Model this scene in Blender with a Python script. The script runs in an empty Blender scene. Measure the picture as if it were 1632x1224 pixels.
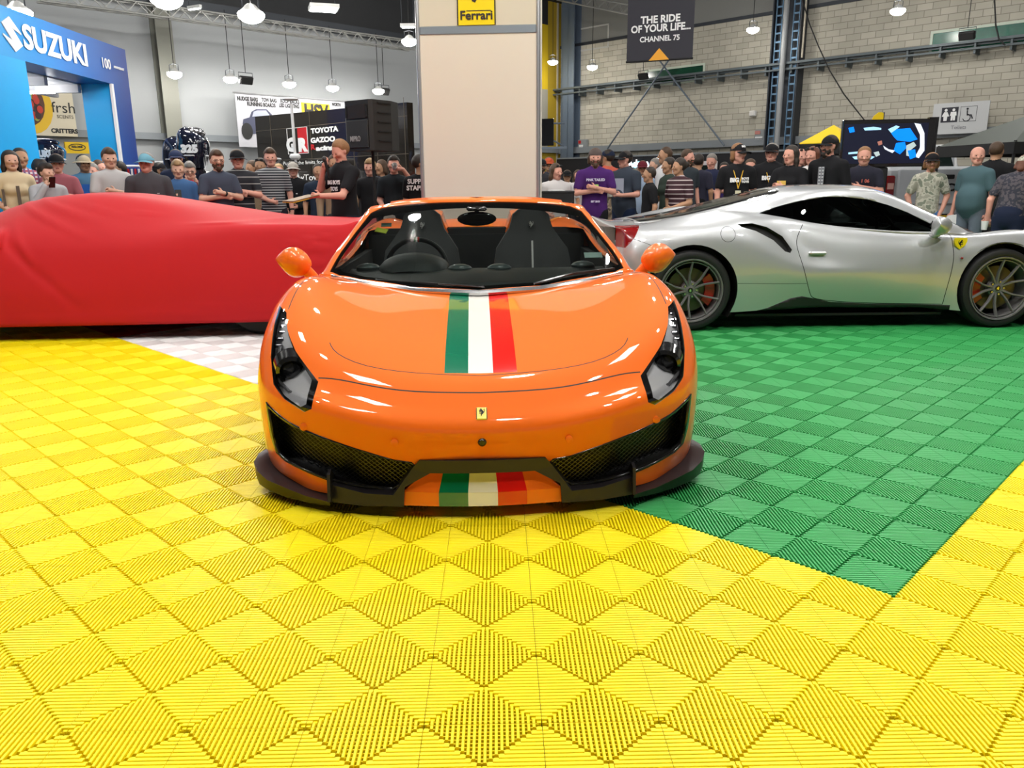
import bpy, bmesh, math, random
import numpy as np
from mathutils import Vector, Matrix
C = bpy.context.scene.collection
SC = bpy.context.scene
PI = math.pi
rnd = random.Random(7)

# ------------------------------------------------------------------ camera
CAM_H = 1.2504; CAM_P = .2495; CAM_Y = .0169; CAM_R = -.0077; FPX = 1250.0
def cam_basis():
    y, p, q = CAM_Y, CAM_P, CAM_R
    f = Vector((math.sin(y)*math.cos(p), math.cos(y)*math.cos(p), -math.sin(p)))
    r = Vector((math.cos(y), -math.sin(y), 0)); u = r.cross(f)
    return r*math.cos(q)+u*math.sin(q), -r*math.sin(q)+u*math.cos(q), f
_r, _u, _f = cam_basis()
cd = bpy.data.cameras.new('camera'); cam = bpy.data.objects.new('camera', cd); C.objects.link(cam)
cd.sensor_fit = 'HORIZONTAL'; cd.sensor_width = 36; cd.lens = 36*FPX/1632; cd.clip_start = .05; cd.clip_end = 200
cam.matrix_world = Matrix(((_r.x, _u.x, -_f.x, 0), (_r.y, _u.y, -_f.y, 0), (_r.z, _u.z, -_f.z, CAM_H), (0, 0, 0, 1)))
SC.camera = cam
# ------------------------------------------------------------------ light and exposure
SC.view_settings.view_transform = 'Standard'; SC.view_settings.look = 'None'
SC.view_settings.gamma = 1; SC.view_settings.use_curve_mapping = False
SC.view_settings.exposure = 0.0
w = bpy.data.worlds.new('world'); SC.world = w; w.use_nodes = True
w.node_tree.nodes['Background'].inputs[0].default_value = (.80, .83, .88, 1)
w.node_tree.nodes['Background'].inputs[1].default_value = .26

# ------------------------------------------------------------------ materials
MATS = {}
def mat(name, col=(.5, .5, .5), rough=.5, metal=0., coat=0., emit=0., emitcol=None, alpha=1., trans=0., ior=1.45, spec=.5, noise=0., nscale=20., bump=0., bscale=60.):
    if name in MATS: return MATS[name]
    m = bpy.data.materials.new(name); m.use_nodes = True; nt = m.node_tree
    b = nt.nodes['Principled BSDF']
    b.inputs['Base Color'].default_value = (*col, 1); b.inputs['Roughness'].default_value = rough
    b.inputs['Metallic'].default_value = metal; b.inputs['Coat Weight'].default_value = coat
    b.inputs['Coat Roughness'].default_value = .03
    b.inputs['Alpha'].default_value = alpha; b.inputs['Transmission Weight'].default_value = trans
    b.inputs['IOR'].default_value = ior; b.inputs['Specular IOR Level'].default_value = spec
    if emit: 
        b.inputs['Emission Color'].default_value = (*(emitcol or col), 1); b.inputs['Emission Strength'].default_value = emit
    tc = nt.nodes.new('ShaderNodeTexCoord')
    nz = nt.nodes.new('ShaderNodeTexNoise'); nz.inputs['Scale'].default_value = nscale; nz.inputs['Detail'].default_value = 4
    nt.links.new(tc.outputs['Object'], nz.inputs['Vector'])
    if noise:
        mx = nt.nodes.new('ShaderNodeMix'); mx.data_type = 'RGBA'
        mx.inputs[6].default_value = (*[c*(1-noise) for c in col], 1); mx.inputs[7].default_value = (*[min(1, c*(1+noise)) for c in col], 1)
        nt.links.new(nz.outputs[0], mx.inputs[0]); nt.links.new(mx.outputs[2], b.inputs['Base Color'])
    if bump:
        n2 = nt.nodes.new('ShaderNodeTexNoise'); n2.inputs['Scale'].default_value = bscale; n2.inputs['Detail'].default_value = 3
        nt.links.new(tc.outputs['Object'], n2.inputs['Vector'])
        bp = nt.nodes.new('ShaderNodeBump'); bp.inputs['Strength'].default_value = bump; bp.inputs['Distance'].default_value = .02
        nt.links.new(n2.outputs[0], bp.inputs['Height']); nt.links.new(bp.outputs[0], b.inputs['Normal'])
    MATS[name] = m
    return m
def thin_glass(name, tint=(.9, .9, .9), ior=1.5):
    """a thin clear pane: it lets light straight through, tinted, and mirrors what a pane mirrors"""
    if name in MATS: return MATS[name]
    m = bpy.data.materials.new(name); m.use_nodes = True; N = m.node_tree.nodes; L = m.node_tree.links; N.clear()
    t = N.new('ShaderNodeBsdfTransparent'); t.inputs[0].default_value = (*tint, 1); g = N.new('ShaderNodeBsdfGlossy'); g.inputs['Roughness'].default_value = .015
    fr = N.new('ShaderNodeFresnel'); fr.inputs[0].default_value = ior; mu = N.new('ShaderNodeMath'); mu.operation = 'MULTIPLY'; mu.inputs[1].default_value = 1.6
    L.new(fr.outputs[0], mu.inputs[0]); mx = N.new('ShaderNodeMixShader'); o = N.new('ShaderNodeOutputMaterial')
    L.new(mu.outputs[0], mx.inputs[0]); L.new(t.outputs[0], mx.inputs[1]); L.new(g.outputs[0], mx.inputs[2]); L.new(mx.outputs[0], o.inputs[0])
    MATS[name] = m; return m
def nodes(m): return m.node_tree.nodes, m.node_tree.links, m.node_tree.nodes['Principled BSDF']
def stripes(name, c1, c2, period, duty, axis=2, rough=.8, c3=None):
    if name in MATS: return MATS[name]
    m = mat(name, c1, rough); N, L, b = nodes(m)
    tc = N.new('ShaderNodeTexCoord'); sp = N.new('ShaderNodeSeparateXYZ'); L.new(tc.outputs['Object'], sp.inputs[0])
    dv = N.new('ShaderNodeMath'); dv.operation = 'DIVIDE'; dv.inputs[1].default_value = period; L.new(sp.outputs[axis], dv.inputs[0])
    fr = N.new('ShaderNodeMath'); fr.operation = 'FRACT'; L.new(dv.outputs[0], fr.inputs[0])
    lt = N.new('ShaderNodeMath'); lt.operation = 'LESS_THAN'; lt.inputs[1].default_value = duty; L.new(fr.outputs[0], lt.inputs[0])
    mx = N.new('ShaderNodeMix'); mx.data_type = 'RGBA'; mx.inputs[6].default_value = (*c1, 1); mx.inputs[7].default_value = (*c2, 1)
    L.new(lt.outputs[0], mx.inputs[0]); L.new(mx.outputs[2], b.inputs['Base Color'])
    if c3:
        dv2 = N.new('ShaderNodeMath'); dv2.operation = 'DIVIDE'; dv2.inputs[1].default_value = period; L.new(sp.outputs[0], dv2.inputs[0])
        fr2 = N.new('ShaderNodeMath'); fr2.operation = 'FRACT'; L.new(dv2.outputs[0], fr2.inputs[0])
        lt2 = N.new('ShaderNodeMath'); lt2.operation = 'LESS_THAN'; lt2.inputs[1].default_value = duty; L.new(fr2.outputs[0], lt2.inputs[0])
        m2 = N.new('ShaderNodeMix'); m2.data_type = 'RGBA'; m2.inputs[7].default_value = (*c3, 1)
        L.new(lt2.outputs[0], m2.inputs[0]); L.new(mx.outputs[2], m2.inputs[6]); L.new(m2.outputs[2], b.inputs['Base Color'])
    return m
def blotch(name, cols, scale, rough=.8):
    if name in MATS: return MATS[name]
    m = mat(name, cols[0], rough); N, L, b = nodes(m)
    tc = N.new('ShaderNodeTexCoord'); nz = N.new('ShaderNodeTexNoise'); nz.inputs['Scale'].default_value = scale; nz.inputs['Detail'].default_value = 2
    L.new(tc.outputs['Object'], nz.inputs['Vector'])
    cr = N.new('ShaderNodeValToRGB'); cr.color_ramp.interpolation = 'CONSTANT'
    n = len(cols)
    for i, c in enumerate(cols):
        e = cr.color_ramp.elements[i] if i < 2 else cr.color_ramp.elements.new(.5)
        e.position = 0 if i == 0 else .5+(i-n/2)*.2/n*1.6; e.color = (*c, 1)
    L.new(nz.outputs[0], cr.inputs[0]); L.new(cr.outputs[0], b.inputs['Base Color'])
    return m

# ------------------------------------------------------------------ object helpers
def link(name, me, parent=None, loc=None, rot=None):
    o = bpy.data.objects.new(name, me); C.objects.link(o)
    if parent is not None: o.parent = parent
    if loc is not None: o.location = loc
    if rot is not None: o.rotation_euler = rot
    return o
def tag(o, label=None, cat=None, group=None, kind=None):
    if label: o['label'] = label
    if cat: o['category'] = cat
    if group: o['group'] = group
    if kind: o['kind'] = kind
    return o
def thing(name, label, cat, loc=(0, 0, 0), rz=0, group=None):
    o = link(name, None, None, loc, (0, 0, rz)); o.empty_display_size = .1
    return tag(o, label, cat, group)
def mesh_obj(name, vs, fs, m, parent=None, smooth=False, mi=None, loc=None, rot=None):
    me = bpy.data.meshes.new(name); me.from_pydata([tuple(v) for v in vs], [], [tuple(int(i) for i in f) for f in fs])
    for k in (m if isinstance(m, (list, tuple)) else [m]): me.materials.append(k)
    if mi is not None: me.polygons.foreach_set('material_index', np.array(mi, dtype=np.int32))
    if smooth: me.shade_smooth()
    me.update()
    return link(name, me, parent, loc, rot)
class MB:
    """collects simple shapes that make up ONE mesh"""
    def __init__(s): s.v = []; s.f = []; s.m = []; s.k = 0
    def add(s, vs, fs, M=None):
        n = len(s.v)
        for v in vs: s.v.append(tuple((M @ Vector(v)) if M is not None else v))
        for f in fs: s.f.append(tuple(i+n for i in f)); s.m.append(s.k)
        return s
    def box(s, x0, x1, y0, y1, z0, z1, M=None, bev=0):
        if bev:
            b = min(bev, (x1-x0)/2.01, (y1-y0)/2.01, (z1-z0)/2.01)
            vs = []; 
            for (z, i) in ((z0, b), (z0+b, 0), (z1-b, 0), (z1, b)):
                for (x, y) in ((x0+b, y0), (x1-b, y0), (x1, y0+b), (x1, y1-b), (x1-b, y1), (x0+b, y1), (x0, y1-b), (x0, y0+b)):
                    vs.append((min(max(x, x0+i), x1-i), min(max(y, y0+i), y1-i), z))
            fs = [tuple(range(7, -1, -1)), tuple(range(24, 32))]
            for r in range(3):
                for k in range(8): fs.append((r*8+k, r*8+(k+1) % 8, r*8+8+(k+1) % 8, r*8+8+k))
            return s.add(vs, fs, M)
        vs = [(x, y, z) for z in (z0, z1) for y in (y0, y1) for x in (x0, x1)]
        return s.add(vs, [(0, 2, 3, 1), (4, 5, 7, 6), (0, 1, 5, 4), (2, 6, 7, 3), (0, 4, 6, 2), (1, 3, 7, 5)], M)
    def bar(s, a, b, w, h=None, n=4):
        a = Vector(a); b = Vector(b); h = h or w; d = (b-a)
        if d.length < 1e-6: return s
        d.normalize(); up = Vector((0, 0, 1)) if abs(d.z) < .95 else Vector((0, 1, 0))
        x = d.cross(up).normalized(); y = x.cross(d)
        vs = []
        for p in (a, b):
            for k in range(n):
                t = 2*PI*(k+.5)/n; q = 1.414 if n == 4 else 1
                vs.append(p+x*math.cos(t)*w/2*q+y*math.sin(t)*h/2*q)
        fs = [tuple(range(n-1, -1, -1)), tuple(range(n, 2*n))]+[(k, (k+1) % n, n+(k+1) % n, n+k) for k in range(n)]
        return s.add(vs, fs)
    def tube(s, pts, r, n=8):
        pts = [Vector(p) for p in pts]; rs = r if isinstance(r, (list, tuple)) else [r]*len(pts)
        vs = []; px = None
        for i, p in enumerate(pts):
            d = (pts[min(i+1, len(pts)-1)]-pts[max(i-1, 0)]).normalized()
            if px is None: px = d.orthogonal().normalized()
            px = (px-d*px.dot(d)).normalized(); py = d.cross(px)
            for k in range(n):
                t = 2*PI*k/n; vs.append(p+(px*math.cos(t)+py*math.sin(t))*rs[i])
        fs = [tuple(range(n-1, -1, -1)), tuple(range(len(vs)-n, len(vs)))]
        for i in range(len(pts)-1):
            for k in range(n): fs.append((i*n+k, i*n+(k+1) % n, i*n+n+(k+1) % n, i*n+n+k))
        return s.add(vs, fs)
    def lathe(s, prof, n=32, M=None, closed=False):
        """prof: (r, z) about the z axis"""
        vs = []
        for r, z in prof:
            for k in range(n): t = 2*PI*k/n; vs.append((r*math.cos(t), r*math.sin(t), z))
        P = len(prof); fs = []
        for i in range(P if closed else P-1):
            j = (i+1) % P
            for k in range(n): fs.append((i*n+k, i*n+(k+1) % n, j*n+(k+1) % n, j*n+k))
        return s.add(vs, fs, M)
    def prism(s, poly, d0, d1, axis='y', M=None):
        """poly of 2D points extruded along an axis ('y': (x,z); 'x': (y,z); 'z': (x,y))"""
        mk = {'y': lambda a, b, d: (a, d, b), 'x': lambda a, b, d: (d, a, b), 'z': lambda a, b, d: (a, b, d)}[axis]
        n = len(poly); ar = sum(poly[i][0]*poly[(i+1) % n][1]-poly[(i+1) % n][0]*poly[i][1] for i in range(n))
        vs = [mk(a, b, d0) for a, b in poly]+[mk(a, b, d1) for a, b in poly]
        fs = [tuple(range(n)), tuple(range(2*n-1, n-1, -1))]+[(k, n+k, n+(k+1) % n, (k+1) % n) for k in range(n)]
        return s.add(vs, fs, M)
    def ball(s, c, r, n=12, M=None):
        c = Vector(c); rr = r if isinstance(r, (tuple, list)) else (r, r, r); vs = [c+Vector((0, 0, -rr[2]))]
        h = n//2
        for i in range(1, h):
            a = -PI/2+PI*i/h
            for k in range(n): t = 2*PI*k/n; vs.append(c+Vector((rr[0]*math.cos(a)*math.cos(t), rr[1]*math.cos(a)*math.sin(t), rr[2]*math.sin(a))))
        vs.append(c+Vector((0, 0, rr[2]))); e = len(vs)-1
        fs = [(0, 1+(k+1) % n, 1+k) for k in range(n)]+[(e, e-n+k, e-n+(k+1) % n) for k in range(n)]
        for i in range(h-2):
            for k in range(n): fs.append((1+i*n+k, 1+i*n+(k+1) % n, 1+i*n+n+(k+1) % n, 1+i*n+n+k))
        return s.add(vs, fs, M)
    def build(s, name, m, parent=None, smooth=False, loc=None, rot=None, fix=True):
        o = mesh_obj(name, s.v, s.f, m, parent, smooth, s.m, loc, rot)
        if fix:
            bm = bmesh.new(); bm.from_mesh(o.data); bmesh.ops.recalc_face_normals(bm, faces=bm.faces); bm.to_mesh(o.data); bm.free()
        if smooth: auto_smooth(o)
        return o
def auto_smooth(o, ang=38):
    me = o.data; bm = bmesh.new(); bm.from_mesh(me); a = math.radians(ang)
    for f in bm.faces: f.smooth = True
    for e in bm.edges: e.smooth = not (len(e.link_faces) == 2 and e.calc_face_angle(0) > a)
    bm.to_mesh(me); bm.free()
def text(name, body, size, m, parent, loc, rot=(PI/2, 0, 0), ext=.002, bold=0., sx=1., align='CENTER', shear=0., space=1.):
    cu = bpy.data.curves.new(name, 'FONT'); cu.body = body; cu.size = size; cu.extrude = ext; cu.offset = bold; cu.align_x = align; cu.align_y = 'CENTER'
    cu.shear = shear; cu.space_character = space; cu.resolution_u = 3
    t = bpy.data.objects.new(name, cu); C.objects.link(t)
    me = bpy.data.meshes.new_from_object(t.evaluated_get(bpy.context.evaluated_depsgraph_get()))
    bpy.data.objects.remove(t); me.name = name; me.materials.clear(); me.materials.append(m)
    o = link(name, me, parent, loc, rot); o.scale = (sx, 1, 1)
    return o
def at(x, y, Y):
    """world point seen at photo pixel (x, y) at depth Y"""
    d = _f+_r*(x-816)/FPX+_u*(612-y)/FPX; t = Y/d.y
    return Vector((d.x*t, Y, CAM_H+d.z*t))

# ------------------------------------------------------------------ floor of interlocking ribbed tiles
T = .28284; GX = -.19000; GY = 2.7492
def build_floor():
    m = mat('floor_tile_plastic', (.8, .6, .02), .42, noise=0, spec=.4); N, L, b = nodes(m)
    geo = N.new('ShaderNodeNewGeometry'); sp = N.new('ShaderNodeSeparateXYZ'); L.new(geo.outputs['Position'], sp.inputs[0])
    def M_(op, a, b_=None):
        n = N.new('ShaderNodeMath'); n.operation = op
        for k, q in enumerate((a, b_)):
            if q is None: continue
            if isinstance(q, (int, float)): n.inputs[k].default_value = q
            else: L.new(q, n.inputs[k])
        return n.outputs[0]
    i = M_('DIVIDE', M_('SUBTRACT', sp.outputs[0], GX), T); j = M_('DIVIDE', M_('SUBTRACT', sp.outputs[1], GY), T)
    s = M_('ADD', i, j); d = M_('SUBTRACT', i, j)
    inside = M_('MULTIPLY', M_('GREATER_THAN', s, 3.), M_('LESS_THAN', d, 7.))
    inside = M_('MULTIPLY', inside, M_('GREATER_THAN', d, -41.))
    def mix(f, a, b_):
        n = N.new('ShaderNodeMix'); n.data_type = 'RGBA'; L.new(f, n.inputs[0])
        for k, q in ((6, a), (7, b_)):
            if isinstance(q, tuple): n.inputs[k].default_value = (*q, 1)
            else: L.new(q, n.inputs[k])
        return n.outputs[2]
    c = mix(M_('GREATER_THAN', d, -9.), (.82, .80, .80), (.035, .33, .085))
    c = mix(M_('GREATER_THAN', d, -25.), (.55, .012, .01), c)
    c = mix(inside, (.90, .72, .004), c)
    nz = N.new('ShaderNodeTexNoise'); nz.inputs['Scale'].default_value = 1.3; L.new(geo.outputs['Position'], nz.inputs['Vector'])
    hs = N.new('ShaderNodeHueSaturation'); L.new(c, hs.inputs['Color']); L.new(M_('ADD', M_('MULTIPLY', nz.outputs[0], .16), .92), hs.inputs['Value'])
    L.new(hs.outputs[0], b.inputs['Base Color'])
    vs = []; fs = []
    n = 22; p = T/n; g = .0007
    def rib(cx, a, b_, horiz, w0, w1, z0, z1):
        if b_-a < .002: return
        q = [(-w0, z0), (-w0, z1-.0012), (-w1, z1), (w1, z1), (w0, z1-.0012), (w0, z0)]; k = len(vs)
        for e in (a, b_):
            for x, z in q: vs.append((e, cx+x, z) if horiz else (cx+x, e, z))
        for t in range(5): fs.append((k+t, k+t+1, k+t+7, k+t+6))
        fs.append((k, k+1, k+2, k+3, k+4, k+5)); fs.append((k+11, k+10, k+9, k+8, k+7, k+6))
    for t in range(n):
        c0 = (t+.5)*p-T/2
        for sgn in (1, -1):
            for hz in (False, True):
                a, b_ = abs(c0)+p*.42, T/2-g
                a, b_ = (a, b_) if sgn > 0 else (-b_, -a)
                rib(c0, a, b_, hz, p*(.40 if hz else .28), p*(.31 if hz else .21), -.012, 0)
        # lower cross slats
        q = abs(c0)
        rib(c0, -q, q, True, p*.13, p*.10, -.016, -.007)
        rib(c0, -q, q, False, p*.42, p*.36, -.016, -.0045)
    o = mesh_obj('floor', vs, fs, m)
    bm = bmesh.new(); bm.from_mesh(o.data); bmesh.ops.recalc_face_normals(bm, faces=bm.faces); bm.to_mesh(o.data); bm.free()
    i0, j0, nx, ny = -25, -7, 50, 32
    o.location = (GX+(i0+.5)*T, GY+(j0+.5)*T, 0)
    for nm, k, v in (('across', nx, (T, 0, 0)), ('away', ny, (0, T, 0))):
        md = o.modifiers.new(nm, 'ARRAY'); md.count = k; md.use_relative_offset = False; md.use_constant_offset = True; md.constant_offset_displace = v
    tag(o, kind='structure')
    mb = MB(); mb.box(GX+i0*T, GX+(i0+nx)*T, GY+j0*T, GY+(j0+ny)*T, -.0178, -.0168); tag(mb.build('floor', mat('hole_shade_dark', (.02, .015, .01), .9)), kind='structure')  # dark sheet added under the tiles to deepen the shade in their holes
    mb = MB(); mb.box(-45, 45, -25, 60, -.3, -.018); f2 = mb.build('floor', mat('concrete_floor', (.16, .155, .15), .35, noise=.2, nscale=2)); tag(f2, kind='structure')
build_floor()

# ------------------------------------------------------------------ cars: smooth body surface, then panels cut out of it
ROWS = [  # (x, y, z) from the centre line outwards and down the flank; row by row from the nose to the tail
 [(0,.10,.06),(.3,.10,.06),(.6,.15,.06),(.75,.24,.07),(.86,.36,.08),(.93,.49,.09),(.955,.62,.10),(.96,.72,.11)],
 [(0,.03,.235),(.3,.04,.24),(.57,.11,.24),(.75,.20,.24),(.875,.33,.22),(.94,.48,.20),(.965,.62,.17),(.968,.76,.13)],
 [(0,.00,.355),(.3,.015,.37),(.56,.075,.405),(.765,.20,.42),(.90,.36,.38),(.955,.52,.32),(.972,.66,.25),(.972,.80,.14)],
 [(0,.05,.42),(.3,.065,.43),(.57,.135,.465),(.79,.27,.50),(.925,.44,.47),(.972,.59,.40),(.982,.72,.29),(.974,.84,.14)],
 [(0,.11,.475),(.3,.125,.485),(.58,.20,.52),(.80,.36,.575),(.935,.53,.56),(.978,.67,.47),(.985,.79,.32),(.975,.9,.145)],
 [(0,.20,.528),(.3,.22,.545),(.59,.30,.60),(.80,.48,.675),(.93,.64,.65),(.978,.76,.53),(.985,.87,.35),(.975,.97,.15)],
 [(0,.42,.592),(.3,.44,.618),(.585,.52,.69),(.79,.68,.762),(.915,.80,.735),(.972,.88,.60),(.982,.98,.38),(.975,1.05,.15)],
 [(0,.72,.652),(.3,.74,.678),(.57,.80,.742),(.775,.90,.815),(.90,.98,.78),(.968,1.03,.64),(.98,1.1,.4),(.973,1.15,.15)],
 [(0,1.0,.705),(.3,1.02,.726),(.57,1.06,.770),(.76,1.12,.815),(.892,1.16,.79),(.962,1.2,.64),(.978,1.24,.4),(.97,1.28,.15)],
 [(0,1.2,.735),(.3,1.22,.748),(.57,1.3,.775),(.79,1.38,.792),(.895,1.40,.765),(.958,1.42,.62),(.972,1.44,.38),(.96,1.46,.15)],
 [(0,1.6,.77),(.3,1.6,.775),(.57,1.6,.785),(.835,1.63,.795),(.918,1.65,.70),(.952,1.66,.56),(.955,1.67,.36),(.93,1.7,.17)],
 [(0,1.95,.76),(.3,1.95,.765),(.57,1.95,.77),(.825,1.95,.805),(.93,1.95,.625),(.955,1.95,.50),(.948,1.95,.34),(.91,1.95,.18)],
 [(0,2.3,.76),(.3,2.3,.765),(.57,2.3,.77),(.82,2.3,.83),(.94,2.3,.60),(.965,2.3,.48),(.95,2.3,.34),(.91,2.3,.18)],
 [(0,2.65,.80),(.3,2.65,.80),(.57,2.65,.82),(.815,2.65,.87),(.93,2.65,.62),(.972,2.65,.50),(.955,2.65,.34),(.92,2.65,.19)],
 [(0,2.95,.90),(.3,2.95,.90),(.57,2.95,.91),(.79,2.95,.925),(.89,2.95,.74),(.978,2.95,.56),(.97,2.95,.36),(.94,2.95,.18)],
 [(0,3.25,1.0),(.27,3.25,.99),(.52,3.25,.975),(.72,3.25,.975),(.86,3.25,.90),(.968,3.25,.70),(.982,3.25,.43),(.955,3.25,.17)],
 [(0,3.5,.985),(.27,3.5,.975),(.50,3.5,.965),(.69,3.5,1.0),(.875,3.5,.905),(.968,3.5,.75),(.985,3.5,.46),(.96,3.5,.16)],
 [(0,3.8,.945),(.27,3.8,.935),(.48,3.8,.93),(.67,3.8,.968),(.865,3.8,.90),(.965,3.8,.76),(.982,3.8,.48),(.96,3.8,.18)],
 [(0,4.1,.905),(.27,4.1,.90),(.47,4.1,.89),(.65,4.1,.905),(.83,4.1,.87),(.93,4.1,.74),(.955,4.1,.50),(.94,4.1,.20)],
 [(0,4.38,.90),(.27,4.36,.89),(.47,4.32,.875),(.64,4.28,.875),(.78,4.26,.86),(.885,4.27,.72),(.92,4.28,.50),(.91,4.28,.22)],
 [(0,4.54,.935),(.27,4.51,.915),(.47,4.46,.885),(.62,4.40,.868),(.755,4.35,.84),(.84,4.345,.70),(.87,4.36,.50),(.86,4.38,.24)],
 [(0,4.55,.895),(.27,4.525,.875),(.46,4.475,.85),(.61,4.42,.83),(.74,4.375,.80),(.80,4.38,.67),(.82,4.41,.50),(.80,4.44,.25)],
 [(0,4.52,.72),(.27,4.50,.71),(.46,4.47,.70),(.60,4.44,.69),(.71,4.41,.67),(.75,4.42,.58),(.77,4.44,.46),(.75,4.47,.26)],
 [(0,4.60,.55),(.27,4.59,.55),(.45,4.57,.54),(.57,4.54,.53),(.66,4.51,.51),(.69,4.50,.46),(.70,4.50,.38),(.69,4.50,.27)],
 [(0,4.55,.28),(.25,4.54,.28),(.40,4.53,.28),(.50,4.52,.28),(.58,4.51,.28),(.62,4.50,.28),(.64,4.49,.28),(.66,4.48,.28)]]
GREEN = [
 [(0,1.075,.735),(.33,1.11,.750),(.62,1.22,.778),(.785,1.36,.788),(.845,1.45,.792)],
 [(0,1.37,.885),(.33,1.40,.885),(.64,1.47,.880),(.785,1.57,.880),(.845,1.66,.795)],
 [(0,1.68,1.03),(.32,1.71,1.027),(.61,1.76,1.01),(.735,1.84,.982),(.838,1.91,.80)],
 [(0,2.0,1.165),(.31,2.02,1.162),(.58,2.05,1.135),(.685,2.11,1.075),(.828,2.18,.82)],
 [(0,2.3,1.207),(.30,2.3,1.204),(.555,2.32,1.175),(.655,2.35,1.12),(.822,2.4,.835)],
 [(0,2.6,1.208),(.30,2.6,1.205),(.545,2.6,1.178),(.65,2.6,1.12),(.815,2.62,.86)],
 [(0,2.85,1.185),(.29,2.85,1.18),(.53,2.85,1.155),(.645,2.83,1.085),(.805,2.83,.895)],
 [(0,3.1,1.13),(.28,3.1,1.125),(.51,3.1,1.10),(.64,3.05,1.03),(.78,3.03,.93)],
 [(0,3.4,1.055),(.28,3.4,1.05),(.48,3.4,1.035),(.62,3.3,.995),(.735,3.22,.965)],
 [(0,3.8,.965),(.27,3.8,.96),(.44,3.8,.95),(.57,3.62,.97),(.69,3.5,.985)],
 [(0,4.2,.912),(.27,4.2,.907),(.42,4.2,.892),(.52,4.0,.915),(.655,3.85,.945)]]
def spline_m(n, sub):
    """matrix that evaluates a natural cubic spline through n points at sub samples per span"""
    A = np.zeros((n, n)); B = np.zeros((n, n)); A[0, 0] = A[-1, -1] = 1
    for i in range(1, n-1):
        A[i, i-1] = A[i, i+1] = 1; A[i, i] = 4; B[i, i-1] = B[i, i+1] = 6; B[i, i] = -12
    M2 = np.linalg.solve(A, B); out = []
    for i in range(n-1):
        for k in range(sub+(i == n-2)):
            t = k/sub; r = np.zeros(n); r[i] += 1-t; r[i+1] += t
            r += M2[i]*(((1-t)**3-(1-t))/6)+M2[i+1]*((t**3-t)/6); out.append(r)
    return np.array(out)
def surf(rows, sr, sc):
    P = np.array(rows, float); R = spline_m(P.shape[0], sr); Q = spline_m(P.shape[1], sc)
    G = np.einsum('ai,ijk,bj->abk', R, P, Q); G[:, 0, 0] = 0
    return G
def grid_bm(G, mirror=True):
    bm = bmesh.new(); a, b = G.shape[:2]; V = {}
    for i in range(a):
        for j in range(b): V[i, j, 1] = bm.verts.new(G[i, j])
    if mirror:
        for i in range(a):
            for j in range(b): V[i, j, -1] = V[i, j, 1] if j == 0 else bm.verts.new((-G[i, j][0], G[i, j][1], G[i, j][2]))
    for i in range(a-1):
        for j in range(b-1):
            bm.faces.new((V[i, j, 1], V[i, j+1, 1], V[i+1, j+1, 1], V[i+1, j, 1]))
            if mirror: bm.faces.new((V[i, j, -1], V[i+1, j, -1], V[i+1, j+1, -1], V[i, j+1, -1]))
    bm.normal_update(); L = bm.verts.layers.float_vector.new('n')
    for v in bm.verts: v[L] = v.normal
    return bm
AX = {'z': (0, 1, 2), 'y': (0, 2, 1), 'x': (1, 2, 0)}
def inside(p, poly):
    c = False; n = len(poly); j = n-1
    for i in range(n):
        a, b = poly[i], poly[j]
        if (a[1] > p[1]) != (b[1] > p[1]) and p[0] < (b[0]-a[0])*(p[1]-a[1])/(b[1]-a[1])+a[0]: c = not c
        j = i
    return c
def regions(bm, polys, ax, cond=None):
    """cuts the outlines of several polygons (seen along an axis) into the surface, returns the faces inside any of them"""
    i, j, k = AX[ax]; e = .003
    X0 = min(p[0] for q in polys for p in q)-e; X1 = max(p[0] for q in polys for p in q)+e; Y0 = min(p[1] for q in polys for p in q)-e; Y1 = max(p[1] for q in polys for p in q)+e
    def bb(f): a = [v.co[i] for v in f.verts]; b = [v.co[j] for v in f.verts]; return (min(a), max(a), min(b), max(b))
    C_ = {}
    for f in bm.faces:
        q = bb(f)
        if q[1] >= X0 and q[0] <= X1 and q[3] >= Y0 and q[2] <= Y1 and (cond is None or cond(f.calc_center_median())): C_[f] = q
    for poly in polys:
        n = len(poly)
        for t in range(n):
            p, q = poly[t], poly[(t+1) % n]
            if abs(p[0]-q[0])+abs(p[1]-q[1]) < 1e-9: continue
            l0, l1, m0, m1 = min(p[0], q[0])-e, max(p[0], q[0])+e, min(p[1], q[1])-e, max(p[1], q[1])+e
            fs = [f for f, g in C_.items() if g[1] >= l0 and g[0] <= l1 and g[3] >= m0 and g[2] <= m1]
            if not fs: continue
            no = Vector((0, 0, 0)); no[i] = q[1]-p[1]; no[j] = -(q[0]-p[0]); co = Vector((0, 0, 0)); co[i] = p[0]; co[j] = p[1]
            ed = set(); vs = set()
            for f in fs: ed.update(f.edges); vs.update(f.verts)
            r = bmesh.ops.bisect_plane(bm, geom=list(vs)+list(ed)+fs, dist=1e-5, plane_co=co, plane_no=no.normalized())
            for f in fs: C_.pop(f, None)
            for f in fs:
                if f.is_valid: C_[f] = bb(f)
            for g in r['geom']:
                if isinstance(g, bmesh.types.BMFace) and g.is_valid and g not in C_: C_[g] = bb(g)
    out = []
    for f in C_:
        if not f.is_valid: continue
        c = f.calc_center_median(); c2 = (c[i], c[j])
        if any(inside(c2, q) for q in polys): out.append(f)
    return out
def region(bm, poly, ax, cond=None): return regions(bm, [poly], ax, cond)
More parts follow.
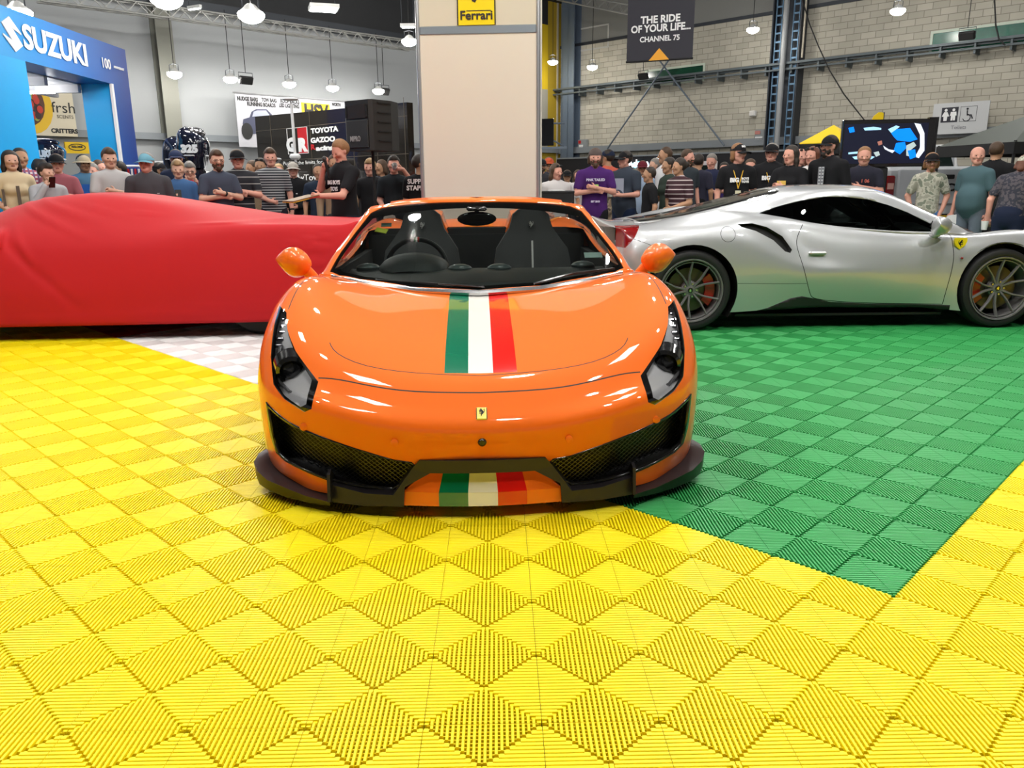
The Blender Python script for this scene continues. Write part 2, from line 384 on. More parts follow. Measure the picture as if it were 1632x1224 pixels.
def take(bm, faces, keep=False):
    """moves faces into a bmesh of their own"""
    L = bm.verts.layers.float_vector['n']; nb = bmesh.new(); L2 = nb.verts.layers.float_vector.new('n'); vm = {}
    for f in faces:
        vs = []
        for v in f.verts:
            if v not in vm: w_ = nb.verts.new(v.co); w_[L2] = v[L]; vm[v] = w_
            vs.append(vm[v])
        try: nf = nb.faces.new(vs); nf.material_index = f.material_index
        except ValueError: pass
    if not keep: bmesh.ops.delete(bm, geom=faces, context='FACES')
    return nb
def to_obj(name, bm, m, parent, thick=0., custom=True):
    if not len(bm.faces): print('EMPTY', name)
    me = bpy.data.meshes.new(name); L = bm.verts.layers.float_vector.get('n'); bm.verts.index_update()
    for f in bm.faces: f.smooth = True
    ns = [tuple(Vector(v[L]).normalized()) if Vector(v[L]).length > 1e-6 else (0, 0, 1) for v in bm.verts] if (L and custom) else None
    bm.to_mesh(me); bm.free()
    for k in (m if isinstance(m, (list, tuple)) else [m]): me.materials.append(k)
    if ns: me.normals_split_custom_set_from_vertices(ns)
    o = link(name, me, parent)
    if thick:
        md = o.modifiers.new('thickness', 'SOLIDIFY'); md.thickness = thick; md.offset = -1
    return o
def push(bm, d, rim=True, dirv=None):
    """pushes a patch inwards, keeping its rim where it was so that it becomes a bowl"""
    L = bm.verts.layers.float_vector['n']
    bd = set(v for e in bm.edges if e.is_boundary for v in e.verts)
    for v in bm.verts:
        if rim and v in bd: continue
        v.co -= (Vector(dirv) if dirv else Vector(v[L]).normalized())*d
    bm.normal_update()
    for v in bm.verts: v[L] = v.normal
    return bm
def wallin(bm, d, dirv=None):
    """gives a patch side walls of depth d and moves it inwards"""
    bd = [e for e in bm.edges if e.is_boundary]; L = bm.verts.layers.float_vector['n']
    r = bmesh.ops.extrude_edge_only(bm, edges=bd); nv = [g for g in r['geom'] if isinstance(g, bmesh.types.BMVert)]
    old = set(v for v in bm.verts)-set(nv)
    off = {v: (Vector(dirv) if dirv else Vector(v[L]).normalized())*d for v in old}
    for v in old: v.co -= off[v]
    bm.normal_update()
    for v in bm.verts: v[L] = v.normal
    return bm
def mir(poly): return [(-x, y) for x, y in poly]
def strip(pts, w_):
    """polygon ribbons along a polyline, for panel gaps"""
    out = []
    for a, b in zip(pts[:-1], pts[1:]):
        dx, dy = b[0]-a[0], b[1]-a[1]; l = math.hypot(dx, dy); nx, ny = -dy/l*w_/2, dx/l*w_/2
        out.append([(a[0]+nx, a[1]+ny), (b[0]+nx, b[1]+ny), (b[0]-nx, b[1]-ny), (a[0]-nx, a[1]-ny)])
    return out
def smooth_line(pts, k=4):
    P = np.array(pts, float); return [tuple(p) for p in spline_m(len(P), k) @ P]
def circ(cx, cy, r, n=40, a0=0, a1=2*PI): return [(cx+r*math.cos(a0+(a1-a0)*t/n), cy+r*math.sin(a0+(a1-a0)*t/n)) for t in range(n)]
def horse(k=1.):
    """outline of a small rearing horse emblem, about 1 wide and 1.5 tall"""
    P = [(-.10,.70),(-.02,.62),(.02,.50),(.12,.42),(.20,.30),(.30,.18),(.34,.02),(.42,.12),(.44,.36),(.36,.55),(.42,.62),(.52,.42),(.52,.10),(.44,-.06),(.34,-.14),(.24,-.30),(.10,-.42),(-.02,-.52),
         (.02,-.62),(-.04,-.72),(-.16,-.66),(-.12,-.50),(-.02,-.36),(-.10,-.26),(-.34,-.30),(-.46,-.22),(-.38,-.16),(-.16,-.14),(.02,-.10),(-.04,.06),(-.16,.10),(-.30,.00),(-.44,.04),(-.40,.12),(-.26,.16),(-.18,.24),(-.36,.22),(-.48,.34),(-.40,.38),(-.24,.34),(-.16,.42),(-.24,.50),(-.34,.50),(-.30,.60),(-.18,.66)]
    return [(x*k, y*k) for x, y in P]

def wheel(parent, x, y, r, side, rimcol, caliper, lug):
    """one wheel: tyre with rim, spokes, disc and caliper; side is +1 or -1 for the outer face"""
    w_ = .255 if y < 2 else .30
    M = Matrix.Translation((x, y, r)) @ Matrix.Rotation(PI/2*side, 4, 'Y')
    wd = w_/2; t = MB(); R = r
    t.lathe([(.262, wd-.012), (.275, wd-.002), (R*.88, wd+.004), (R*.95, wd-.006), (R*.985, wd-.03), (R, wd-.06), (R, -wd+.06), (R*.985, -wd+.03), (R*.93, -wd), (.27, -wd), (.262, -wd+.02)], 56, M, True)
    ty = t.build('tyre', mat('tyre_rubber', (.012, .012, .013), .62), parent, True)
    q = MB()
    q.lathe([(.270, wd+.000), (.268, wd+.006), (.258, wd+.004), (.250, wd-.02), (.240, wd-.05), (.238, -wd+.04), (.262, -wd+.01), (.27, -wd+.01), (.27, wd-.02)], 56, M, True)
    q.lathe([(.246, wd-.018), (.243, wd-.010), (.236, wd-.012), (.236, wd-.03), (.246, wd-.03)], 56, M, True)
    for k in range(5):
        a0 = 2*PI*k/5+PI/2
        for s in (-1, 1):
            a = a0+s*.16; b = a0+s*.33
            p0 = Vector((.035*math.cos(a), .035*math.sin(a), wd-.055)); p1 = Vector((.13*math.cos(a0+s*.22), .13*math.sin(a0+s*.22), wd-.035)); p2 = Vector((.246*math.cos(b), .246*math.sin(b), wd-.008))
            dv = p2-p0; n = Vector((-dv.y, dv.x, 0)).normalized()
            vs = []
            for p, h in ((p0, .013), (p1, .0085), (p2, .0075)):
                vs += [p-n*h, p-n*h*.5+Vector((0, 0, .008)), p+n*h*.5+Vector((0, 0, .008)), p+n*h, p+n*h-Vector((0, 0, .02)), p-n*h-Vector((0, 0, .02))]
            fs = [(g*6+e, g*6+(e+1) % 6, g*6+6+(e+1) % 6, g*6+6+e) for g in range(2) for e in range(6)]+[(0, 1, 2, 3, 4, 5), (17, 16, 15, 14, 13, 12)]
            q.add(vs, fs, M)
    q.lathe([(0, wd-.042), (.03, wd-.042), (.045, wd-.05), (.075, wd-.062), (.08, wd-.09), (0, wd-.09)], 30, M)
    rim = q.build('rim', rimcol, parent, True)
    h = MB()
    for k in range(5):
        a = 2*PI*k/5+PI/2+PI/5
        h.lathe([(0, wd-.045), (.008, wd-.045), (.010, wd-.05), (.013, wd-.07)], 10, M @ Matrix.Translation((.055*math.cos(a), .055*math.sin(a), 0)))
    h.build('wheel_bolts', mat('bolt_metal', (.45, .45, .46), .25, 1), rim, True)
    hc = MB(); hc.lathe([(0, wd-.038), (.020, wd-.038), (.023, wd-.041), (.023, wd-.05)], 20, M); hc.build('hub_cap', mat('hub_black', (.01, .01, .012), .2), rim, True)
    h2 = MB(); h2.prism(horse(.020), wd-.0385, wd-.0372, 'z', M @ Matrix.Rotation(PI/2 if side < 0 else -PI/2, 4, 'Z')); h2.build('hub_emblem', mat('chrome', (.8, .8, .8), .12, 1), rim)
    d = MB(); d.lathe([(.06, wd-.105), (.185, wd-.105), (.19, wd-.11), (.19, wd-.135), (.06, wd-.135)], 40, M); d.build('brake_disc', mat('brake_disc', (.10, .085, .06), .35, .7), parent, True)
    c = MB(); a1 = (0 if y < 2 else PI)  # caliper towards the middle of the car
    pts = []
    sgn = 1 if y < 2 else -1
    for rr, lst in ((.215, range(-6, 7)), (.135, range(6, -7, -1))):
        for e in lst:
            a = e*.115; pts.append((sgn*rr*math.cos(a), rr*math.sin(a)))
    # local frame of the wheel: local y of the lathe points along the car
    MM = Matrix.Translation((x, y, r)) @ Matrix(((0, 0, side, 0), (1, 0, 0, 0), (0, 1, 0, 0), (0, 0, 0, 1)))
    c.prism(pts, wd-.155, wd-.075, 'z', MM); c.build('brake_caliper', caliper, parent)
    return ty

def build_car(name, label, kind, paint, loc, rz, scale=1.):
    car = thing(name, label, 'car', loc, rz); car.scale = (scale,)*3
    spider = kind == 'spider'
    black = mat('gloss_black_trim', (.012, .011, .011), .18, coat=.3); gapm = mat('panel_gap', (.006, .006, .006), .6)
    carbon = mat('carbon_black', (.016, .013, .015), .42, coat=.08); dark = mat('dark_interior', (.016, .018, .018), .7, noise=.2, nscale=300)
    glass = thin_glass('windscreen_glass' if spider else 'coupe_windscreen_glass', (.55, .60, .58) if spider else (.30, .34, .33))
    chrome = mat('chrome', (.8, .8, .8), .12, 1)
    bm = grid_bm(surf(ROWS, 6, 7))
    # wheel arches
    for cy, r in ((1.16, .375), (3.81, .388)):
        f = region(bm, circ(cy, .345, r, 40), 'x', lambda c: abs(c.x) > .6)
        bmesh.ops.delete(bm, geom=f, context='FACES')
    # cabin opening
    if spider: op = [(-.785, 1.36), (-.60, 1.19), (-.3, 1.10), (0, 1.07), (.3, 1.10), (.60, 1.19), (.785, 1.36), (.785, 1.62), (.77, 2.95), (.55, 3.08), (-.55, 3.08), (-.77, 2.95), (-.785, 1.62)]
    else: op = [(-.785, 1.36), (-.60, 1.19), (-.3, 1.10), (0, 1.07), (.3, 1.10), (.60, 1.19), (.785, 1.36), (.76, 3.0), (-.76, 3.0)]
    f = region(bm, op, 'z', lambda c: c.z > .6); bmesh.ops.delete(bm, geom=f, context='FACES')
    # head lamps
    hl = [(.885, .735), (.832, .722), (.800, .665), (.745, .600), (.635, .508), (.650, .422), (.682, .405), (.775, .440), (.832, .480), (.866, .565), (.878, .66)]
    for s in (1, -1):
        f = region(bm, hl if s > 0 else mir(hl), 'y', lambda c: c.y < 1.0 and c.x*s > .5)
        patch = take(bm, f); bowl = patch.copy(); trim = patch.copy()
        hi = hl if s > 0 else mir(hl)
        lamp = to_obj('headlamp', wallin(bowl, .05, (0, -1, .35)), mat('headlamp_housing', (.72, .72, .74), .4, .1), car)
        lamp['label'] = 'grey headlamp under a clear cover'
        ring = [];
        to_obj('headlamp_cover', patch, thin_glass('clear_cover', (.93, .93, .93)), lamp)
        # black band round the rim of the lamp
        cx = sum(p[0] for p in hi)/len(hi); cz = sum(p[1] for p in hi)/len(hi)
        inner = [(cx+(p[0]-cx)*.80, cz+(p[1]-cz)*.90) for p in hi]
        f2 = region(trim, inner, 'y'); bmesh.ops.delete(trim, geom=f2, context='FACES')
        push(trim, .004, False); to_obj('lamp_surround', trim, black, lamp)
        pj = MB(); Mx = Matrix.Translation((s*.762, .33, .525)) @ Matrix.Rotation(PI/2+.25, 4, 'X') @ Matrix.Rotation(-.2*s, 4, 'Y')
        pj.lathe([(.075, -.06), (.064, .0), (.050, .012), (.046, -.004), (.040, .004), (.03, .016), (.015, .024), (0, .026)], 30, Mx)
        pj.build('projector', mat('projector_black', (.014, .014, .015), .15, .2, coat=1), lamp, True)
        sh = MB(); sh.tube([(s*.70, .255, .445), (s*.765, .27, .452), (s*.815, .32, .485), (s*.838, .40, .55), (s*.835, .45, .60)], .008, 8); sh.build('lamp_trim', mat('satin_silver', (.55, .55, .57), .25, .9), lamp, True)
        ld = MB()
        for k in range(6):
            z = .60+k*.0205; yy = .47+k*.041
            ld.box(s*.845-.016, s*.845+.016, yy-.012, yy+.012, z-.006, z+.009, None, .003)
        ld.build('daytime_lights', mat('led_lens', (.35, .35, .38), .15, .6), lamp)
    # hood stripes, chin stripes (Italian colours)
    tri = [mat('stripe_green', (.0, .155, .075), .22, coat=1), mat('stripe_white', (.80, .77, .70), .22, coat=1), mat('stripe_red', (.72, .008, .003), .22, coat=1)]
    mats = [paint, gapm]+(tri if spider else [])
    if spider:
        for k, (a, b) in enumerate(((-.143, -.049), (-.049, .049), (.049, .143))):
            for y0, y1 in ((.205, 1.165), (3.2, 4.5)):
                for f in region(bm, [(a, y0), (b, y0), (b, y1), (a, y1)], 'z', lambda c: c.z > .5): f.material_index = 2+k
    # panel gaps
    def gaps(line, ax, cond, w_=.006):
        for f in regions(bm, strip(line, w_), ax, cond): f.material_index = 1
    sym = [(0, .476), (.25, .483), (.42, .500), (.55, .518), (.636, .520)]
    gl = smooth_line(sym, 3); gaps(gl, 'y', lambda c: c.y < .5 and c.z > .3, .004); gaps(mir(gl), 'y', lambda c: c.y < .5 and c.z > .3, .004)
    gl = smooth_line([(0, .190), (.25, .205), (.45, .238), (.57, .30), (.61, .36)], 3); gaps(gl, 'z', lambda c: c.z > .5, .004); gaps(mir(gl), 'z', lambda c: c.z > .5, .004)
    for s in (1, -1):
        gl = smooth_line([(.827, .62), (.825, .80), (.812, 1.0), (.80, 1.2), (.815, 1.38), (.80, 1.47)], 3)
        gaps(gl if s > 0 else mir(gl), 'z', lambda c: c.z > .6 and c.x*s > .4, .005)
        sd = lambda c: c.x*s > .75
        gaps(smooth_line([(2.855, .885), (2.91, .78), (2.912, .68), (2.868, .51), (2.80, .33), (2.75, .272), (2.60, .245), (2.27, .222), (1.9, .212), (1.632, .207)], 3), 'x', sd)
        gaps(smooth_line([(1.60, .80), (1.595, .70), (1.592, .607), (1.605, .47), (1.622, .342), (1.634, .207)], 3), 'x', sd)
        gaps([(3.425, .408), (3.1, .402), (2.835, .40)], 'x', sd, .004)
        gaps(smooth_line([(4.30, .775), (4.2, .745), (4.08, .69)], 3), 'x', sd, .004)
        rg = circ(3.522, .815, .062, 24)+[circ(3.522, .815, .062, 24)[0]]; gaps(rg, 'x', sd, .004)
    # side air intake
    it = [(3.43, .895), (3.30, .900), (3.17, .866), (3.04, .79), (2.965, .68), (2.985, .655), (3.03, .668), (3.13, .762), (3.28, .838), (3.40, .872)]
    for s in (1, -1):
        f = region(bm, it, 'x', lambda c: c.x*s > .6); p = take(bm, f)
        o = to_obj('air_intake', wallin(p, .05, (s, 0, 0)), mat('intake_black', (.012, .012, .012), .5), car)
        q = MB()
        for k in range(5):
            t = k/4.; q.bar((s*(.80+.0*t), 3.02+.30*t, .70+.16*t), (s*(.80), 3.06+.30*t, .66+.165*t), .004)
        q.build('intake_mesh', mat('mesh_metal', (.10, .10, .10), .3, .8), o)
        # side skirt in black
        sk = [(3.42, .10), (3.42, .158), (3.243, .170), (3.15, .191), (3.05, .235), (2.955, .275), (2.86, .29), (2.78, .275), (2.60, .235), (2.27, .217), (1.9, .208), (1.57, .20), (1.57, .10)]
        f = region(bm, sk, 'x', lambda c: c.x*s > .75); to_obj('side_skirt', take(bm, f), carbon, car, .01)
        # tail lamps
        tl = [(4.23, .885), (4.42, .875), (4.42, .70), (4.36, .70), (4.29, .78)]
        f = region(bm, tl, 'x', lambda c: c.x*s > .55); o = to_obj('tail_lamp', wallin(take(bm, f), .006), mat('tail_lamp_red', (.20, .003, .004), .2, coat=.5), car)
        o['label'] = 'red tail lamp'
    # black rear panel
    f = region(bm, [(-.70, .862), (.70, .862), (.66, .56), (-.66, .56)], 'y', lambda c: c.y > 4.3); to_obj('rear_panel', wallin(take(bm, f), .02, (0, 1, 0)), black, car)
    # lower front: grilles, chin
    gr = [(.872, .400), (.76, .352), (.66, .325), (.54, .292), (.44, .264), (.34, .236), (.27, .226), (.24, .19), (.29, .13), (.34, .09), (.44, .092), (.60, .118), (.72, .148), (.80, .166), (.842, .190), (.862, .26)]
    yfront = lambda x: .03+.30*(abs(x)/.87)**2.2
    for s in (1, -1):
        pg = gr if s > 0 else mir(gr)
        f = region(bm, pg, 'y', lambda c: c.y < .8 and c.x*s > .1); p = take(bm, f); fr = p.copy()
        g = to_obj('air_intake', wallin(p, .11, (0, -1, 0)), mat('intake_black', (.012, .012, .012), .5), car)
        cx = s*.57; cz = .24; inner = [(cx+(a-cx)*.95, cz+(b-cz)*.90-.002) for a, b in pg]
        f2 = region(fr, inner, 'y'); bmesh.ops.delete(fr, geom=f2, context='FACES'); push(fr, -.004, False)
        to_obj('intake_frame', fr, black, g, .012)
        q = MB(); pin = [(cx+(a-cx)*.97, cz+(b-cz)*.95) for a, b in pg]
        for dr in (1, -1):
            for k in range(-10, 60):
                # lines x + dr*slope*z = c clipped to the opening
                pts = []
                for e in range(0, 90):
                    z = .08+e*.0037; x = .20+k*.0235*1.0-dr*(z-.24)*1.35+(.15 if dr < 0 else -.1)
                    if inside((s*x, z), pin): pts.append((s*x, z))
                if len(pts) > 2:
                    a, b = pts[0], pts[-1]; m_ = ((a[0]+b[0])/2, (a[1]+b[1])/2)
                    q.tube([(u_[0], yfront(u_[0])+.045, u_[1]) for u_ in (a, m_, b)], .0016, 4)
        q.build('intake_mesh', mat('mesh_metal', (.10, .10, .10), .3, .8), g)
    # black moustache between the intakes, running down to the scoops
    ms = MB()
    def slab(poly, y0, th, mb=ms, fy=None):
        n = len(poly); vs = []
        for d in (0, th):
            for x, z in poly: vs.append((x, (fy(x, z) if fy else y0)+d, z))
        mb.add(vs, [tuple(range(n)), tuple(range(2*n-1, n-1, -1))]+[(k, n+k, n+(k+1) % n, (k+1) % n) for k in range(n)])
    fy1 = lambda x, z: .012+.22*(abs(x)/.87)**2+max(0, .2-z)*-.12
    N_ = 12
    top = [(-.24+.48*k/N_, .236) for k in range(N_+1)]; bot = [(.20-.40*k/N_, .186) for k in range(N_+1)]
    for k in range(N_): slab([top[k], top[k+1], bot[N_-k-1], bot[N_-k]], 0, .09, ms, fy1)
    for s in (1, -1):
        for pl in ([(.24, .236), (.20, .186), (.30, .128), (.315, .10), (.345, .095), (.27, .20)], [(.30, .128), (.305, .052), (.46, .045), (.46, .095), (.345, .095)], [(.46, .045), (.597, .048), (.597, .118), (.46, .095)]):
            slab([(s*a, b) for a, b in pl], 0, .10, ms, fy1)
        fin = MB(); fin.prism([(.065, .060), (.085, .165), (.12, .175), (.19, .12), (.19, .060)], s*.597-.006, s*.597+.006, 'x'); fin.build('canard_fin', carbon, car)
        # winglets of the splitter
        wv = []; 
        for x, yy, z1, z0 in ((.60, .085, .052, .030), (.70, .13, .062, .028), (.80, .19, .078, .030), (.88, .25, .088, .035), (.93, .30, .108, .045), (.958, .36, .128, .06), (.965, .46, .130, .08), (.955, .56, .120, .08)):
            wv.append(((s*x, yy, z1), (s*x, yy+.015, z0), (s*(x-.05), yy+.18, z0+.02), (s*(x-.05), yy+.18, z1)))
        vs = [p for r_ in wv for p in r_]; fs = [(4*k+a, 4*k+(a+1) % 4, 4*k+4+(a+1) % 4, 4*k+4+a) for k in range(len(wv)-1) for a in range(4)]+[(0, 1, 2, 3), tuple(len(vs)-1-k for k in range(4))]
        o = MB().add(vs, fs).build('splitter_winglet', carbon, car, True)
    ms.build('front_diffuser', carbon, car)
    # painted chin
    ch = MB(); xs = [-.31, -.17, -.057, .057, .17, .31]
    xt = [-.205, -.150, -.050, .050, .150, .205]
    for k in range(5):
        ch.k = 0 if (k in (0, 4) or not spider) else k
        fy2 = lambda x, z: .045+.22*(abs(x)/.87)**2-(.19-z)*.35
        slab([(xt[k], .188), (xt[k+1], .188), (xs[k+1], .105), (xs[k], .105)], 0, .05, ch, fy2)
        slab([(xs[k], .105), (xs[k+1], .105), (xs[k+1], .052), (xs[k], .052)], 0, .05, ch, lambda x, z: .016+.22*(abs(x)/.87)**2-(.105-z)*.15)
    ch.build('front_lip', [paint]+tri if spider else [paint], car)
    # underside
    fl = MB(); fl.prism([(-.85, .35), (.85, .35), (.9, .7), (.62, .75), (.62, 1.6), (.88, 1.6), (.88, 3.4), (.6, 3.4), (.6, 4.25), (.8, 4.25), (.6, 4.5), (-.6, 4.5), (-.8, 4.25), (-.6, 4.25), (-.6, 3.4), (-.88, 3.4), (-.88, 1.6), (-.62, 1.6), (-.62, .75), (-.9, .7)], .11, .13, 'z')
    fl.build('underbody', mat('intake_black', (0, 0, 0)), car)
    for cy, r in ((1.16, .385), (3.81, .398)):
        for s in (1, -1):
            ml = MB(); pts = [(cy+r*math.cos(a), .345+r*math.sin(a)) for a in [(-.62+k*(PI+1.24)/24) for k in range(25)]]
            vs = []; 
            for p in pts: vs += [(s*.955, p[0], p[1]), (s*.60, p[0], p[1])]
            vs.append((s*.60, cy, .345)); c_ = len(vs)-1
            ml.add(vs, [(2*k, 2*k+2, 2*k+3, 2*k+1) for k in range(24)]+[(2*k+1, 2*k+3, c_) for k in range(24)])
            ml.build('wheel_arch_liner', mat('intake_black', (0, 0, 0)), car, fix=False)
    body = to_obj('body', bm, mats, car)
    # badge, sensors, camera
    bd = MB(); Mb = Matrix.Translation((0, .040, .412)) @ Matrix.Rotation(-.72, 4, 'X'); bd.box(-.021, .021, -.006, .004, -.026, .026, Mb, .003)
    b_ = bd.build('nose_badge', mat('badge_silver', (.6, .55, .4), .2, .8), car)
    b2 = MB(); b2.box(-.018, .018, -.008, -.005, -.023, .023, Mb); b2.build('badge_field', mat('badge_yellow', (.85, .65, .01), .3), b_)
    b3 = MB(); b3.prism([(x, y+.004) for x, y in horse(.021)], -.0095, -.0082, 'y', Mb); b3.build('badge_horse', gapm, b_)
    for x, yy, z in ((-.33, .022, .312), (.33, .022, .312), (-.69, .145, .345), (.69, .145, .345)):
        q = MB(); q.lathe([(.0, .006), (.012, .006), (.015, .004), (.015, -.004)], 20, Matrix.Translation((x, yy-.004, z)) @ Matrix.Rotation(PI/2, 4, 'X')); q.build('parking_sensor', paint, car, True)
    q = MB(); q.lathe([(.0, .010), (.010, .010), (.016, .004), (.018, -.006)], 20, Matrix.Translation((0, .004, .312)) @ Matrix.Rotation(PI/2, 4, 'X')); q.build('front_camera', black, car, True)
    # wheels
    rimm = mat('rim_graphite', (.17, .165, .165), .36, .25); cal = mat('caliper_red', (.34, .006, .006), .4, coat=.4)
    for y, r in ((1.16, .338), (3.81, .345)):
        for s in (1, -1): wheel(car, s*(.972-(.255 if y < 2 else .30)/2-.006), y, r, s, rimm, cal, None)
    # greenhouse
    gb = grid_bm(surf(GREEN, 6, 7))
    ws = [(.782, 1.40), (.745, 1.56), (.69, 1.76), (.625, 1.955), (.56, 1.995), (.28, 1.97), (0, 1.955)]
    ws = [(0, 1.09), (.33, 1.125), (.60, 1.235), (.72, 1.32)]+ws; full = ws+[(-x, y) for x, y in reversed(ws[1:-1])]
    f = region(gb, full, 'z', lambda c: c.z > .5); pw = take(gb, f); band = pw.copy()
    wg = to_obj('windscreen', pw, glass, car); wg['label'] = 'clear glass windscreen'
    inn = [(x*.965, min(1.88, 1.56+(y-1.56)*.93)) for x, y in full]; f2 = region(band, inn, 'z'); bmesh.ops.delete(band, geom=f2, context='FACES'); push(band, .003, False); to_obj('windscreen_border', band, black, wg)
    dl = [(1.60, .815), (1.73, .872), (1.92, .972), (2.08, 1.035), (2.25, 1.085), (2.45, 1.108), (2.62, 1.108), (2.82, 1.078), (3.0, 1.035), (3.19, .975), (3.0, .942), (2.8, .902), (2.55, .866), (2.3, .842), (2.08, .825), (1.83, .815)]
    if spider: dl = dl[:4]+[(2.1, .832)]+dl[-2:]
    for s in (1, -1):
        f = region(gb, dl, 'x', lambda c: c.x*s > .45 and c.y < 3.3)
        p = take(gb, f)
        sg = to_obj('side_window', p, thin_glass('tinted_glass', (.16, .19, .18)), car); sg['label'] = 'dark side window'
        if not spider:
            q = MB(); q.bar((s*.615, 2.70, 1.10), (s*.745, 2.88, .90), .012, .05); q.build('window_pillar', black, sg)
    if spider:
        f = [f for f in gb.faces if f.calc_center_median().y > 2.07-.02*abs(f.calc_center_median().x)]; bmesh.ops.delete(gb, geom=f, context='FACES')
        f = region(gb, [(2.0, .7), (2.3, .7), (2.3, 1.06), (2.12, 1.06)], 'x', lambda c: abs(c.x) > .58); bmesh.ops.delete(gb, geom=f, context='FACES')
        sv = MB()
        hd = [(-.61, 2.09, 1.10), (-.30, 2.055, 1.15), (0, 2.04, 1.155), (.30, 2.055, 1.15), (.61, 2.09, 1.10)]; sv.tube(hd, .022, 8); sv.build('header_rail', black, car, True)
        # buttresses behind the seats and the wind stop
        for s in (1, -1):
            bt = []
            for y, h, w_ in ((2.98, .17, .17), (3.1, .20, .18), (3.4, .155, .16), (3.8, .08, .12), (4.15, .02, .06)):
                base = .93 if y < 3.1 else {3.1: .94, 3.4: .97, 3.8: .93, 4.15: .885}[y]
                bt.append([(s*(.38-w_), y, base-.02), (s*(.38-w_*.75), y, base+h*.6), (s*.38, y, base+h*.75), (s*(.38+w_*.7), y, base+h*.5), (s*(.38+w_*1.1), y, base-.02)])
            vs = [p for r_ in bt for p in r_]; fs = [(5*k+a, 5*k+a+1, 5*k+6+a, 5*k+5+a) for k in range(4) for a in range(4)]+[(0, 1, 2, 3, 4)]
            MB().add(vs, fs).build('rear_buttress', paint, car, True)
        bk = MB(); bk.box(-.785, .785, 3.02, 3.06, .45, .945); bk.build('rear_bulkhead', dark, car)
    else:
        rg = [(-.47, 2.98), (-.40, 2.93), (0, 2.92), (.40, 2.93), (.47, 2.98), (.46, 3.4), (.44, 3.8), (.40, 4.17), (.30, 4.19), (0, 4.19), (-.30, 4.19), (-.40, 4.17), (-.44, 3.8), (-.46, 3.4)]
        f = region(gb, rg, 'z', lambda c: c.z > .6); p = take(gb, f); o = to_obj('engine_cover', p, mat('dark_glass', (.018, .018, .018), .06, spec=.8), car); o['label'] = 'black glass engine cover'
    to_obj('roof' if not spider else 'windscreen_frame', gb, paint, car, .012)
    # cowl and wipers
    q = MB(); pts = [(-.76, 1.355, .785), (-.58, 1.20, .770), (-.3, 1.095, .742), (0, 1.065, .730), (.3, 1.095, .742), (.58, 1.20, .770), (.76, 1.355, .785)]
    q.tube(pts, .016, 8); q.build('cowl_trim', mat('satin_silver', (.55, .55, .57), .25, .9), car, True)
    for s, a, b, c_ in ((1, (.03, 1.10, .758), (-.2, 1.14, .768), (-.52, 1.22, .782)), (1, (.28, 1.13, .765), (.48, 1.20, .805), (.72, 1.35, .812))):
        wp = thing('wiper', None, None); wp.parent = car
        q = MB(); q.tube([a, b, c_], .007, 6); q.build('wiper_arm', black, wp, True)
        q = MB(); q.bar(tuple(Vector(b)+Vector((.22 if a[0] > .3 else -.2, .06, .0))) if 0 else b, c_, .016, .012); q.build('wiper_blade', gapm, wp)
    # mirrors
    my = 1.53 if spider else 1.80; mz = .845 if spider else .865
    for s in (1, -1):
        st = MB(); sy = 0 if spider else -.06; st.tube([(s*.835, my+.02+sy, mz-.15 if spider else mz-.10), (s*.87, my+sy, mz-.11 if spider else mz-.08), (s*.91, my-.01+sy, mz-.06), (s*.95, my-.01+sy, mz-.02)], [.034, .028, .030, .034], 12); stm = st.build('mirror_stalk', paint, car, True)
        rows = []
        for t in range(11):
            u = t/10; x = .895+.20*u; hh = [.012, .045, .062, .072, .076, .076, .072, .063, .048, .030, .006][t]; dd = [.015, .06, .078, .088, .09, .088, .08, .068, .05, .03, .006][t]
            zc = mz+.020*u; yc = my-.03+.05*u; dd = dd*(1 if spider else 1.5)
            rows.append([(s*x, yc-dd*math.cos(a)*(1.0 if math.cos(a) > 0 else .25), zc+hh*math.sin(a)-(.012 if math.sin(a) < 0 else 0)*math.sin(u*PI)) for a in [2*PI*k/16 for k in range(16)]])
        vs = [p for r_ in rows for p in r_]; fs = [(16*k+a, 16*k+(a+1) % 16, 16*k+16+(a+1) % 16, 16*k+16+a) for k in range(10) for a in range(16)]+[tuple(range(16)), tuple(range(len(vs)-1, len(vs)-17, -1))]
        o = MB().add(vs, fs).build('wing_mirror', paint, car, True)
        mg = MB(); mg.ball((s*.995, my+.012, mz+.007), (.080, .006, .052), 20); mg.build('mirror_glass', mat('mirror_silver', (.9, .9, .9), .02, 1), o, True)
    # fender badge, handle, side marker
    for s in (1, -1):
        xx = s*.935; sh = [(1.492, .768), (1.592, .768), (1.597, .74), (1.585, .705), (1.545, .672), (1.503, .705), (1.488, .74)]
        o = MB().prism([(a, b) for a, b in sh], xx-.012*s, xx+.006*s, 'x').build('shield_badge', mat('badge_yellow', (0, 0, 0)), car); o.rotation_euler = (0, -.12*s*0, 0)
        MB().prism([(1.542-s*a, .722+b) for a, b in horse(.042)], xx+.006*s, xx+.008*s, 'x').build('shield_horse', gapm, o)
        hd = MB(); hd.box(min(s*.90, s*.962), max(s*.90, s*.962), 2.68, 2.82, .64, .665, None, .01); hd.build('door_handle', paint, car)
        ms_ = MB(); ms_.ball((s*.966, 1.53, .60), (.008, .012, .01), 10); ms_.build('side_marker', mat('marker_red', (.25, .02, .02), .2), car, True)
    # interior
    tub = MB(); tub.box(-.72, .72, 1.5, 3.0, .20, .24); tub.box(-.80, -.76, 1.62, 3.0, .2, .80); tub.box(.76, .80, 1.62, 3.0, .2, .80); tub.box(-.76, .76, 3.0, 3.04, .2, .9); tub.box(-.10, .10, 1.7, 3.0, .24, .52, None, .03)
    tub.build('cabin_floor', dark, car)
    ds = MB(); vs = []
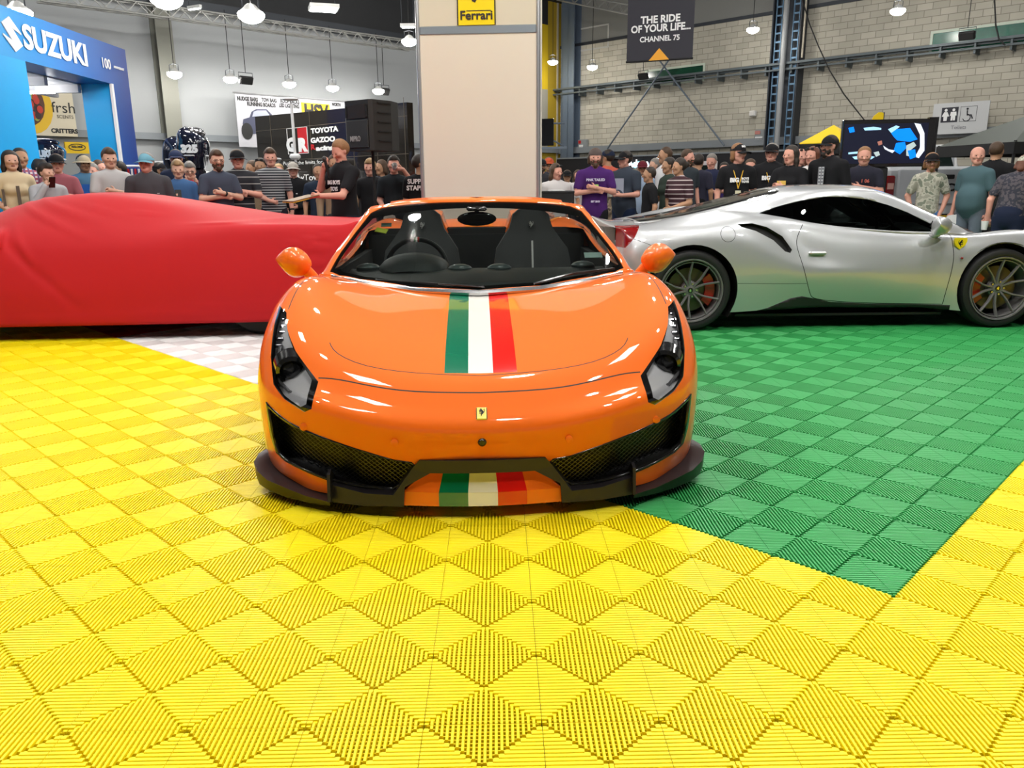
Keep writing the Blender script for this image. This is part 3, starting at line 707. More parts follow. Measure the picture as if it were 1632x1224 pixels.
    prof = [(1.20, .70), (1.24, .762), (1.40, .79), (1.60, .80), (1.72, .785), (1.78, .74), (1.74, .60), (1.62, .45), (1.3, .40)]
    for k in range(9):
        x = -.72+1.44*k/8; off = .14*(abs(x)/.72)**2
        for y, z in prof: vs.append((x, y+off, z-.012*(abs(x)/.7)))
    n = len(prof); ds.add(vs, [(k*n+a, k*n+(a+1) % n, k*n+n+(a+1) % n, k*n+n+a) for k in range(8) for a in range(n)]+[tuple(range(n)), tuple(range(len(vs)-1, len(vs)-n-1, -1))])
    dash = ds.build('dashboard', mat('dash_leather', (.028, .032, .032), .5), car, True)
    dx = -.36 if True else .36
    bn = MB()
    rows = []
    for y, w_, h in ((1.50, .10, .01), (1.56, .17, .045), (1.66, .20, .085), (1.78, .20, .09), (1.84, .17, .05)):
        rows.append([(dx+w_*math.cos(a), y, .785+h*math.sin(a)) for a in [PI*k/12 for k in range(13)]])
    vs = [p for r_ in rows for p in r_]; bn.add(vs, [(13*k+a, 13*k+a+1, 13*k+14+a, 13*k+13+a) for k in range(4) for a in range(12)]); bn.build('instrument_hood', mat('dash_leather', (0, 0, 0)), dash, True)
    vt = MB()
    for x in (-.62, -.10, .12, .6): vt.ball((x, 1.60+.14*(abs(x)/.72)**2, .795), (.07, .06, .028), 14)
    vt.build('air_vents', mat('vent_grey', (.09, .11, .11), .3), dash, True)
    sw = MB(); Ms = Matrix.Translation((dx, 1.90, .78)) @ Matrix.Rotation(-.35, 4, 'X')
    ring = [tuple(Ms @ Vector((.175*math.cos(a), 0, .165*math.sin(a) if math.sin(a) > -.8 else -.132))) for a in [2*PI*k/36 for k in range(37)]]
    sw.tube(ring, .014, 8); sw.box(-.16, .16, -.012, .012, -.03, .01, Ms, .01); sw.box(-.02, .02, -.012, .012, -.15, .0, Ms, .008); sw.ball((dx, 1.89, .77), (.06, .03, .055), 14)
    wl = sw.build('steering_wheel', mat('wheel_leather', (.02, .021, .022), .45), car, True)
    if spider:
        for k in range(3):
            q = MB(); a0 = PI/2+.06*(1-k); q.tube([tuple(Ms @ Vector((.175*math.cos(a0+e*.03), 0, .165*math.sin(a0+e*.03)))) for e in (-1, 1)], .0148, 8); q.build('wheel_marking', tri[k], wl, True)
    seatm = mat('seat_alcantara', (.022, .024, .024), .75, noise=.15, nscale=200)
    for s in (-1, 1):
        st = thing('seat', None, None); st.parent = car; x0 = s*.37
        rows = []
        for z, hw, y in ((.42, .20, 2.40), (.50, .235, 2.44), (.62, .25, 2.50), (.74, .255, 2.55), (.83, .24, 2.59), (.90, .19, 2.62), (.96, .148, 2.645), (1.02, .135, 2.66), (1.07, .122, 2.675), (1.10, .085, 2.685)):
            r_ = []
            for k in range(11):
                u = -1+k/5; b = (.07 if z < .86 else .015)*abs(u)**3; r_.append((x0+hw*u, y-b, z-(.02*u*u if z > 1.0 else 0)))
            rows.append(r_)
        vs = [p for r_ in rows for p in r_]+[(p[0], p[1]+.09, p[2]) for r_ in rows for p in r_]; n = 11; Q = len(rows)*n
        fs = []
        for b0 in (0, Q): fs += [(b0+n*k+a, b0+n*k+a+1, b0+n*k+n+a+1, b0+n*k+n+a) for k in range(len(rows)-1) for a in range(n-1)]
        for k in range(len(rows)-1): fs += [(n*k, n*k+n, Q+n*k+n, Q+n*k), (n*k+n-1, Q+n*k+n-1, Q+n*k+2*n-1, n*k+2*n-1)]
        e = (len(rows)-1)*n; fs += [(e+a, e+a+1, Q+e+a+1, Q+e+a) for a in range(n-1)]
        MB().add(vs, fs).build('seat_back', seatm, st, True)
        c_ = MB(); c_.box(x0-.22, x0+.22, 1.95, 2.42, .26, .42, None, .05); c_.build('seat_cushion', seatm, st, True)
        hm = MB(); hm.prism([(x0+a, .985+b) for a, b in horse(.030)], 2.628, 2.650, 'y'); hm.build('seat_emblem', mat('emblem_grey', (.45, .45, .43), .5), st)
        if s > 0:
            bl = MB(); bl.bar((x0, 2.44, .60), (x0, 2.535, .88), .012, .012); bl.build('seat_stripe', mat('emblem_grey', (0, 0, 0)), st)
    rm = MB(); Mr = Matrix.Translation((0, 1.90, 1.055)); rm.ball((0, 0, 0), (.115, .02, .042), 20, Mr); rm.tube([(0, 1.90, 1.07), (0, 1.92, 1.13)], .014, 8); rm.box(-.06, .06, 1.86, 1.95, 1.10, 1.125, None, .01)
    rm.build('rear_view_mirror', black, car, True)
    if spider:
        q = MB(); q.box(-.035, .035, -.002, .002, -.02, .02, Matrix.Translation((-.555, 1.865, .995)) @ Matrix.Rotation(-1.0, 4, 'X') @ Matrix.Rotation(.3, 4, 'Y')); q.build('windscreen_sticker', mat('sticker_yellow', (.6, .65, .05), .5), wg)
        q = MB(); q.box(-.03, .03, -.002, .002, -.016, .016, Matrix.Translation((-.53, 1.91, 1.025)) @ Matrix.Rotation(-1.0, 4, 'X')); q.build('windscreen_sticker', mat('sticker_pale', (.35, .5, .42), .5), wg)
        q = MB(); q.box(-.05, .05, -.002, .002, -.025, .025, Matrix.Translation((.645, 1.60, .862)) @ Matrix.Rotation(-1.05, 4, 'X')); q.build('windscreen_sticker', mat('sticker_white', (.5, .65, .6), .5), wg)
    return car
A0 = math.radians(1.6)
orange = mat('orange_paint', (.87, .150, .006), .60, 0.0, coat=1., spec=.2)
silver = mat('silver_paint', (.46, .47, .485), .38, .50, coat=1.)
build_car('sports_car', 'orange open-top sports car with green, white and red stripes down its hood', 'spider', orange, (-2.80*math.sin(A0)+.012, 2.80*math.cos(A0), 0), A0)
build_car('sports_car', 'silver sports coupe side-on, standing on the green floor tiles', 'coupe', silver, (5.52, 7.67, 0), PI/2, 1.013)

# ------------------------------------------------------------------ the hall
K = Vector((3.04, 38.9, 0)); AR = math.radians(-45.5); AL = math.radians(44.5)
WD = {'R': (Vector((math.cos(AR), math.sin(AR), 0)), Vector((math.sin(AR), -math.cos(AR), 0)), AR), 'L': (Vector((math.cos(AL), math.sin(AL), 0)), Vector((math.sin(AL), -math.cos(AL), 0)), AL)}
CP = Vector((0, 0, CAM_H))
def ray(x, y): return _f+_r*(x-816)/FPX+_u*(612-y)/FPX
def onplane(x, y, p0, n):
    d = ray(x, y); t = (Vector(p0)-CP).dot(n)/d.dot(n); return CP+d*t
def wp(x, y, side, off=0.):
    """where the sight line of a photo pixel meets a wall (or a plane off metres in front of it)"""
    return onplane(x, y, K+WD[side][1]*off, WD[side][1])
def ws_(p, side): return (p-K).dot(WD[side][0])
def wthing(name, label, cat, side, x, y, off=0., group=None): return thing(name, label, cat, wp(x, y, side, off), WD[side][2], group)
def wsize(side, x0, y0, x1, y1, off=0.):
    a = wp(x0, y0, side, off); b = wp(x1, y1, side, off); return abs(ws_(a, side)-ws_(b, side)), abs(a.z-b.z), (a+b)/2
M = mat
steel = M('steel_grey', (.13, .16, .20), .5, .3); steeld = M('steel_dark', (.04, .045, .055), .5, .3); alu = M('aluminium', (.62, .62, .64), .3, .9)
blackm = M('matt_black', (.010, .010, .011), .6); blackg = M('gloss_black', (.012, .010, .009), .12, coat=.5); white = M('white_plain', (.78, .78, .78), .5)
def mw(o):
    xs = [v.co.x for v in o.data.vertices]; return max(xs)-min(xs)
def mathn(N, L):
    def f(op, a, b=None):
        n = N.new('ShaderNodeMath'); n.operation = op
        for k, q in enumerate((a, b)):
            if q is None: continue
            if isinstance(q, (int, float)): n.inputs[k].default_value = q
            else: L.new(q, n.inputs[k])
        return n.outputs[0]
    return f
def cmix(N, L, f, a, b):
    n = N.new('ShaderNodeMix'); n.data_type = 'RGBA'; L.new(f, n.inputs[0])
    for k, q in ((6, a), (7, b)):
        if isinstance(q, tuple): n.inputs[k].default_value = (*q, 1)
        else: L.new(q, n.inputs[k])
    return n.outputs[2]
def walls():
    m = M('blockwork', (.5, .47, .4), .85); N, L, b = nodes(m); tc = N.new('ShaderNodeTexCoord'); sp = N.new('ShaderNodeSeparateXYZ'); L.new(tc.outputs['Object'], sp.inputs[0])
    cb = N.new('ShaderNodeCombineXYZ'); L.new(sp.outputs[0], cb.inputs[0]); L.new(sp.outputs[2], cb.inputs[1])
    br = N.new('ShaderNodeTexBrick'); br.inputs['Scale'].default_value = 1; br.inputs['Brick Width'].default_value = .5; br.inputs['Row Height'].default_value = .215; br.inputs['Mortar Size'].default_value = .011
    br.inputs['Color1'].default_value = (.50, .47, .395, 1); br.inputs['Color2'].default_value = (.41, .385, .32, 1); br.inputs['Mortar'].default_value = (.25, .23, .19, 1); L.new(cb.outputs[0], br.inputs['Vector'])
    nz = N.new('ShaderNodeTexNoise'); nz.inputs['Scale'].default_value = .8; L.new(tc.outputs['Object'], nz.inputs['Vector']); f = mathn(N, L)
    hs = N.new('ShaderNodeHueSaturation'); L.new(br.outputs[0], hs.inputs['Color']); L.new(f('ADD', f('MULTIPLY', nz.outputs[0], .4), .8), hs.inputs['Value'])
    up = f('GREATER_THAN', f('SUBTRACT', sp.outputs[2], f('MULTIPLY', 0, 0.)), 7.35)
    L.new(cmix(N, L, up, hs.outputs[0], (.22, .22, .21)), b.inputs['Base Color'])
    mb = MB(); mb.box(-.3, 45, 0, .3, 0, 9.6); o = mb.build('wall_right', m, None, False, K, (0, 0, AR)); tag(o, kind='structure')
    m = M('sheet_wall', (.5, .52, .53), .6); N, L, b = nodes(m); tc = N.new('ShaderNodeTexCoord'); sp = N.new('ShaderNodeSeparateXYZ'); L.new(tc.outputs['Object'], sp.inputs[0]); f = mathn(N, L)
    c = cmix(N, L, f('GREATER_THAN', sp.outputs[2], 6.72), (.36, .375, .385), (.02, .021, .024))
    sy = ws_(wp(800, 100, 'L'), 'L')
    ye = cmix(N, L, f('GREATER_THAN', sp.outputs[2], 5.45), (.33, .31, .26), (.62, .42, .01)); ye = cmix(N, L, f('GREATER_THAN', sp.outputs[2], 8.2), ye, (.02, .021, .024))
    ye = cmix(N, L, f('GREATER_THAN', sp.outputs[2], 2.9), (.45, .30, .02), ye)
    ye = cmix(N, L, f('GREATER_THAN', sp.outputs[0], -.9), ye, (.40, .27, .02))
    L.new(cmix(N, L, f('GREATER_THAN', sp.outputs[0], sy), c, ye), b.inputs['Base Color'])
    mb = MB(); mb.box(-60, .3, 0, .3, 0, 9.6)
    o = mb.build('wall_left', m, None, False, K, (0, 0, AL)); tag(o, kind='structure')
    mb = MB(); mb.box(-60, 60, -45, 75, 9.2, 9.5); o = mb.build('ceiling', M('ceiling_dark', (.014, .014, .016), .9)); tag(o, kind='structure')
    # ledges, rails and columns of the shell
    n = 1
    def trim(mb, side, m_):
        nonlocal n
        o = mb.build('trim_%d' % n, m_, None, False, K, (0, 0, WD[side][2])); tag(o, kind='structure'); n += 1
    q = MB(); q.box(0, 45, -.25, 0, 2.62, 2.90); trim(q, 'R', M('ledge_grey', (.22, .24, .26), .5))
    q = MB(); q.box(-60, 0, -.15, 0, 2.66, 2.86); trim(q, 'L', M('ledge_grey', (0, 0, 0)))
    q = MB(); q.box(0, 45, -.06, 0, 7.28, 7.40); trim(q, 'R', steeld)
    q = MB(); q.box(-60, -4, -.25, 0, 6.50, 6.80); trim(q, 'L', steeld)
    q = MB(); q.box(0, 45, -.55, -.45, 5.42, 5.50); q.box(0, 45, -.55, -.45, 5.22, 5.28); q.box(0, 45, -.42, -.30, 5.36, 5.50)
    for k in range(0, 45): q.box(k+.5, k+.56, -.5, 0, 5.1, 5.45)
    trim(q, 'R', M('rail_grey', (.10, .12, .13), .5, .3))
    # corner column
    a = ws_(wp(896, 150, 'R', .5), 'R'); b_ = ws_(wp(914, 150, 'R', .5), 'R')
    q = MB(); q.box(a, b_, -.5, -.46, 0, 9.2); q.box(a, b_, -.04, 0, 0, 9.2); q.box((a+b_)/2-.02, (a+b_)/2+.02, -.5, 0, 0, 9.2); q.box(a-.25, a-.15, -.3, -.2, 0, 9.2); trim(q, 'R', M('column_blue_grey', (.13, .17, .23), .5, .2))
    q = MB(); q.box(a-.62, a-.50, -.3, -.2, 0, 9.2); trim(q, 'R', M('cream_pipe', (.55, .5, .4), .5))
    # left column
    a = ws_(wp(272, 150, 'L', .4), 'L'); q = MB(); q.box(a-.25, a+.25, -.42, -.38, 0, 6.9); q.box(a-.25, a+.25, -.04, 0, 0, 6.9); q.box(a-.03, a+.03, -.4, 0, 0, 6.9); trim(q, 'L', M('column_olive', (.22, .22, .19), .6))
    # service column with cable trays
    a = ws_(wp(1226, 100, 'R', .5), 'R'); b_ = ws_(wp(1272, 100, 'R', .5), 'R'); w_ = b_-a
    q = MB(); q.box(a, a+.05, -.5, 0, 0, 9.2); q.box(b_-.05, b_, -.5, 0, 0, 9.2); q.box(a, b_, -.03, 0, 0, 9.2); trim(q, 'R', steeld)
    for x in (a+.12, b_-.34):
        q = MB(); q.box(x, x+.03, -.45, -.38, 0, 9.2); q.box(x+.22, x+.25, -.45, -.38, 0, 9.2)
        for k in range(30): q.box(x, x+.25, -.43, -.40, .2+k*.3, .26+k*.3)
        trim(q, 'R', M('tray_blue', (.12, .22, .34), .5, .3))
    q = MB(); q.tube([(a+w_*.52, -.62, 0), (a+w_*.52, -.62, 9.2)], .10, 12); trim(q, 'R', M('pipe_grey', (.30, .31, .32), .5))
    q = MB(); q.tube([(b_+.08, -.4, 5.6), (b_+.08, -.4, 9.2)], .035, 8); trim(q, 'R', M('cream_pipe', (0, 0, 0)))
    # framed panel high on the wall
    for nm, (x0, y0, x1, y1), pc in (('window_1', (1031, 113, 1120, 127), (.008, .055, .03)), ('window_2', (1488, 55, 1690, 70), (.01, .12, .075))):
        a = wp(x0, y0, 'R', .02); b_ = wp(x1, y1, 'R', .02); s0, s1 = ws_(a, 'R'), ws_(b_, 'R'); zt = a.z; zb = b_.z
        if nm == 'window_1': zb = wp(1120, 126, 'R', .02).z; zt = wp(1120, 104, 'R', .02).z
        else: zt = wp(1488, 54, 'R', .02).z; zb = wp(1488, 82, 'R', .02).z
        q = MB(); q.box(s0-.08, s1+.08, -.05, -.01, zb-.08, zb); q.box(s0-.08, s1+.08, -.05, -.01, zt, zt+.08); q.box(s0-.08, s0, -.05, -.01, zb, zt); q.box(s1, s1+.08, -.05, -.01, zb, zt)
        fr = q.build(nm, M('frame_pale_green', (.55, .62, .52), .5), None, False, K, (0, 0, AR)); tag(fr, kind='structure')
        q = MB(); q.box(s0, s1, -.02, -.005, zb, zt); q.build('window_pane', M('pane_'+nm, pc, .2, noise=.5, nscale=3), fr)
    q = MB(); s0, s1 = ws_(wp(916, 60, 'R'), 'R'), ws_(wp(969, 50, 'R'), 'R'); zb = wp(940, 80, 'R').z; zt = wp(940, 45, 'R').z
    q.box(s0, s1, -.03, 0, zb, zb+.06); q.box(s0, s1, -.03, 0, zt, zt+.06); q.box(s0, s0+.06, -.03, 0, zb, zt); q.box(s1, s1+.06, -.03, 0, zb, zt+.06)
    trim(q, 'R', M('frame_white', (.5, .5, .48), .5))
walls()
# X brace, cables and small wall fittings
def rod(name, label, cat, pts, r, m, group=None):
    p0 = pts[0]; q = MB(); q.tube([Vector(p)-Vector(p0) for p in pts], r, 8); o = q.build(name, m, None, True, p0); return tag(o, label, cat, group)
rod('brace_rod', 'thin dark brace rod sloping down to the right across the block wall', 'rod', [wp(1049, 94, 'R', .65), wp(1154, 232, 'R', .65)], .035, steel)
rod('brace_rod', 'thin dark brace rod sloping down to the left across the block wall', 'rod', [wp(1067, 94, 'R', .75), wp(968, 237, 'R', .75)], .035, steel)
rod('cable', 'slack black cable sagging down the block wall towards the big screen', 'cable', [wp(x, y, 'R', .9) for x, y in ((1279, 0), (1290, 38), (1305, 75), (1322, 112), (1345, 150), (1378, 192))], .022, blackm)
rod('cable', 'black cable looping down in front of the long green window', 'cable', [wp(x, y, 'R', .7) for x, y in ((1585, 0), (1587, 40), (1592, 62), (1602, 72))], .022, blackm)
def wall_box(name, label, cat, x0, y0, x1, y1, m, parts=()):
    w_, h, c = wsize('R', x0, y0, x1, y1, .13); t = thing(name, label, cat, c, AR); q = MB(); q.box(-w_/2, w_/2, -.1, .1, -h/2, h/2, None, .02); q.build('case', m, t)
    for pn, a, b, c_, d, pm in parts: q = MB(); q.box(a*w_, b*w_, -.12, -.10, c_*h, d*h); q.build(pn, pm, t)
    return t
boxg = M('box_grey', (.25, .27, .28), .5)
wall_box('fire_alarm_box', 'grey alarm box with a red corner beside the corner column', 'box', 923, 223, 936, 236, boxg, (('red_panel', -.4, -.1, .05, .4, M('red_plain', (.5, .02, .02), .5)), ('white_panel', -.3, .15, -.4, -.1, white)))
wall_box('power_outlet_box', 'grey power box with white sockets on the block wall left of the cable trays', 'box', 1205, 207, 1219, 225, boxg, (('red_panel', -.45, .1, .1, .4, M('red_pale', (.5, .2, .17), .5)), ('socket_panel', -.4, .35, -.4, -.1, white)))
wall_box('junction_box', 'small white junction box high on the block wall', 'box', 1196, 177, 1204, 185, white, (('cover_plate', -.4, .4, -.4, .4, M('off_white', (.65, .63, .6), .5)),))
# toilets sign
def person_icon(q, x, z, s, skirt, y):
    q.prism([(x+.11*s*math.cos(a), z+.36*s+.11*s*math.sin(a)) for a in [2*PI*k/12 for k in range(12)]], y, y+.006)
    P = [(-.20, .22), (.20, .22), (.24, -.08), (.16, -.08), (.16, -.45), (.02, -.45), (.0, -.15), (-.02, -.45), (-.16, -.45), (-.16, -.08), (-.24, -.08)] if not skirt else [(-.12, .22), (.12, .22), (.28, -.12), (.14, -.12), (.12, -.45), (-.12, -.45), (-.14, -.12), (-.28, -.12)]
    q.prism([(x+a*s, z+b*s) for a, b in P], y, y+.006)
w_, h, c = wsize('R', 1489, 166, 1572, 211, .6)
ts = thing('toilets_sign', 'pale grey toilets sign with black pictograms on the block wall', 'sign', c, AR)
q = MB(); q.box(-w_/2, w_/2, -.02, .02, -h/2, h/2); q.build('board', M('sign_grey', (.50, .51, .52), .5), ts)
q = MB(); q.box(-.34*w_, -.04*w_, -.03, -.021, -.12*h, .36*h); o = q.build('black_square', M('sign_black', (.02, .02, .03), .5), ts)
q = MB(); person_icon(q, -.26*w_, .12*h, .42*h, True, -.038); person_icon(q, -.12*w_, .12*h, .42*h, False, -.038); q.build('figures', white, o)
q = MB()
for a, b, c_, d in ((0, .29, .35, .36), (0, .29, -.12, -.11), (0, .004, -.12, .36), (.286, .29, -.12, .36)): q.box(a*w_, b*w_, -.03, -.021, c_*h, d*h)
o = q.build('outlined_square', M('sign_black', (0, 0, 0)), ts)
q = MB(); X = .14*w_; q.tube([(X+.11*h*math.cos(a)-.03*h, -.03, .0+.11*h*math.sin(a)) for a in [-2.9+k*.2 for k in range(22)]], .012*h, 6); q.ball((X-.03*h, -.03, .28*h), .035*h, 10); q.tube([(X-.03*h, -.03, .23*h), (X-.02*h, -.03, .08*h), (X+.10*h, -.03, .08*h), (X+.15*h, -.03, -.04*h)], .02*h, 6); q.build('wheelchair_symbol', M('sign_black', (0, 0, 0)), o)
text('lettering', 'Toilets', .17*h, M('sign_text', (.2, .2, .22), .5), ts, (.0, -.03, -.30*h))

# ------------------------------------------------------------------ trusses, lamps
def truss(name, label, a, b, size, m):
    t = thing(name, label, 'truss', a); d = (b-a); L_ = d.length; e = d.normalized(); n = e.cross(Vector((0, 0, 1))).normalized(); u = n.cross(e); h = size/2
    C4 = [n*h+u*h, n*h-u*h, -n*h-u*h, -n*h+u*h]
    for c_ in C4: q = MB(); q.tube([c_, c_+d], size*.085, 6); q.build('chord', m, t, True)
    q = MB(); k = int(L_/size); 
    for i in range(k):
        for j in range(4):
            p, r_ = C4[j], C4[(j+1) % 4]
            if i % 2: p, r_ = r_, p
            q.bar(p+e*(L_*i/k), r_+e*(L_*(i+1)/k), size*.07)
    o = q.build('lattice', m, t); return t
trm = M('truss_alu', (.36, .36, .34), .4, .6)
def poff(x, y, side, off): return wp(x, y, side, off)
truss('lighting_truss', 'long aluminium truss hung below the ceiling along the grey wall', poff(60, -8, 'L', 1.4), poff(656, 73, 'L', 1.4), .30, trm)
truss('lighting_truss', 'short aluminium truss beside the black hanging banner', poff(893, -6, 'R', 3), poff(1010, 17, 'R', 3), .32, trm)
EM = M('lamp_glow', (1, 1, .96), .5, emit=110, emitcol=(1, .97, .90)); EM2 = M('lamp_glow_cool', (1, 1, 1), .5, emit=22, emitcol=(.95, .98, 1))
def pendant(p, r, top, label, group, em=EM, tilt=0.):
    t = thing('pendant_lamp', label, 'lamp', p, 0, group)
    q = MB(); q.lathe([(r*.25, .34*r*2), (r*.42, .28*r*2), (r*.55, .20*r*2), (r, .03*r), (r*1.0, -.02*r), (r*.96, .0), (r*.5, .17*r*2)], 22, Matrix.Rotation(tilt, 4, 'X')); s_ = q.build('lamp_shade', M('shade_white', (.7, .7, .68), .4, .3), t, True)
    q = MB(); q.lathe([(0, .02), (r*.93, .02), (r*.97, -.04), (r*.9, -.32*r), (r*.62, -.55*r), (r*.3, -.66*r), (0, -.70*r)], 22, Matrix.Rotation(tilt, 4, 'X')); q.build('lens', em, t, True)
    q = MB(); q.tube([(0, 0, r*.6), (0, 0, top-p[2])], .012, 6); q.build('hanging_cable', blackm, t)
    q = MB()
    for s in (-1, 1): q.tube([(s*r*.6, 0, r*.3), (s*r*.6, 0, r*1.1), (0, 0, r*1.25)], .012, 5)
    q.build('bracket', steeld, t)
    return t
for k, (x, y) in enumerate(((278, 117), (367, 125), (461, 133), (530, 139), (603, 144))):
    lb = ('bright pendant lamp in front of the olive column on the grey wall', 'bright pendant lamp just left of the hanging black floodlight', 'bright pendant lamp above the white bar accessories banner', 'bright pendant lamp above the yellow sign of the white banner', 'bright pendant lamp above the black loudspeaker')[k]
    pendant(poff(x, y, 'L', 1.5), .21, 6.4, lb, 'pendant lamps along the grey wall')
for x, y, Y, r, lb in ((28, 18, 14, .22, 'pendant lamp right above the blue archway'), (265, -4, 13, .24, 'pendant lamp cut off by the top edge left of the truss column'), (400, 22, 13.6, .21, 'large pendant lamp high in front of the long truss'), (652, 65, 22, .20, 'pendant lamp touching the edge of the cream tower')):
    pendant(at(x, y, Y), r, 9.2, lb, 'high pendant lamps')
for x, y, off, lb in ((881, 98, 2., 'pendant lamp in front of the yellow wall'), (944, 106, 2, 'pendant lamp in front of the block wall beside the corner column'), (1200, 46, 2, 'pendant lamp where the block wall meets the grey upper wall'), (1431, 16, 3, 'pendant lamp above the big screen near the top edge')):
    pendant(poff(x, y, 'R', off), .22, 9.2, lb, 'pendant lamps along the block wall')
def flood(p, side, label, top):
    t = thing('floodlight', label, 'floodlight', p, WD[side][2]); q = MB(); q.box(-.22, .22, -.06, .06, -.12, .12, Matrix.Rotation(.5, 4, 'X'), .02); q.build('housing', blackm, t)
    q = MB(); q.box(-.19, .19, -.075, -.062, -.10, .10, Matrix.Rotation(.5, 4, 'X')); q.build('lens', M('dark_lens', (.03, .03, .03), .1), t)
    q = MB(); q.tube([(-.23, 0, 0), (-.23, 0, .22), (.23, 0, .22), (.23, 0, 0)], .012, 5); q.build('bracket', steeld, t); q = MB(); q.tube([(0, 0, .22), (0, 0, top-p[2])], .012, 5); q.build('hanging_cable', blackm, t)
flood(poff(392, 128, 'L', 1.6), 'L', 'unlit black floodlight hanging between two bright pendant lamps', 6.4)
flood(poff(612, 146, 'L', 1.2), 'L', 'small unlit floodlight hanging above the loudspeaker', 6.4)
flood(poff(1025, 122, 'R', 2), 'R', 'unlit black floodlight hanging below the banner at the small green window', 8)
flood(poff(1541, 57, 'R', 2), 'R', 'unlit black floodlight hanging in front of the long green window', 9.2)
def panel(p, label, lx, ly, rz, group, em=EM2):
    t = thing('ceiling_light', label, 'light', p, rz, group); q = MB(); q.box(-lx/2, lx/2, -ly/2, ly/2, 0, .06); q.build('housing', M('shade_white', (0, 0, 0)), t)
    for s in (-1, 1): q = MB(); q.box(-lx/2+.03, lx/2-.03, s*ly/4-ly*.20, s*ly/4+ly*.20, -.012, -.001); q.build('light_tube', em, t)
    for s in (-1, 1): q = MB(); q.tube([(s*lx*.4, 0, .06), (s*lx*.4, 0, 9.2-p[2])], .008, 4); q.build('suspension_wire', steeld, t)
    return t
panel(at(516, 15, 15), 'twin white ceiling light above the long truss', .50, .42, .3, None)
panel(at(310, 14, 17), 'narrow ceiling light tube above the long truss', .35, .06, -.5, None)
panel(at(650, 43, 17), 'small ceiling light just left of the cream tower', .30, .10, 0., None)
EM3 = M('tube_glow', (1, 1, 1), .5, emit=34, emitcol=(1, .985, .95))
# lamps over the stand, above the frame: they light the cars and show as highlights in their paint
k = 0
for X, Y in ((-5.2, 1.5), (-2.0, 2.6), (2.2, 2.2), (5.4, 1.2), (-4.0, 5.4), (.2, 5.8), (4.2, 5.6), (-6.6, 8.6), (-1.8, 9.2), (2.9, 9.2), (7.4, 8.4), (-3.0, 3.9), (.4, .3), (2.2, 4.2)):
    Z = 6.2+.3*((k*7) % 3)
    if k % 3 == 1: panel(Vector((X, Y, Z)), 'twin ceiling light over the car stand', 1.1, .75, .35*k, 'ceiling lights over the car stand', EM3)
    else:
        pendant(Vector((X, Y, Z)), .17, 9.2, 'round high bay lamp over the car stand', 'high bay lamps over the car stand', M('bay_glow', (1, 1, 1), .5, emit=410, emitcol=(1, .98, .93)))
    k += 1
for X, Y in ((-11, 16), (-7.5, 20), (-3.5, 15), (-4, 24), (0, 21), (1, 28), (4, 16), (6, 23), (9, 17), (12, 21), (13, 15), (-11, 11), (11.5, 11.5)):
    pendant(Vector((X, Y, 8.6)), .26, 9.2, 'unseen round lamp added deep in the hall to brighten its walls', 'unseen lamps added deep in the hall', M('added_bay_glow', (1, 1, 1), .5, emit=230, emitcol=(1, .98, .93)))  # unseen lamps, added above the frame to brighten the back of the hall

# ------------------------------------------------------------------ cream tower with the yellow badge
tw = thing('display_tower', 'tall cream display tower in an aluminium frame with a yellow horse badge', 'display tower', (-.175, 8.60, 0), math.radians(-5))
cream = M('cream_panel', (.68, .62, .53), .6); W2 = .595
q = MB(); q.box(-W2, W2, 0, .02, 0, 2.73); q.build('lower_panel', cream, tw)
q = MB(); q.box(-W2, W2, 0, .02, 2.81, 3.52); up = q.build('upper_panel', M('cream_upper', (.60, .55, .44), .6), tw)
q = MB(); q.box(-W2, W2, -.012, .03, 2.73, 2.81, None, .008); q.build('cross_bar', M('alu_blue', (.30, .34, .38), .35, .7), tw)
for s in (-1, 1):
    q = MB(); q.box(s*W2-.02, s*W2+.02, .02, 1.2, 0, 3.52); q.build('side_panel', cream, tw)
    q = MB(); x = s*(W2+.02)
    q.tube([(x, 0, 0), (x, 0, 3.52)], .022, 10); q.box(x-.018, x+.018, .0, .05, 0, 3.52); q.build('frame_post', alu, tw, True)
q = MB(); q.box(-W2, W2, 1.18, 1.2, 0, 3.52); q.build('back_panel', cream, tw)
bz = 2.815; bw = .195; q = MB(); q.box(-.01-bw, -.01+bw, -.012, 0, bz, bz+.72); o = q.build('horse_badge', M('badge_yellow', (0, 0, 0)), tw)
q = MB()
for a, b in ((-bw, -bw+.012), (bw-.012, bw)): q.box(-.01+a, -.01+b, -.0135, -.012, bz, bz+.72)
q.build('badge_border', blackm, o)
q = MB(); q.prism([(x-.01, y+bz+.40) for x, y in horse(.27)], -.018, -.012, 'y'); q.build('horse_figure', M('ink_black', (.03, .02, .015), .5), o)
text('lettering', 'Ferrari', .115, M('ink_black', (0, 0, 0)), o, (-.01, -.016, bz+.085), bold=.003, sx=1.05)
q = MB(); q.box(-.01-.10, .14, -.016, -.012, bz+.128, bz+.135); q.build('lettering_bar', M('ink_black', (0, 0, 0)), o)

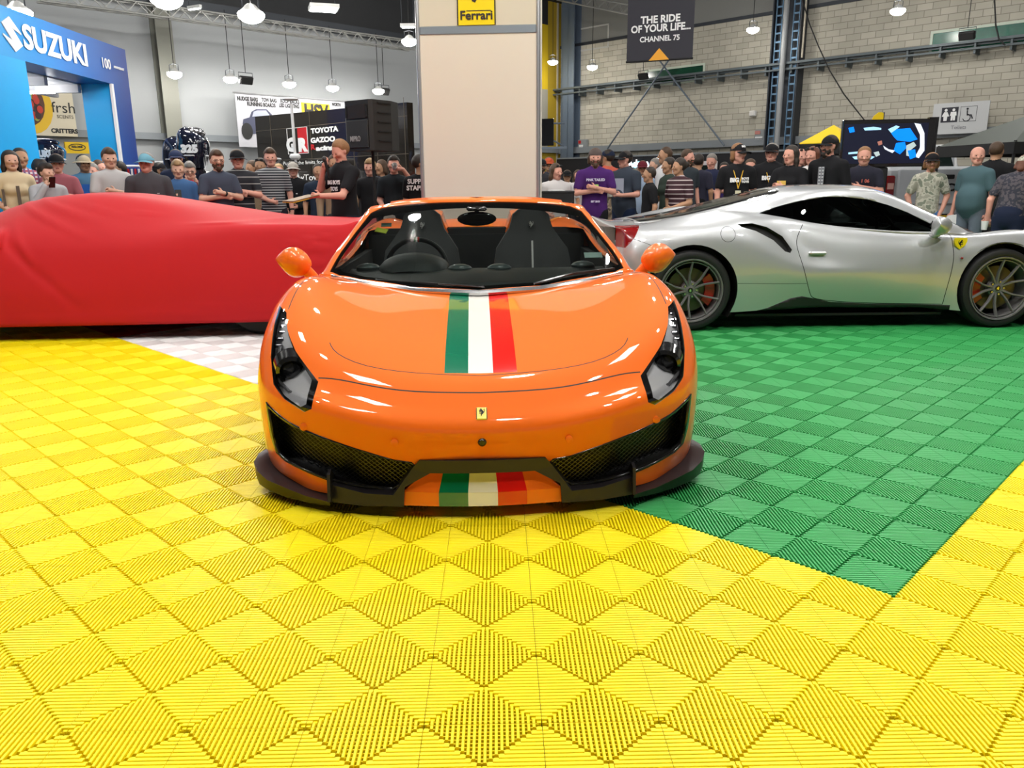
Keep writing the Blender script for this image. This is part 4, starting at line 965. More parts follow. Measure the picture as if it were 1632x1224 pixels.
# ------------------------------------------------------------------ hanging black banner
def on(x, y, Y): return at(x, y, Y)
BY = 14.; p = on(1052, 50, BY); bn = thing('hanging_banner', 'dark grey hanging banner with white writing and an orange triangle', 'banner', (p.x, p.y, 0), math.radians(-22))
pz = lambda y: on(1052, y, BY).z
bw = 1.10/2
q = MB(); q.box(-bw, bw, -.01, .01, pz(96), pz(-60)); cl = q.build('cloth', M('banner_charcoal', (.030, .029, .040), .7), bn)
q = MB(); q.tube([(-bw-.01, 0, pz(96)), (bw+.01, 0, pz(96))], .018, 8); q.build('bottom_rail', blackm, bn)
WT = M('lettering_white', (.85, .85, .85), .5)
text('lettering', 'THE RIDE', .155, WT, cl, (.0, -.016, pz(31)), bold=.005, sx=1.0); text('lettering', 'OF YOUR LIFE...', .155, WT, cl, (.01, -.016, pz(45)), bold=.005, sx=.92); text('lettering', 'CHANNEL 75', .115, WT, cl, (.0, -.016, pz(62)), bold=.003, sx=.98)
q = MB(); q.prism([(-.17, pz(96)), (.17, pz(96)), (0, pz(77))], -.02, -.011); q.build('orange_triangle', M('triangle_orange', (.85, .38, .02), .5), cl)

# ------------------------------------------------------------------ blue archway (face on the plane x = -6.7)
AX_ = -6.7; NX = Vector((1, 0, 0))
def pa(x, y): return onplane(x, y, (AX_, 0, 0), NX)
ar = thing('blue_archway', 'blue exhibition archway with white writing on its header', 'archway', (AX_, 13.2, 0))
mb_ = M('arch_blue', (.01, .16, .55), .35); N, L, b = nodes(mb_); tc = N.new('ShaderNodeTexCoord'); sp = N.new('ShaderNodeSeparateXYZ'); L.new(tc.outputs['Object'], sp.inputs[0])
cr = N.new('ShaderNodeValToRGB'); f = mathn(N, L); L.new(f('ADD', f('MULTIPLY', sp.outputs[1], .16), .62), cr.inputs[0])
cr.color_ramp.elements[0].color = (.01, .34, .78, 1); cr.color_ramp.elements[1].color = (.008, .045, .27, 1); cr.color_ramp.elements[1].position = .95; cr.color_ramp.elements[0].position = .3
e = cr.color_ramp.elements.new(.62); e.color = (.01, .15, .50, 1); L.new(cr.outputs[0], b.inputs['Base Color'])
Y0, Y1 = 10.4-13.2, 15.38-13.2
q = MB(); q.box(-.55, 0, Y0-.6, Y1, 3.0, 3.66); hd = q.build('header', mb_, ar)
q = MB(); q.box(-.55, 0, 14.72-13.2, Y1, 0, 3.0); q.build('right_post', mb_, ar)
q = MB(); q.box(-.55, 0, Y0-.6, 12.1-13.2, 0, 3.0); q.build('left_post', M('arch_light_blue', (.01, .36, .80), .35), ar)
q = MB(); q.box(-.54, -.03, 14.70-13.2, 14.72-13.2, 0, 3.0); q.build('post_reveal', M('arch_light_blue', (0, 0, 0)), ar)
q = MB(); q.box(-.03, .012, 14.66-13.2, 14.73-13.2, 0, 3.0); q.build('corner_strip', M('strip_white', (.8, .8, .82), .4), ar)
q = MB(); q.box(-2.4, -.55, Y0-.6, Y1, 2.98, 3.05); q.box(-2.4, -2.3, Y0, Y1, 2.7, 3.0); q.box(-1.4, -1.3, Y0, Y1, 2.85, 3.0)
for k in range(5): q.box(-2.3, -.55, Y0+k*1.05, Y0+k*1.05+.1, 2.85, 3.0)
q.box(-2.42, -2.38, Y0-.6, Y1, 2.62, 3.0); q.build('roof_frame', M('strip_white', (0, 0, 0)), ar)
for k in range(4): q = MB(); q.box(-1.9, -.8, Y0+.4+k*1.15, Y0+.46+k*1.15, 2.80, 2.84); q.build('added_light_bar', M('added_soffit_glow', (1, 1, 1), .5, emit=14), ar)  # glowing bars added to light the white roof frame from below
q = MB(); q.box(-2.45, -2.05, Y1-.3, Y1, 0, 3.0); q.build('rear_post', M('arch_light_blue', (0, 0, 0)), ar)
def atx(o_, body, x0, x1, y0, y1, sx_=None, bold=.012):
    a = pa(x0, (y0+y1)/2); b_ = pa(x1, (y0+y1)/2); 
    return a, b_
# emblem and lettering, placed at their own distance along the header
RT = (PI/2, 0, PI/2)
la, lb_ = pa(37, 66), pa(137, 84); yc = (la.y+lb_.y)/2-13.2; hgt = pa(90, 58).z-pa(90, 94).z
t1 = text('lettering', 'SUZUKI', hgt*1.34, WT, hd, (.012, yc, (pa(90, 58).z+pa(90, 94).z)/2), RT, bold=.016)
t1.scale = ((lb_.y-la.y)/mw(t1), 1, 1)
ea, eb = pa(3, 55), pa(36, 55); ew = eb.y-ea.y; ez = pa(20, 55).z; eh = pa(20, 27).z-pa(20, 83).z; ec = (ea.y+eb.y)/2-13.2
Sg = [(-.05, .5), (.5, .10), (.50, .05), (.36, .10), (.12, .16), (.02, .20), (.42, -.18), (.5, -.26), (.05, -.5), (-.5, -.10), (-.50, -.05), (-.36, -.10), (-.12, -.16), (-.02, -.20), (-.42, .18), (-.5, .26)]
q = MB(); q.prism([(ec-.02+a*ew*.86, ez+b_*eh*.95) for a, b_ in Sg], 0, .014, 'x'); q.build('emblem', WT, hd)
ha, hb = pa(160, 98), pa(196, 112); text('lettering', '100', .23, WT, hd, (.012, (ha.y+pa(175, 100).y)/2-13.2, pa(168, 102).z), RT, bold=.004)
text('lettering', 'ANNIVERSARY', .055, WT, hd, (.012, (pa(176, 100).y+hb.y)/2-13.2+.05, pa(185, 108).z), RT, bold=.002, sx=1.1)

# ------------------------------------------------------------------ banners on the grey wall
w_, h, c = wsize('L', 24, 130, 124, 218, .3); fb = thing('fruit_banner', 'cream banner with a fruit picture seen through the blue archway', 'banner', c, AL)
q = MB(); q.box(-w_/2, w_/2, -.01, .01, -h/2, h/2); cl = q.build('cloth', M('banner_cream', (.70, .63, .48), .7), fb)
fr = [M('fruit_red', (.55, .05, .03), .5), M('fruit_yellow', (.80, .50, .03), .5), M('fruit_dark', (.05, .03, .03), .5), M('fruit_green', (.35, .38, .08), .5)]
pic = MB()
def disc(q, x, z, rx, rz, y, n=20): q.prism([(x+rx*math.cos(2*PI*k/n), z+rz*math.sin(2*PI*k/n)) for k in range(n)], y, y+.004)
pic.k = 1; disc(pic, -.30*w_, .05*h, .40*w_, .52*h, -.016); 
pic.k = 0; pic.k = 4; disc(pic, -.36*w_, .10*h, .32*w_, .42*h, -.021)
r2 = random.Random(3)
for k in range(34):
    a = r2.uniform(0, 2*PI); rr = math.sqrt(r2.random())*.9; pic.k = r2.choice((0, 0, 0, 1, 2, 3)); disc(pic, -.36*w_+.26*w_*rr*math.cos(a), .10*h+.36*h*rr*math.sin(a), .055*w_, .075*h, -.027-.0006*k, 12)
pic.build('fruit_picture', fr+[M('fruit_ground', (.12, .05, .03), .5)], cl)  # last colour: dark brown printed ground behind the fruit
BT = M('lettering_black', (.02, .02, .02), .5)
text('lettering', 'frsh', .30*h, BT, cl, (.30*w_, -.014, .05*h), bold=.0); text('lettering', 'SCENTS', .09*h, BT, cl, (.31*w_, -.014, -.12*h)); text('lettering', 'CRITTERS', .115*h, BT, cl, (.26*w_, -.014, -.40*h), bold=.008)
text('lettering', 'when life\'s the fun', .06*h, BT, cl, (.20*w_, -.014, .44*h))
for k, (x0, x1) in enumerate(((102, 142), (144, 175))):
    w_, h, c = wsize('L', x0, 226, x1, 245, .5); t = thing('shop_sign', ('yellow shop sign with a black oval below the cream banner', 'yellow shop sign with a black oval half hidden by the blue archway')[k], 'sign', c, AL, 0)
    q = MB(); q.box(-w_/2, w_/2, -.04, .04, -h/2, h/2); o = q.build('board', M('sign_yellow', (.80, .52, .01), .5), t)
    q = MB(); q.tube([(.35*w_*math.cos(a), -.045, .05*h+.28*h*math.sin(a)) for a in [2*PI*i/24 for i in range(25)]], .012, 5); q.build('oval', BT, o); text('lettering', 'RISLONE', .24*h, BT, o, (0, -.045, .08*h), sx=1.0, bold=.004)
w_, h, c = wsize('L', 374, 149, 566, 236, .6)
bb = thing('accessories_banner', 'white banner with a dark ute picture and black writing on the grey wall', 'banner', c, AL)
tl, tr_ = wp(374, 148, 'L', .6), wp(566, 166, 'L', .6); bl = wp(384, 234, 'L', .6)
q = MB(); q.add([(-w_/2, -.01, tl.z-c.z), (w_/2, -.01, tl.z-c.z), (w_/2, -.01, bl.z-c.z), (-w_/2, -.01, bl.z-c.z), (-w_/2, .01, tl.z-c.z), (w_/2, .01, tl.z-c.z), (w_/2, .01, bl.z-c.z), (-w_/2, .01, bl.z-c.z)], [(0, 1, 2, 3), (7, 6, 5, 4), (0, 4, 5, 1), (3, 2, 6, 7), (0, 3, 7, 4), (1, 5, 6, 2)])
cl = q.build('cloth', M('banner_white', (.46, .46, .50), .7), bb)
q = MB(); q.tube([(-w_/2-.05, 0, tl.z-c.z), (w_/2+.05, 0, tl.z-c.z)], .03, 8); q.build('top_rail', alu, bb)
def lw(x, y): p = wp(x, y, 'L', .62); return ws_(p, 'L')-ws_(c, 'L'), p.z-c.z
def btxt(s, x0, x1, y, hh):
    a = lw(x0, y); b_ = lw(x1, y); o = text('lettering', s, hh, BT, cl, ((a[0]+b_[0])/2, -.016, (a[1]+b_[1])/2), bold=.008); o.scale = ((b_[0]-a[0])/max(.1, mw(o)), 1, 1)
btxt('NUDGE BARS', 378, 411, 158, .17); btxt('TOW BARS', 417, 441, 160, .17); btxt('ROOF RACKS', 447, 477, 162, .17); btxt('RUNNING BOARDS', 394, 439, 167, .17); btxt('LED LIGHTING', 445, 477, 169, .17)
btxt('WORTH', 529, 543, 167, .14)
a = lw(480, 163); b_ = lw(526, 185); q = MB(); q.box(a[0], b_[0], -.03, -.011, b_[1], a[1]); o = q.build('yellow_sign', M('sign_yellow', (0, 0, 0)), cl); text('lettering', 'HSV', .62, BT, o, ((a[0]+b_[0])/2, -.035, (a[1]+b_[1])/2-.1), bold=.03, sx=.85)
# ute picture printed on the banner
q = MB(); P = [(387, 197), (388, 190), (398, 187), (401, 178), (408, 174), (425, 174), (433, 182), (434, 188), (434, 208), (428, 212), (398, 214), (389, 210)]
q.prism([lw(*p) for p in P], -.02, -.011); q.k = 1; q.prism([lw(*p) for p in ((402, 186), (404, 178), (410, 176), (424, 176), (430, 184))], -.024, -.0205); q.k = 2
for x, y in ((394, 209), (425, 211)): cx, cz = lw(x, y); disc(q, cx, cz, .2, .26, -.026)
q.build('ute_picture', [M('print_blue_grey', (.06, .065, .11), .5), M('print_grey', (.35, .37, .45), .5), BT], cl)

# ------------------------------------------------------------------ black motor racing display wall
DP = at(493, 230, 15.); ND = WD['R'][1]; DX = WD['R'][0]
def pd(x, y, off=0.): return onplane(x, y, DP+ND*off, ND)
def ld(x, y, off=0.): p = pd(x, y, off); return (p-DP).dot(DX), p.z
dw = thing('display_wall', 'glossy black display wall with white racing team writing', 'display wall', (DP.x, DP.y, 0), AR)
a = ld(406, 186); b_ = ld(648, 163); zt = ld(560, 166)[1]; zt = (a[1]+zt)/2; x0, x1 = a[0], b_[0]
ztl, ztr = ld(406, 186)[1], ld(648, 163)[1]
q = MB(); q.prism([(x0, .0), (x1, .0), (x1, ztr), (x0, ztl)], 0, .12); pn = q.build('panels', M('display_black', (.018, .014, .010), .14, coat=.6, noise=.4, nscale=.8), dw)
gm = M('seam_light', (.12, .10, .075), .4); q = MB()
for x in (431, 494, 562, 600, 645):
    X = ld(x, 200)[0]; q.box(X-.004, X+.004, -.006, 0, .05, ztl)
for zz in (ld(494, 200.6)[1], ld(494, 253)[1]): q.box(x0, x1, -.006, 0, zz-.004, zz+.004)
q.build('panel_seams', gm, pn)
RD = M('sign_red', (.55, .02, .025), .4)
def dtxt(s, x0, x1, y, hpx, m_=WT, bold=.006):
    p, r_ = ld(x0, y), ld(x1, y); z0 = ld((x0+x1)/2, y+hpx/2)[1]; z1 = ld((x0+x1)/2, y-hpx/2)[1]; hh = (z1-z0)*1.38
    o = text('lettering', s, hh, m_, pn, ((p[0]+r_[0])/2, -.012, (p[1]+r_[1])/2), bold=bold); o.scale = ((r_[0]-p[0])/max(.01, mw(o)), 1, 1)
a = ld(474, 204); b_ = ld(492, 243.5); q = MB(); q.box(a[0], b_[0], -.008, 0, b_[1], a[1]); q.build('red_square', RD, pn)
a2 = ld(457, 206); q = MB()
for X0, X1, Z0, Z1 in ((a2[0], b_[0], a[1], a[1]+.008), (a2[0], b_[0], b_[1]-.008, b_[1]), (a2[0], a2[0]+.008, b_[1], a[1]), (b_[0]-.004, b_[0]+.004, b_[1], a[1])): q.box(X0, X1, -.010, 0, Z0, Z1)
q.build('square_outline', WT, pn)
dtxt('G', 457.5, 472.5, 232, 20, WT, .022); dtxt('R', 475, 490, 232, 20, WT, .022)
dtxt('TOYOTA', 496, 540, 207.5, 8); dtxt('GAZOO', 496, 535, 223, 8); dtxt('R', 496, 503, 235, 8, RD); dtxt('acing', 504, 534, 236, 7.5)
dtxt('Pushing the limits for Better', 452, 538, 259, 6, WT, .0); dtxt('HowToyotaAnd', 462, 545, 283, 10, WT, .002)

# ------------------------------------------------------------------ loudspeaker on its stand
p = at(592, 200, 9.8); sp_ = thing('loudspeaker', 'black loudspeaker with ribbed side standing on a tripod pole', 'loudspeaker', (p.x, p.y, 0), math.radians(-38))
z0 = at(590, 241, 9.8).z; z1 = at(590, 162, 9.8).z
q = MB(); q.prism([(-.19, -.22), (.19, -.22), (.235, -.19), (.235, .10), (.15, .30), (-.15, .30), (-.235, .10), (-.235, -.19)], z0, z1, 'z'); cb = q.build('cabinet', M('speaker_black', (.022, .021, .021), .5), sp_)
q = MB(); q.box(-.18, .18, -.235, -.22, z0+.03, z1-.22, None, .006); q.build('grille', M('grille_black', (.02, .02, .02), .45, bump=.3, bscale=400), cb)
q = MB(); q.box(-.15, .15, -.232, -.222, z1-.20, z1-.05); q.build('horn', M('horn_black', (.03, .024, .022), .3), cb)
for k in range(5): q = MB(); q.box(.236, .252, -.12, .08, z0+.10+k*.105, z0+.112+k*.105); q.build('rib', blackm, cb)
for s in (-1, 1): q = MB(); q.box(s*.17-.012, s*.17+.012, -.238, -.22, z1-.19, z1-.06); q.build('trim_strip', blackm, cb)
text('lettering', 'MIPRO', .085, M('lettering_dim', (.35, .35, .35), .4), cb, (-.03, -.24, z0+.13), sx=.7, bold=.001)
q = MB(); q.tube([(0, 0, z0), (0, 0, .75)], .018, 10); sp_p = q.build('pole', blackm, sp_, True)
q = MB(); q.tube([(0, 0, .9), (0, 0, .25)], .024, 10); q.build('lower_tube', blackm, sp_, True)
for k in range(3):
    a = 2*PI*k/3+.5; q = MB(); q.tube([(.02*math.cos(a), .02*math.sin(a), .75), (.48*math.cos(a), .48*math.sin(a), .012)], .014, 8); q.build('leg', blackm, sp_, True)

# ------------------------------------------------------------------ outboard motors
def outboard(px, py, Y, w_, h, body, cowl, txt, label, face, acc):
    p = at(px, py, Y); t = thing('outboard_motor', label, 'outboard motor', (p.x, p.y, 0), face); zb = at(px, py, Y).z
    secs = []
    for u, sx, sy, dz in ((0, .72, .80, 0), (.12, .86, .95, 0), (.35, 1., 1., 0), (.6, 1., 1., 0), (.8, .92, .95, .0), (.93, .75, .82, 0), (1., .45, .55, 0)):
        secs.append([(w_/2*sx*math.copysign(abs(math.cos(a))**.6, math.cos(a))+(u-.5)*.06, .32*sy*math.copysign(abs(math.sin(a))**.6, math.sin(a)), zb-h/2+h*u+(-.10*h*(math.cos(a)) if u > .7 else 0)) for a in [2*PI*k/20 for k in range(20)]])
    vs = [v for s in secs for v in s]; fs = [(20*i+k, 20*i+(k+1) % 20, 20*i+20+(k+1) % 20, 20*i+20+k) for i in range(len(secs)-1) for k in range(20)]+[tuple(range(19, -1, -1)), tuple(range(len(vs)-20, len(vs)))]
    c_ = MB().add(vs, fs).build('cowling', body, t, True)
    q = MB(); q.tube([(w_/2*.98*math.cos(a), .325*math.sin(a), zb-h*.18) for a in [2*PI*k/24 for k in range(25)]], .012, 6); q.build('cowling_band', acc, c_, True)
    q = MB(); q.ball((0.04, 0, zb+h*.42), (w_*.36, .24, h*.16), 16); q.build('cowling_cap', cowl, c_, True)
    q = MB(); q.box(-w_*.36, w_*.3, -.15, .15, .55, zb-h/2+.02, None, .05); q.box(-w_*.2, w_*.1, -.06, .06, .18, .6, None, .02); q.box(-w_*.3, w_*.3, -.12, .12, .42, .46, None, .01); q.build('leg_housing', body, t)
    q = MB(); q.ball((0, 0, .22), (.22, .06, .06), 14); q.build('gearcase', body, t, True)
    for k in range(3): a = 2*PI*k/3; q = MB(); q.ball((.24, .11*math.cos(a), .22+.11*math.sin(a)), (.015, .07, .07), 10); q.build('propeller_blade', alu, t, True)
    q = MB(); q.box(-.3, .3, -.35, .35, 0, .04); q.box(-.04, .04, -.04, .04, .04, .2); q.box(-w_*.5, -w_*.36, -.03, .03, .04, .9); q.build('stand', steeld, t)
    if txt: text('lettering', txt, h*.30 if len(txt) > 3 else h*.26, WT, c_, (0.02, -.335, zb-.02*h), sx=.80 if len(txt) > 3 else 1.1, bold=.012)
    return t
outboard(68, 246, 12.9, .62, .42, M('gloss_navy', (.008, .010, .022), .12, coat=.8), M('gloss_navy', (0, 0, 0)), 'SUZUKI', 'black outboard motor lettered in white below the fruit banner', .25, M('stripe_pale', (.6, .6, .62), .3))
outboard(308, 238, 13.1, .46, .58, M('gloss_navy', (0, 0, 0)), M('chrome_dark', (.16, .16, .17), .2, .8), '325', 'tall black outboard motor with a grey chrome cap and white 325', .12, M('stripe_pale', (0, 0, 0)))
outboard(288, 246, 14.2, .40, .5, M('gloss_navy', (0, 0, 0)), M('gloss_navy', (0, 0, 0)), '', 'second dark outboard motor just behind the tall one', -.3, M('stripe_pale', (0, 0, 0)))

# ------------------------------------------------------------------ boats
def boat(p, rz, Ln, W_, label, hull, top, kind):
    t = thing('boat', label, 'boat', (p.x, p.y, 0), rz); zk = .55; zg = 1.25; secs = []
    for u in range(9):
        v = u/8; hw = W_/2*(1-v**3*.95); zz = zg+.22*v*v; secs.append([(Ln*v-Ln/2, -hw, zz), (Ln*v-Ln/2, -hw*.86, zk+.35+.1*v), (Ln*v-Ln/2, 0, zk+.35*v**3), (Ln*v-Ln/2, hw*.86, zk+.35+.1*v), (Ln*v-Ln/2, hw, zz), (Ln*v-Ln/2, hw*.9, zz+.03), (Ln*v-Ln/2, -hw*.9, zz+.03)])
    vs = [q_ for s in secs for q_ in s]; fs = [(7*i+k, 7*i+(k+1) % 7, 7*i+7+(k+1) % 7, 7*i+7+k) for i in range(8) for k in range(7)]+[tuple(range(7)), tuple(range(len(vs)-1, len(vs)-8, -1))]
    h_ = MB().add(vs, fs).build('hull', hull, t, True)
    q = MB(); q.tube([(Ln*v/8-Ln/2, -W_/2*(1-(v/8)**3*.95), zg+.03+.22*(v/8)**2) for v in range(9)], .03, 8); q.tube([(Ln*v/8-Ln/2, W_/2*(1-(v/8)**3*.95), zg+.03+.22*(v/8)**2) for v in range(9)], .03, 8); q.build('gunwale', white, t, True)
    q = MB(); q.add([(0, -W_*.4, zg+.05), (0, W_*.4, zg+.05), (-.45, W_*.36, zg+.48), (-.45, -W_*.36, zg+.48)], [(0, 1, 2, 3)]); w1 = q.build('windshield', thin_glass('pale_glass', (.7, .78, .76)), t)
    q = MB(); q.tube([(0, -W_*.4, zg+.05), (-.45, -W_*.36, zg+.48), (-.45, W_*.36, zg+.48), (0, W_*.4, zg+.05)], .022, 6); q.build('windshield_frame', white, w1, True)
    q = MB()
    for s in (-1, 1): q.tube([(-Ln*.45, s*W_*.46, zg+.05), (-Ln*.42, s*W_*.46, zg+.25), (-Ln*.1, s*W_*.46, zg+.25), (-Ln*.05, s*W_*.46, zg+.05)], .016, 6)
    q.build('side_rail', white, t, True)
    q = MB(); q.box(-Ln*.3, -Ln*.2, -W_*.35, W_*.35, 0, .8); q.box(Ln*.1, Ln*.2, -W_*.3, W_*.3, 0, .9); q.build('cradle', steeld, t)
    return t
bt = at(245, 262, 14.5); boat(Vector((-7.2, 16.95, 0)), math.radians(90), 2.4, 1.7, 'white and dark boat with a raked windshield behind the tall outboard', M('hull_dark', (.03, .035, .045), .3, coat=.3), white, 0)
bt = at(400, 262, 15.5); boat(Vector((-4.45, 14.75, 0)), math.radians(180), 1.7, 1.2, 'dark boat with white rails standing before the black display wall', M('hull_dark', (0, 0, 0)), white, 0)
q = MB(); p = at(470, 300, 12.9); c0 = Vector((p.x, p.y, 0)); pts = [at(477, 330, 12.9), at(472, 270, 12.9), at(467, 200, 12.9), at(464, 165, 12.9)]
lp = thing('light_pole', 'leaning white pole with a flat white head in front of the racing display', 'pole', c0)
q.tube([(pts[0]-c0)*1+Vector((0, 0, -(pts[0].z)))]+[v-c0 for v in pts], .022, 10); q.build('pole', white, lp, True)
q = MB(); hp = at(462, 158, 12.9)-c0; q.ball(hp, (.13, .1, .025), 14); q.build('lamp_head', white, lp, True)
q = MB(); hp = at(470, 245, 12.9)-c0; q.box(hp.x-.08, hp.x+.08, hp.y-.06, hp.y+.06, hp.z-.09, hp.z+.0, None, .03); q.build('junction_unit', white, lp)
# small rack with white tube frame
p = at(214, 271, 12.5); rk = thing('display_rack', 'small blue rack with a white tube frame right of the archway', 'rack', (p.x, p.y, 0), .2)
q = MB(); q.box(-.11, .16, -.02, .02, .9, 1.53); q.build('panel', M('arch_dark_blue', (.01, .05, .28), .4), rk)
q = MB(); q.tube([(-.14, 0, 0), (-.14, 0, 1.50), (-.10, 0, 1.56), (.16, 0, 1.56), (.20, 0, 1.50), (.20, 0, 0)], .018, 8); q.build('frame', white, rk, True)
for k in range(5): q = MB(); q.box(-.09+k*.05, -.065+k*.05, -.05, -.021, 1.42, 1.52); q.build('product', (M('red_plain', (0, 0, 0)), white)[k % 2], rk)

# ------------------------------------------------------------------ right hand middle ground
# black booth backdrop along the block wall
bo = .9; a = ws_(wp(888, 270, 'R', bo), 'R'); b_ = ws_(wp(1350, 270, 'R', bo), 'R'); zt = wp(1000, 250, 'R', bo).z
bdp = thing('booth_backdrop', 'long black booth backdrop below the ledge of the block wall', 'backdrop', K+WD['R'][1]*bo+WD['R'][0]*a, AR)
q = MB(); q.box(0, b_-a, -.03, .03, 0, zt); q.build('fabric_wall', M('booth_black', (.012, .012, .015), .8), bdp)
q = MB(); q.box(0, b_-a, -.05, .05, zt, zt+.06); q.build('top_rail', M('ledge_grey', (0, 0, 0)), bdp)
ns = thing('neon_sign', 'glowing white script sign on the black booth backdrop', 'sign', wp(1017, 261, 'R', bo+.1), AR); text('lettering', 'Adena', .42, M('neon_white', (1, 1, 1), .5, emit=3), ns, (0, 0, 0), bold=.01)
q = MB(); q.ball((.1, .02, -.05), (.45, .02, .16), 14); q.build('glow_plate', M('neon_blue', (.2, .6, .9), .5, emit=1.5), ns)
ns = thing('neon_sign', 'round glowing white emblem on the black booth backdrop behind the white shirt', 'sign', wp(1050, 260, 'R', bo+.1), AR); q = MB(); q.tube([(.25*math.cos(a_), 0, .2*math.sin(a_)) for a_ in [2*PI*k/20 for k in range(21)]], .04, 6); q.build('ring', M('neon_white', (1, 1, 1)), ns); q = MB(); q.ball((0, 0, 0), (.1, .03, .08), 10); q.build('centre', M('neon_blue', (0, 0, 0)), ns)
for k, (x0, y0, x1, y1, c1, c2, lb) in enumerate(((1103, 251, 1111, 262, (.7, .7, .7), (.5, .5, .55), 'small pale poster highest on the black backdrop'), (1115, 257, 1128, 285, (.65, .60, .62), (.55, .2, .3), 'pink and white poster left of its twin on the black backdrop'), (1130, 257, 1142, 285, (.68, .62, .60), (.6, .35, .25), 'white and orange poster right of the pink one on the black backdrop'))):
    w_, h, c = wsize('R', x0, y0, x1, y1, bo+.1); t = thing('poster', lb, 'poster', c, AR); q = MB(); q.box(-w_/2, w_/2, -.01, .01, 0, h/2); q.build('upper_sheet', M('poster_a%d' % k, c1, .6), t); q = MB(); q.box(-w_/2, w_/2, -.01, .01, -h/2, 0); q.build('lower_sheet', M('poster_b%d' % k, c2, .6), t)
# television in the yellow corner
w_, h, c = wsize('R', 853, 190, 882, 233, 3.); tv = thing('television', 'black television on a bracket in the yellow corner', 'television', at(868, 211, 30), math.radians(-25)); h = at(868, 190, 30).z-at(868, 233, 30).z
q = MB(); q.box(-.42, .35, -.05, .05, -h/2, h/2, None, .02); q.build('screen', M('tv_black', (.006, .006, .007), .15), tv); q = MB(); q.tube([(.35, 0, .3), (.7, .2, .3)], .03, 6); q.tube([(.35, 0, -.3), (.7, .2, -.5)], .03, 6); q.box(-.5, .9, -.05, .05, -h/2-.12, -h/2-.04); q.build('bracket', steel, tv)
# yellow gazebo
p = at(1329, 199, 20.5); q0 = at(1329, 227, 20.5); gz = thing('gazebo', 'yellow pyramid gazebo behind the standing crowd', 'gazebo', (p.x, p.y, 0), math.radians(45)); R = .60
q = MB(); ap = (0, 0, p.z); cs = [(s*R, t_*R, q0.z-.02) for s, t_ in ((-1, -1), (1, -1), (1, 1), (-1, 1))]
q.add([ap]+cs+[(x, y, z-.02) for x, y, z in cs], [(0, 1, 2), (0, 2, 3), (0, 3, 4), (0, 4, 1), (1, 5, 6, 2), (2, 6, 7, 3), (3, 7, 8, 4), (4, 8, 5, 1)]); q.build('canopy', M('gazebo_yellow', (.90, .62, .01), .6), gz)
q = MB(); 
for i in range(4): x, y, z = cs[i]; X, Y_, Z_ = cs[(i+1) % 4]; q.add([(x, y, z-.02), (X, Y_, z-.02), (X, Y_, z-.28), (x, y, z-.28)], [(0, 1, 2, 3)])
q.build('valance', blackm, gz)
for x, y, z in cs: q = MB(); q.tube([(x, y, z), (x, y, 0)], .025, 6); q.build('leg', steeld, gz)
p = at(1398, 188, 18.9); fl = thing('flag', 'rounded yellow flag top peeking over the big screen', 'flag', (p.x, p.y, 0)); zt = at(1398, 179, 18.9).z; zb = p.z-.2
q = MB(); q.prism([(-.2, zb), (.14, zb), (.15, zt-.03), (.10, zt), (.02, zt), (-.08, zt-.08)], -.01, .01); q.build('flag_cloth', M('gazebo_yellow', (0, 0, 0)), fl); q = MB(); q.tube([(.15, 0, 0), (.15, 0, zt)], .015, 6); q.build('flag_pole', steeld, fl)
# big screen
p = at(1414, 228, 12.1); scn = thing('video_screen', 'large video screen on a black stand showing a blue motorcycle', 'screen', (p.x, p.y, 0), math.radians(-10)); zt = at(1414, 190, 12.1).z; zb = at(1414, 266, 12.1).z; hw = .65
q = MB(); q.box(-hw, hw, 0, .10, zb, zt, None, .01); bz_ = q.build('bezel', blackg, scn)
q = MB(); q.box(-hw+.03, hw-.10, -.006, -.001, zb+.05, zt-.06); pic = q.build('picture', M('screen_dark', (.01, .01, .02), .3, emit=.05, emitcol=(.05, .08, .3)), bz_)
def scr(x, y): P_ = onplane(x, y, (p.x, p.y, 0), Vector((math.sin(math.radians(-10)), -math.cos(math.radians(-10)), 0))); return (P_-Vector((p.x, p.y, 0))).dot(Vector((math.cos(math.radians(-10)), math.sin(math.radians(-10)), 0))), P_.z
q = MB()
for i, (k, P) in enumerate(((0, [(1420, 212), (1428, 206), (1450, 204), (1462, 222), (1450, 226), (1430, 224), (1424, 218)]), (1, [(1415, 206), (1428, 200), (1434, 202), (1420, 212)]), (2, [(1457, 196), (1467, 198), (1473, 212), (1473, 240), (1464, 252), (1458, 250), (1466, 235), (1466, 215)]), (0, [(1428, 228), (1442, 226), (1444, 236), (1434, 246), (1424, 240)]), (2, [(1407, 232), (1416, 238), (1426, 240), (1422, 244), (1410, 238)]), (1, [(1376, 204), (1392, 202), (1404, 204), (1404, 207), (1378, 208)]), (3, [(1444, 232), (1456, 226), (1460, 232), (1450, 240), (1452, 250), (1444, 248)]), (1, [(1352, 243), (1372, 241), (1376, 244), (1352, 246)]), (0, [(1446, 240), (1458, 238), (1460, 250), (1450, 254)]), (3, [(1392, 243), (1400, 241), (1402, 247), (1396, 250)]), (4, [(1398, 226), (1405, 224), (1406, 230), (1400, 232)]), (0, [(1352, 204), (1360, 202), (1362, 210), (1354, 212)]), (1, [(1358, 250), (1380, 247), (1394, 250), (1388, 254), (1362, 254)]))):
    q.k = k; q.prism([scr(*v) for v in P], -.008-.0005*i, -.006)
q.build('motorcycle_image', [M('px_blue', (.0, .2, .9), .3, emit=1.0), M('px_cyan', (.4, .7, .9), .3, emit=.7), M('px_white', (.75, .8, .9), .3, emit=.7), M('px_grey', (.5, .6, .6), .3, emit=.5), M('px_red', (.5, .2, .15), .3, emit=.4)], pic)
q = MB(); q.box(-.60, .06, .02, .3, 0, zb-.001, None, .02); q.build('stand', blackm, scn)
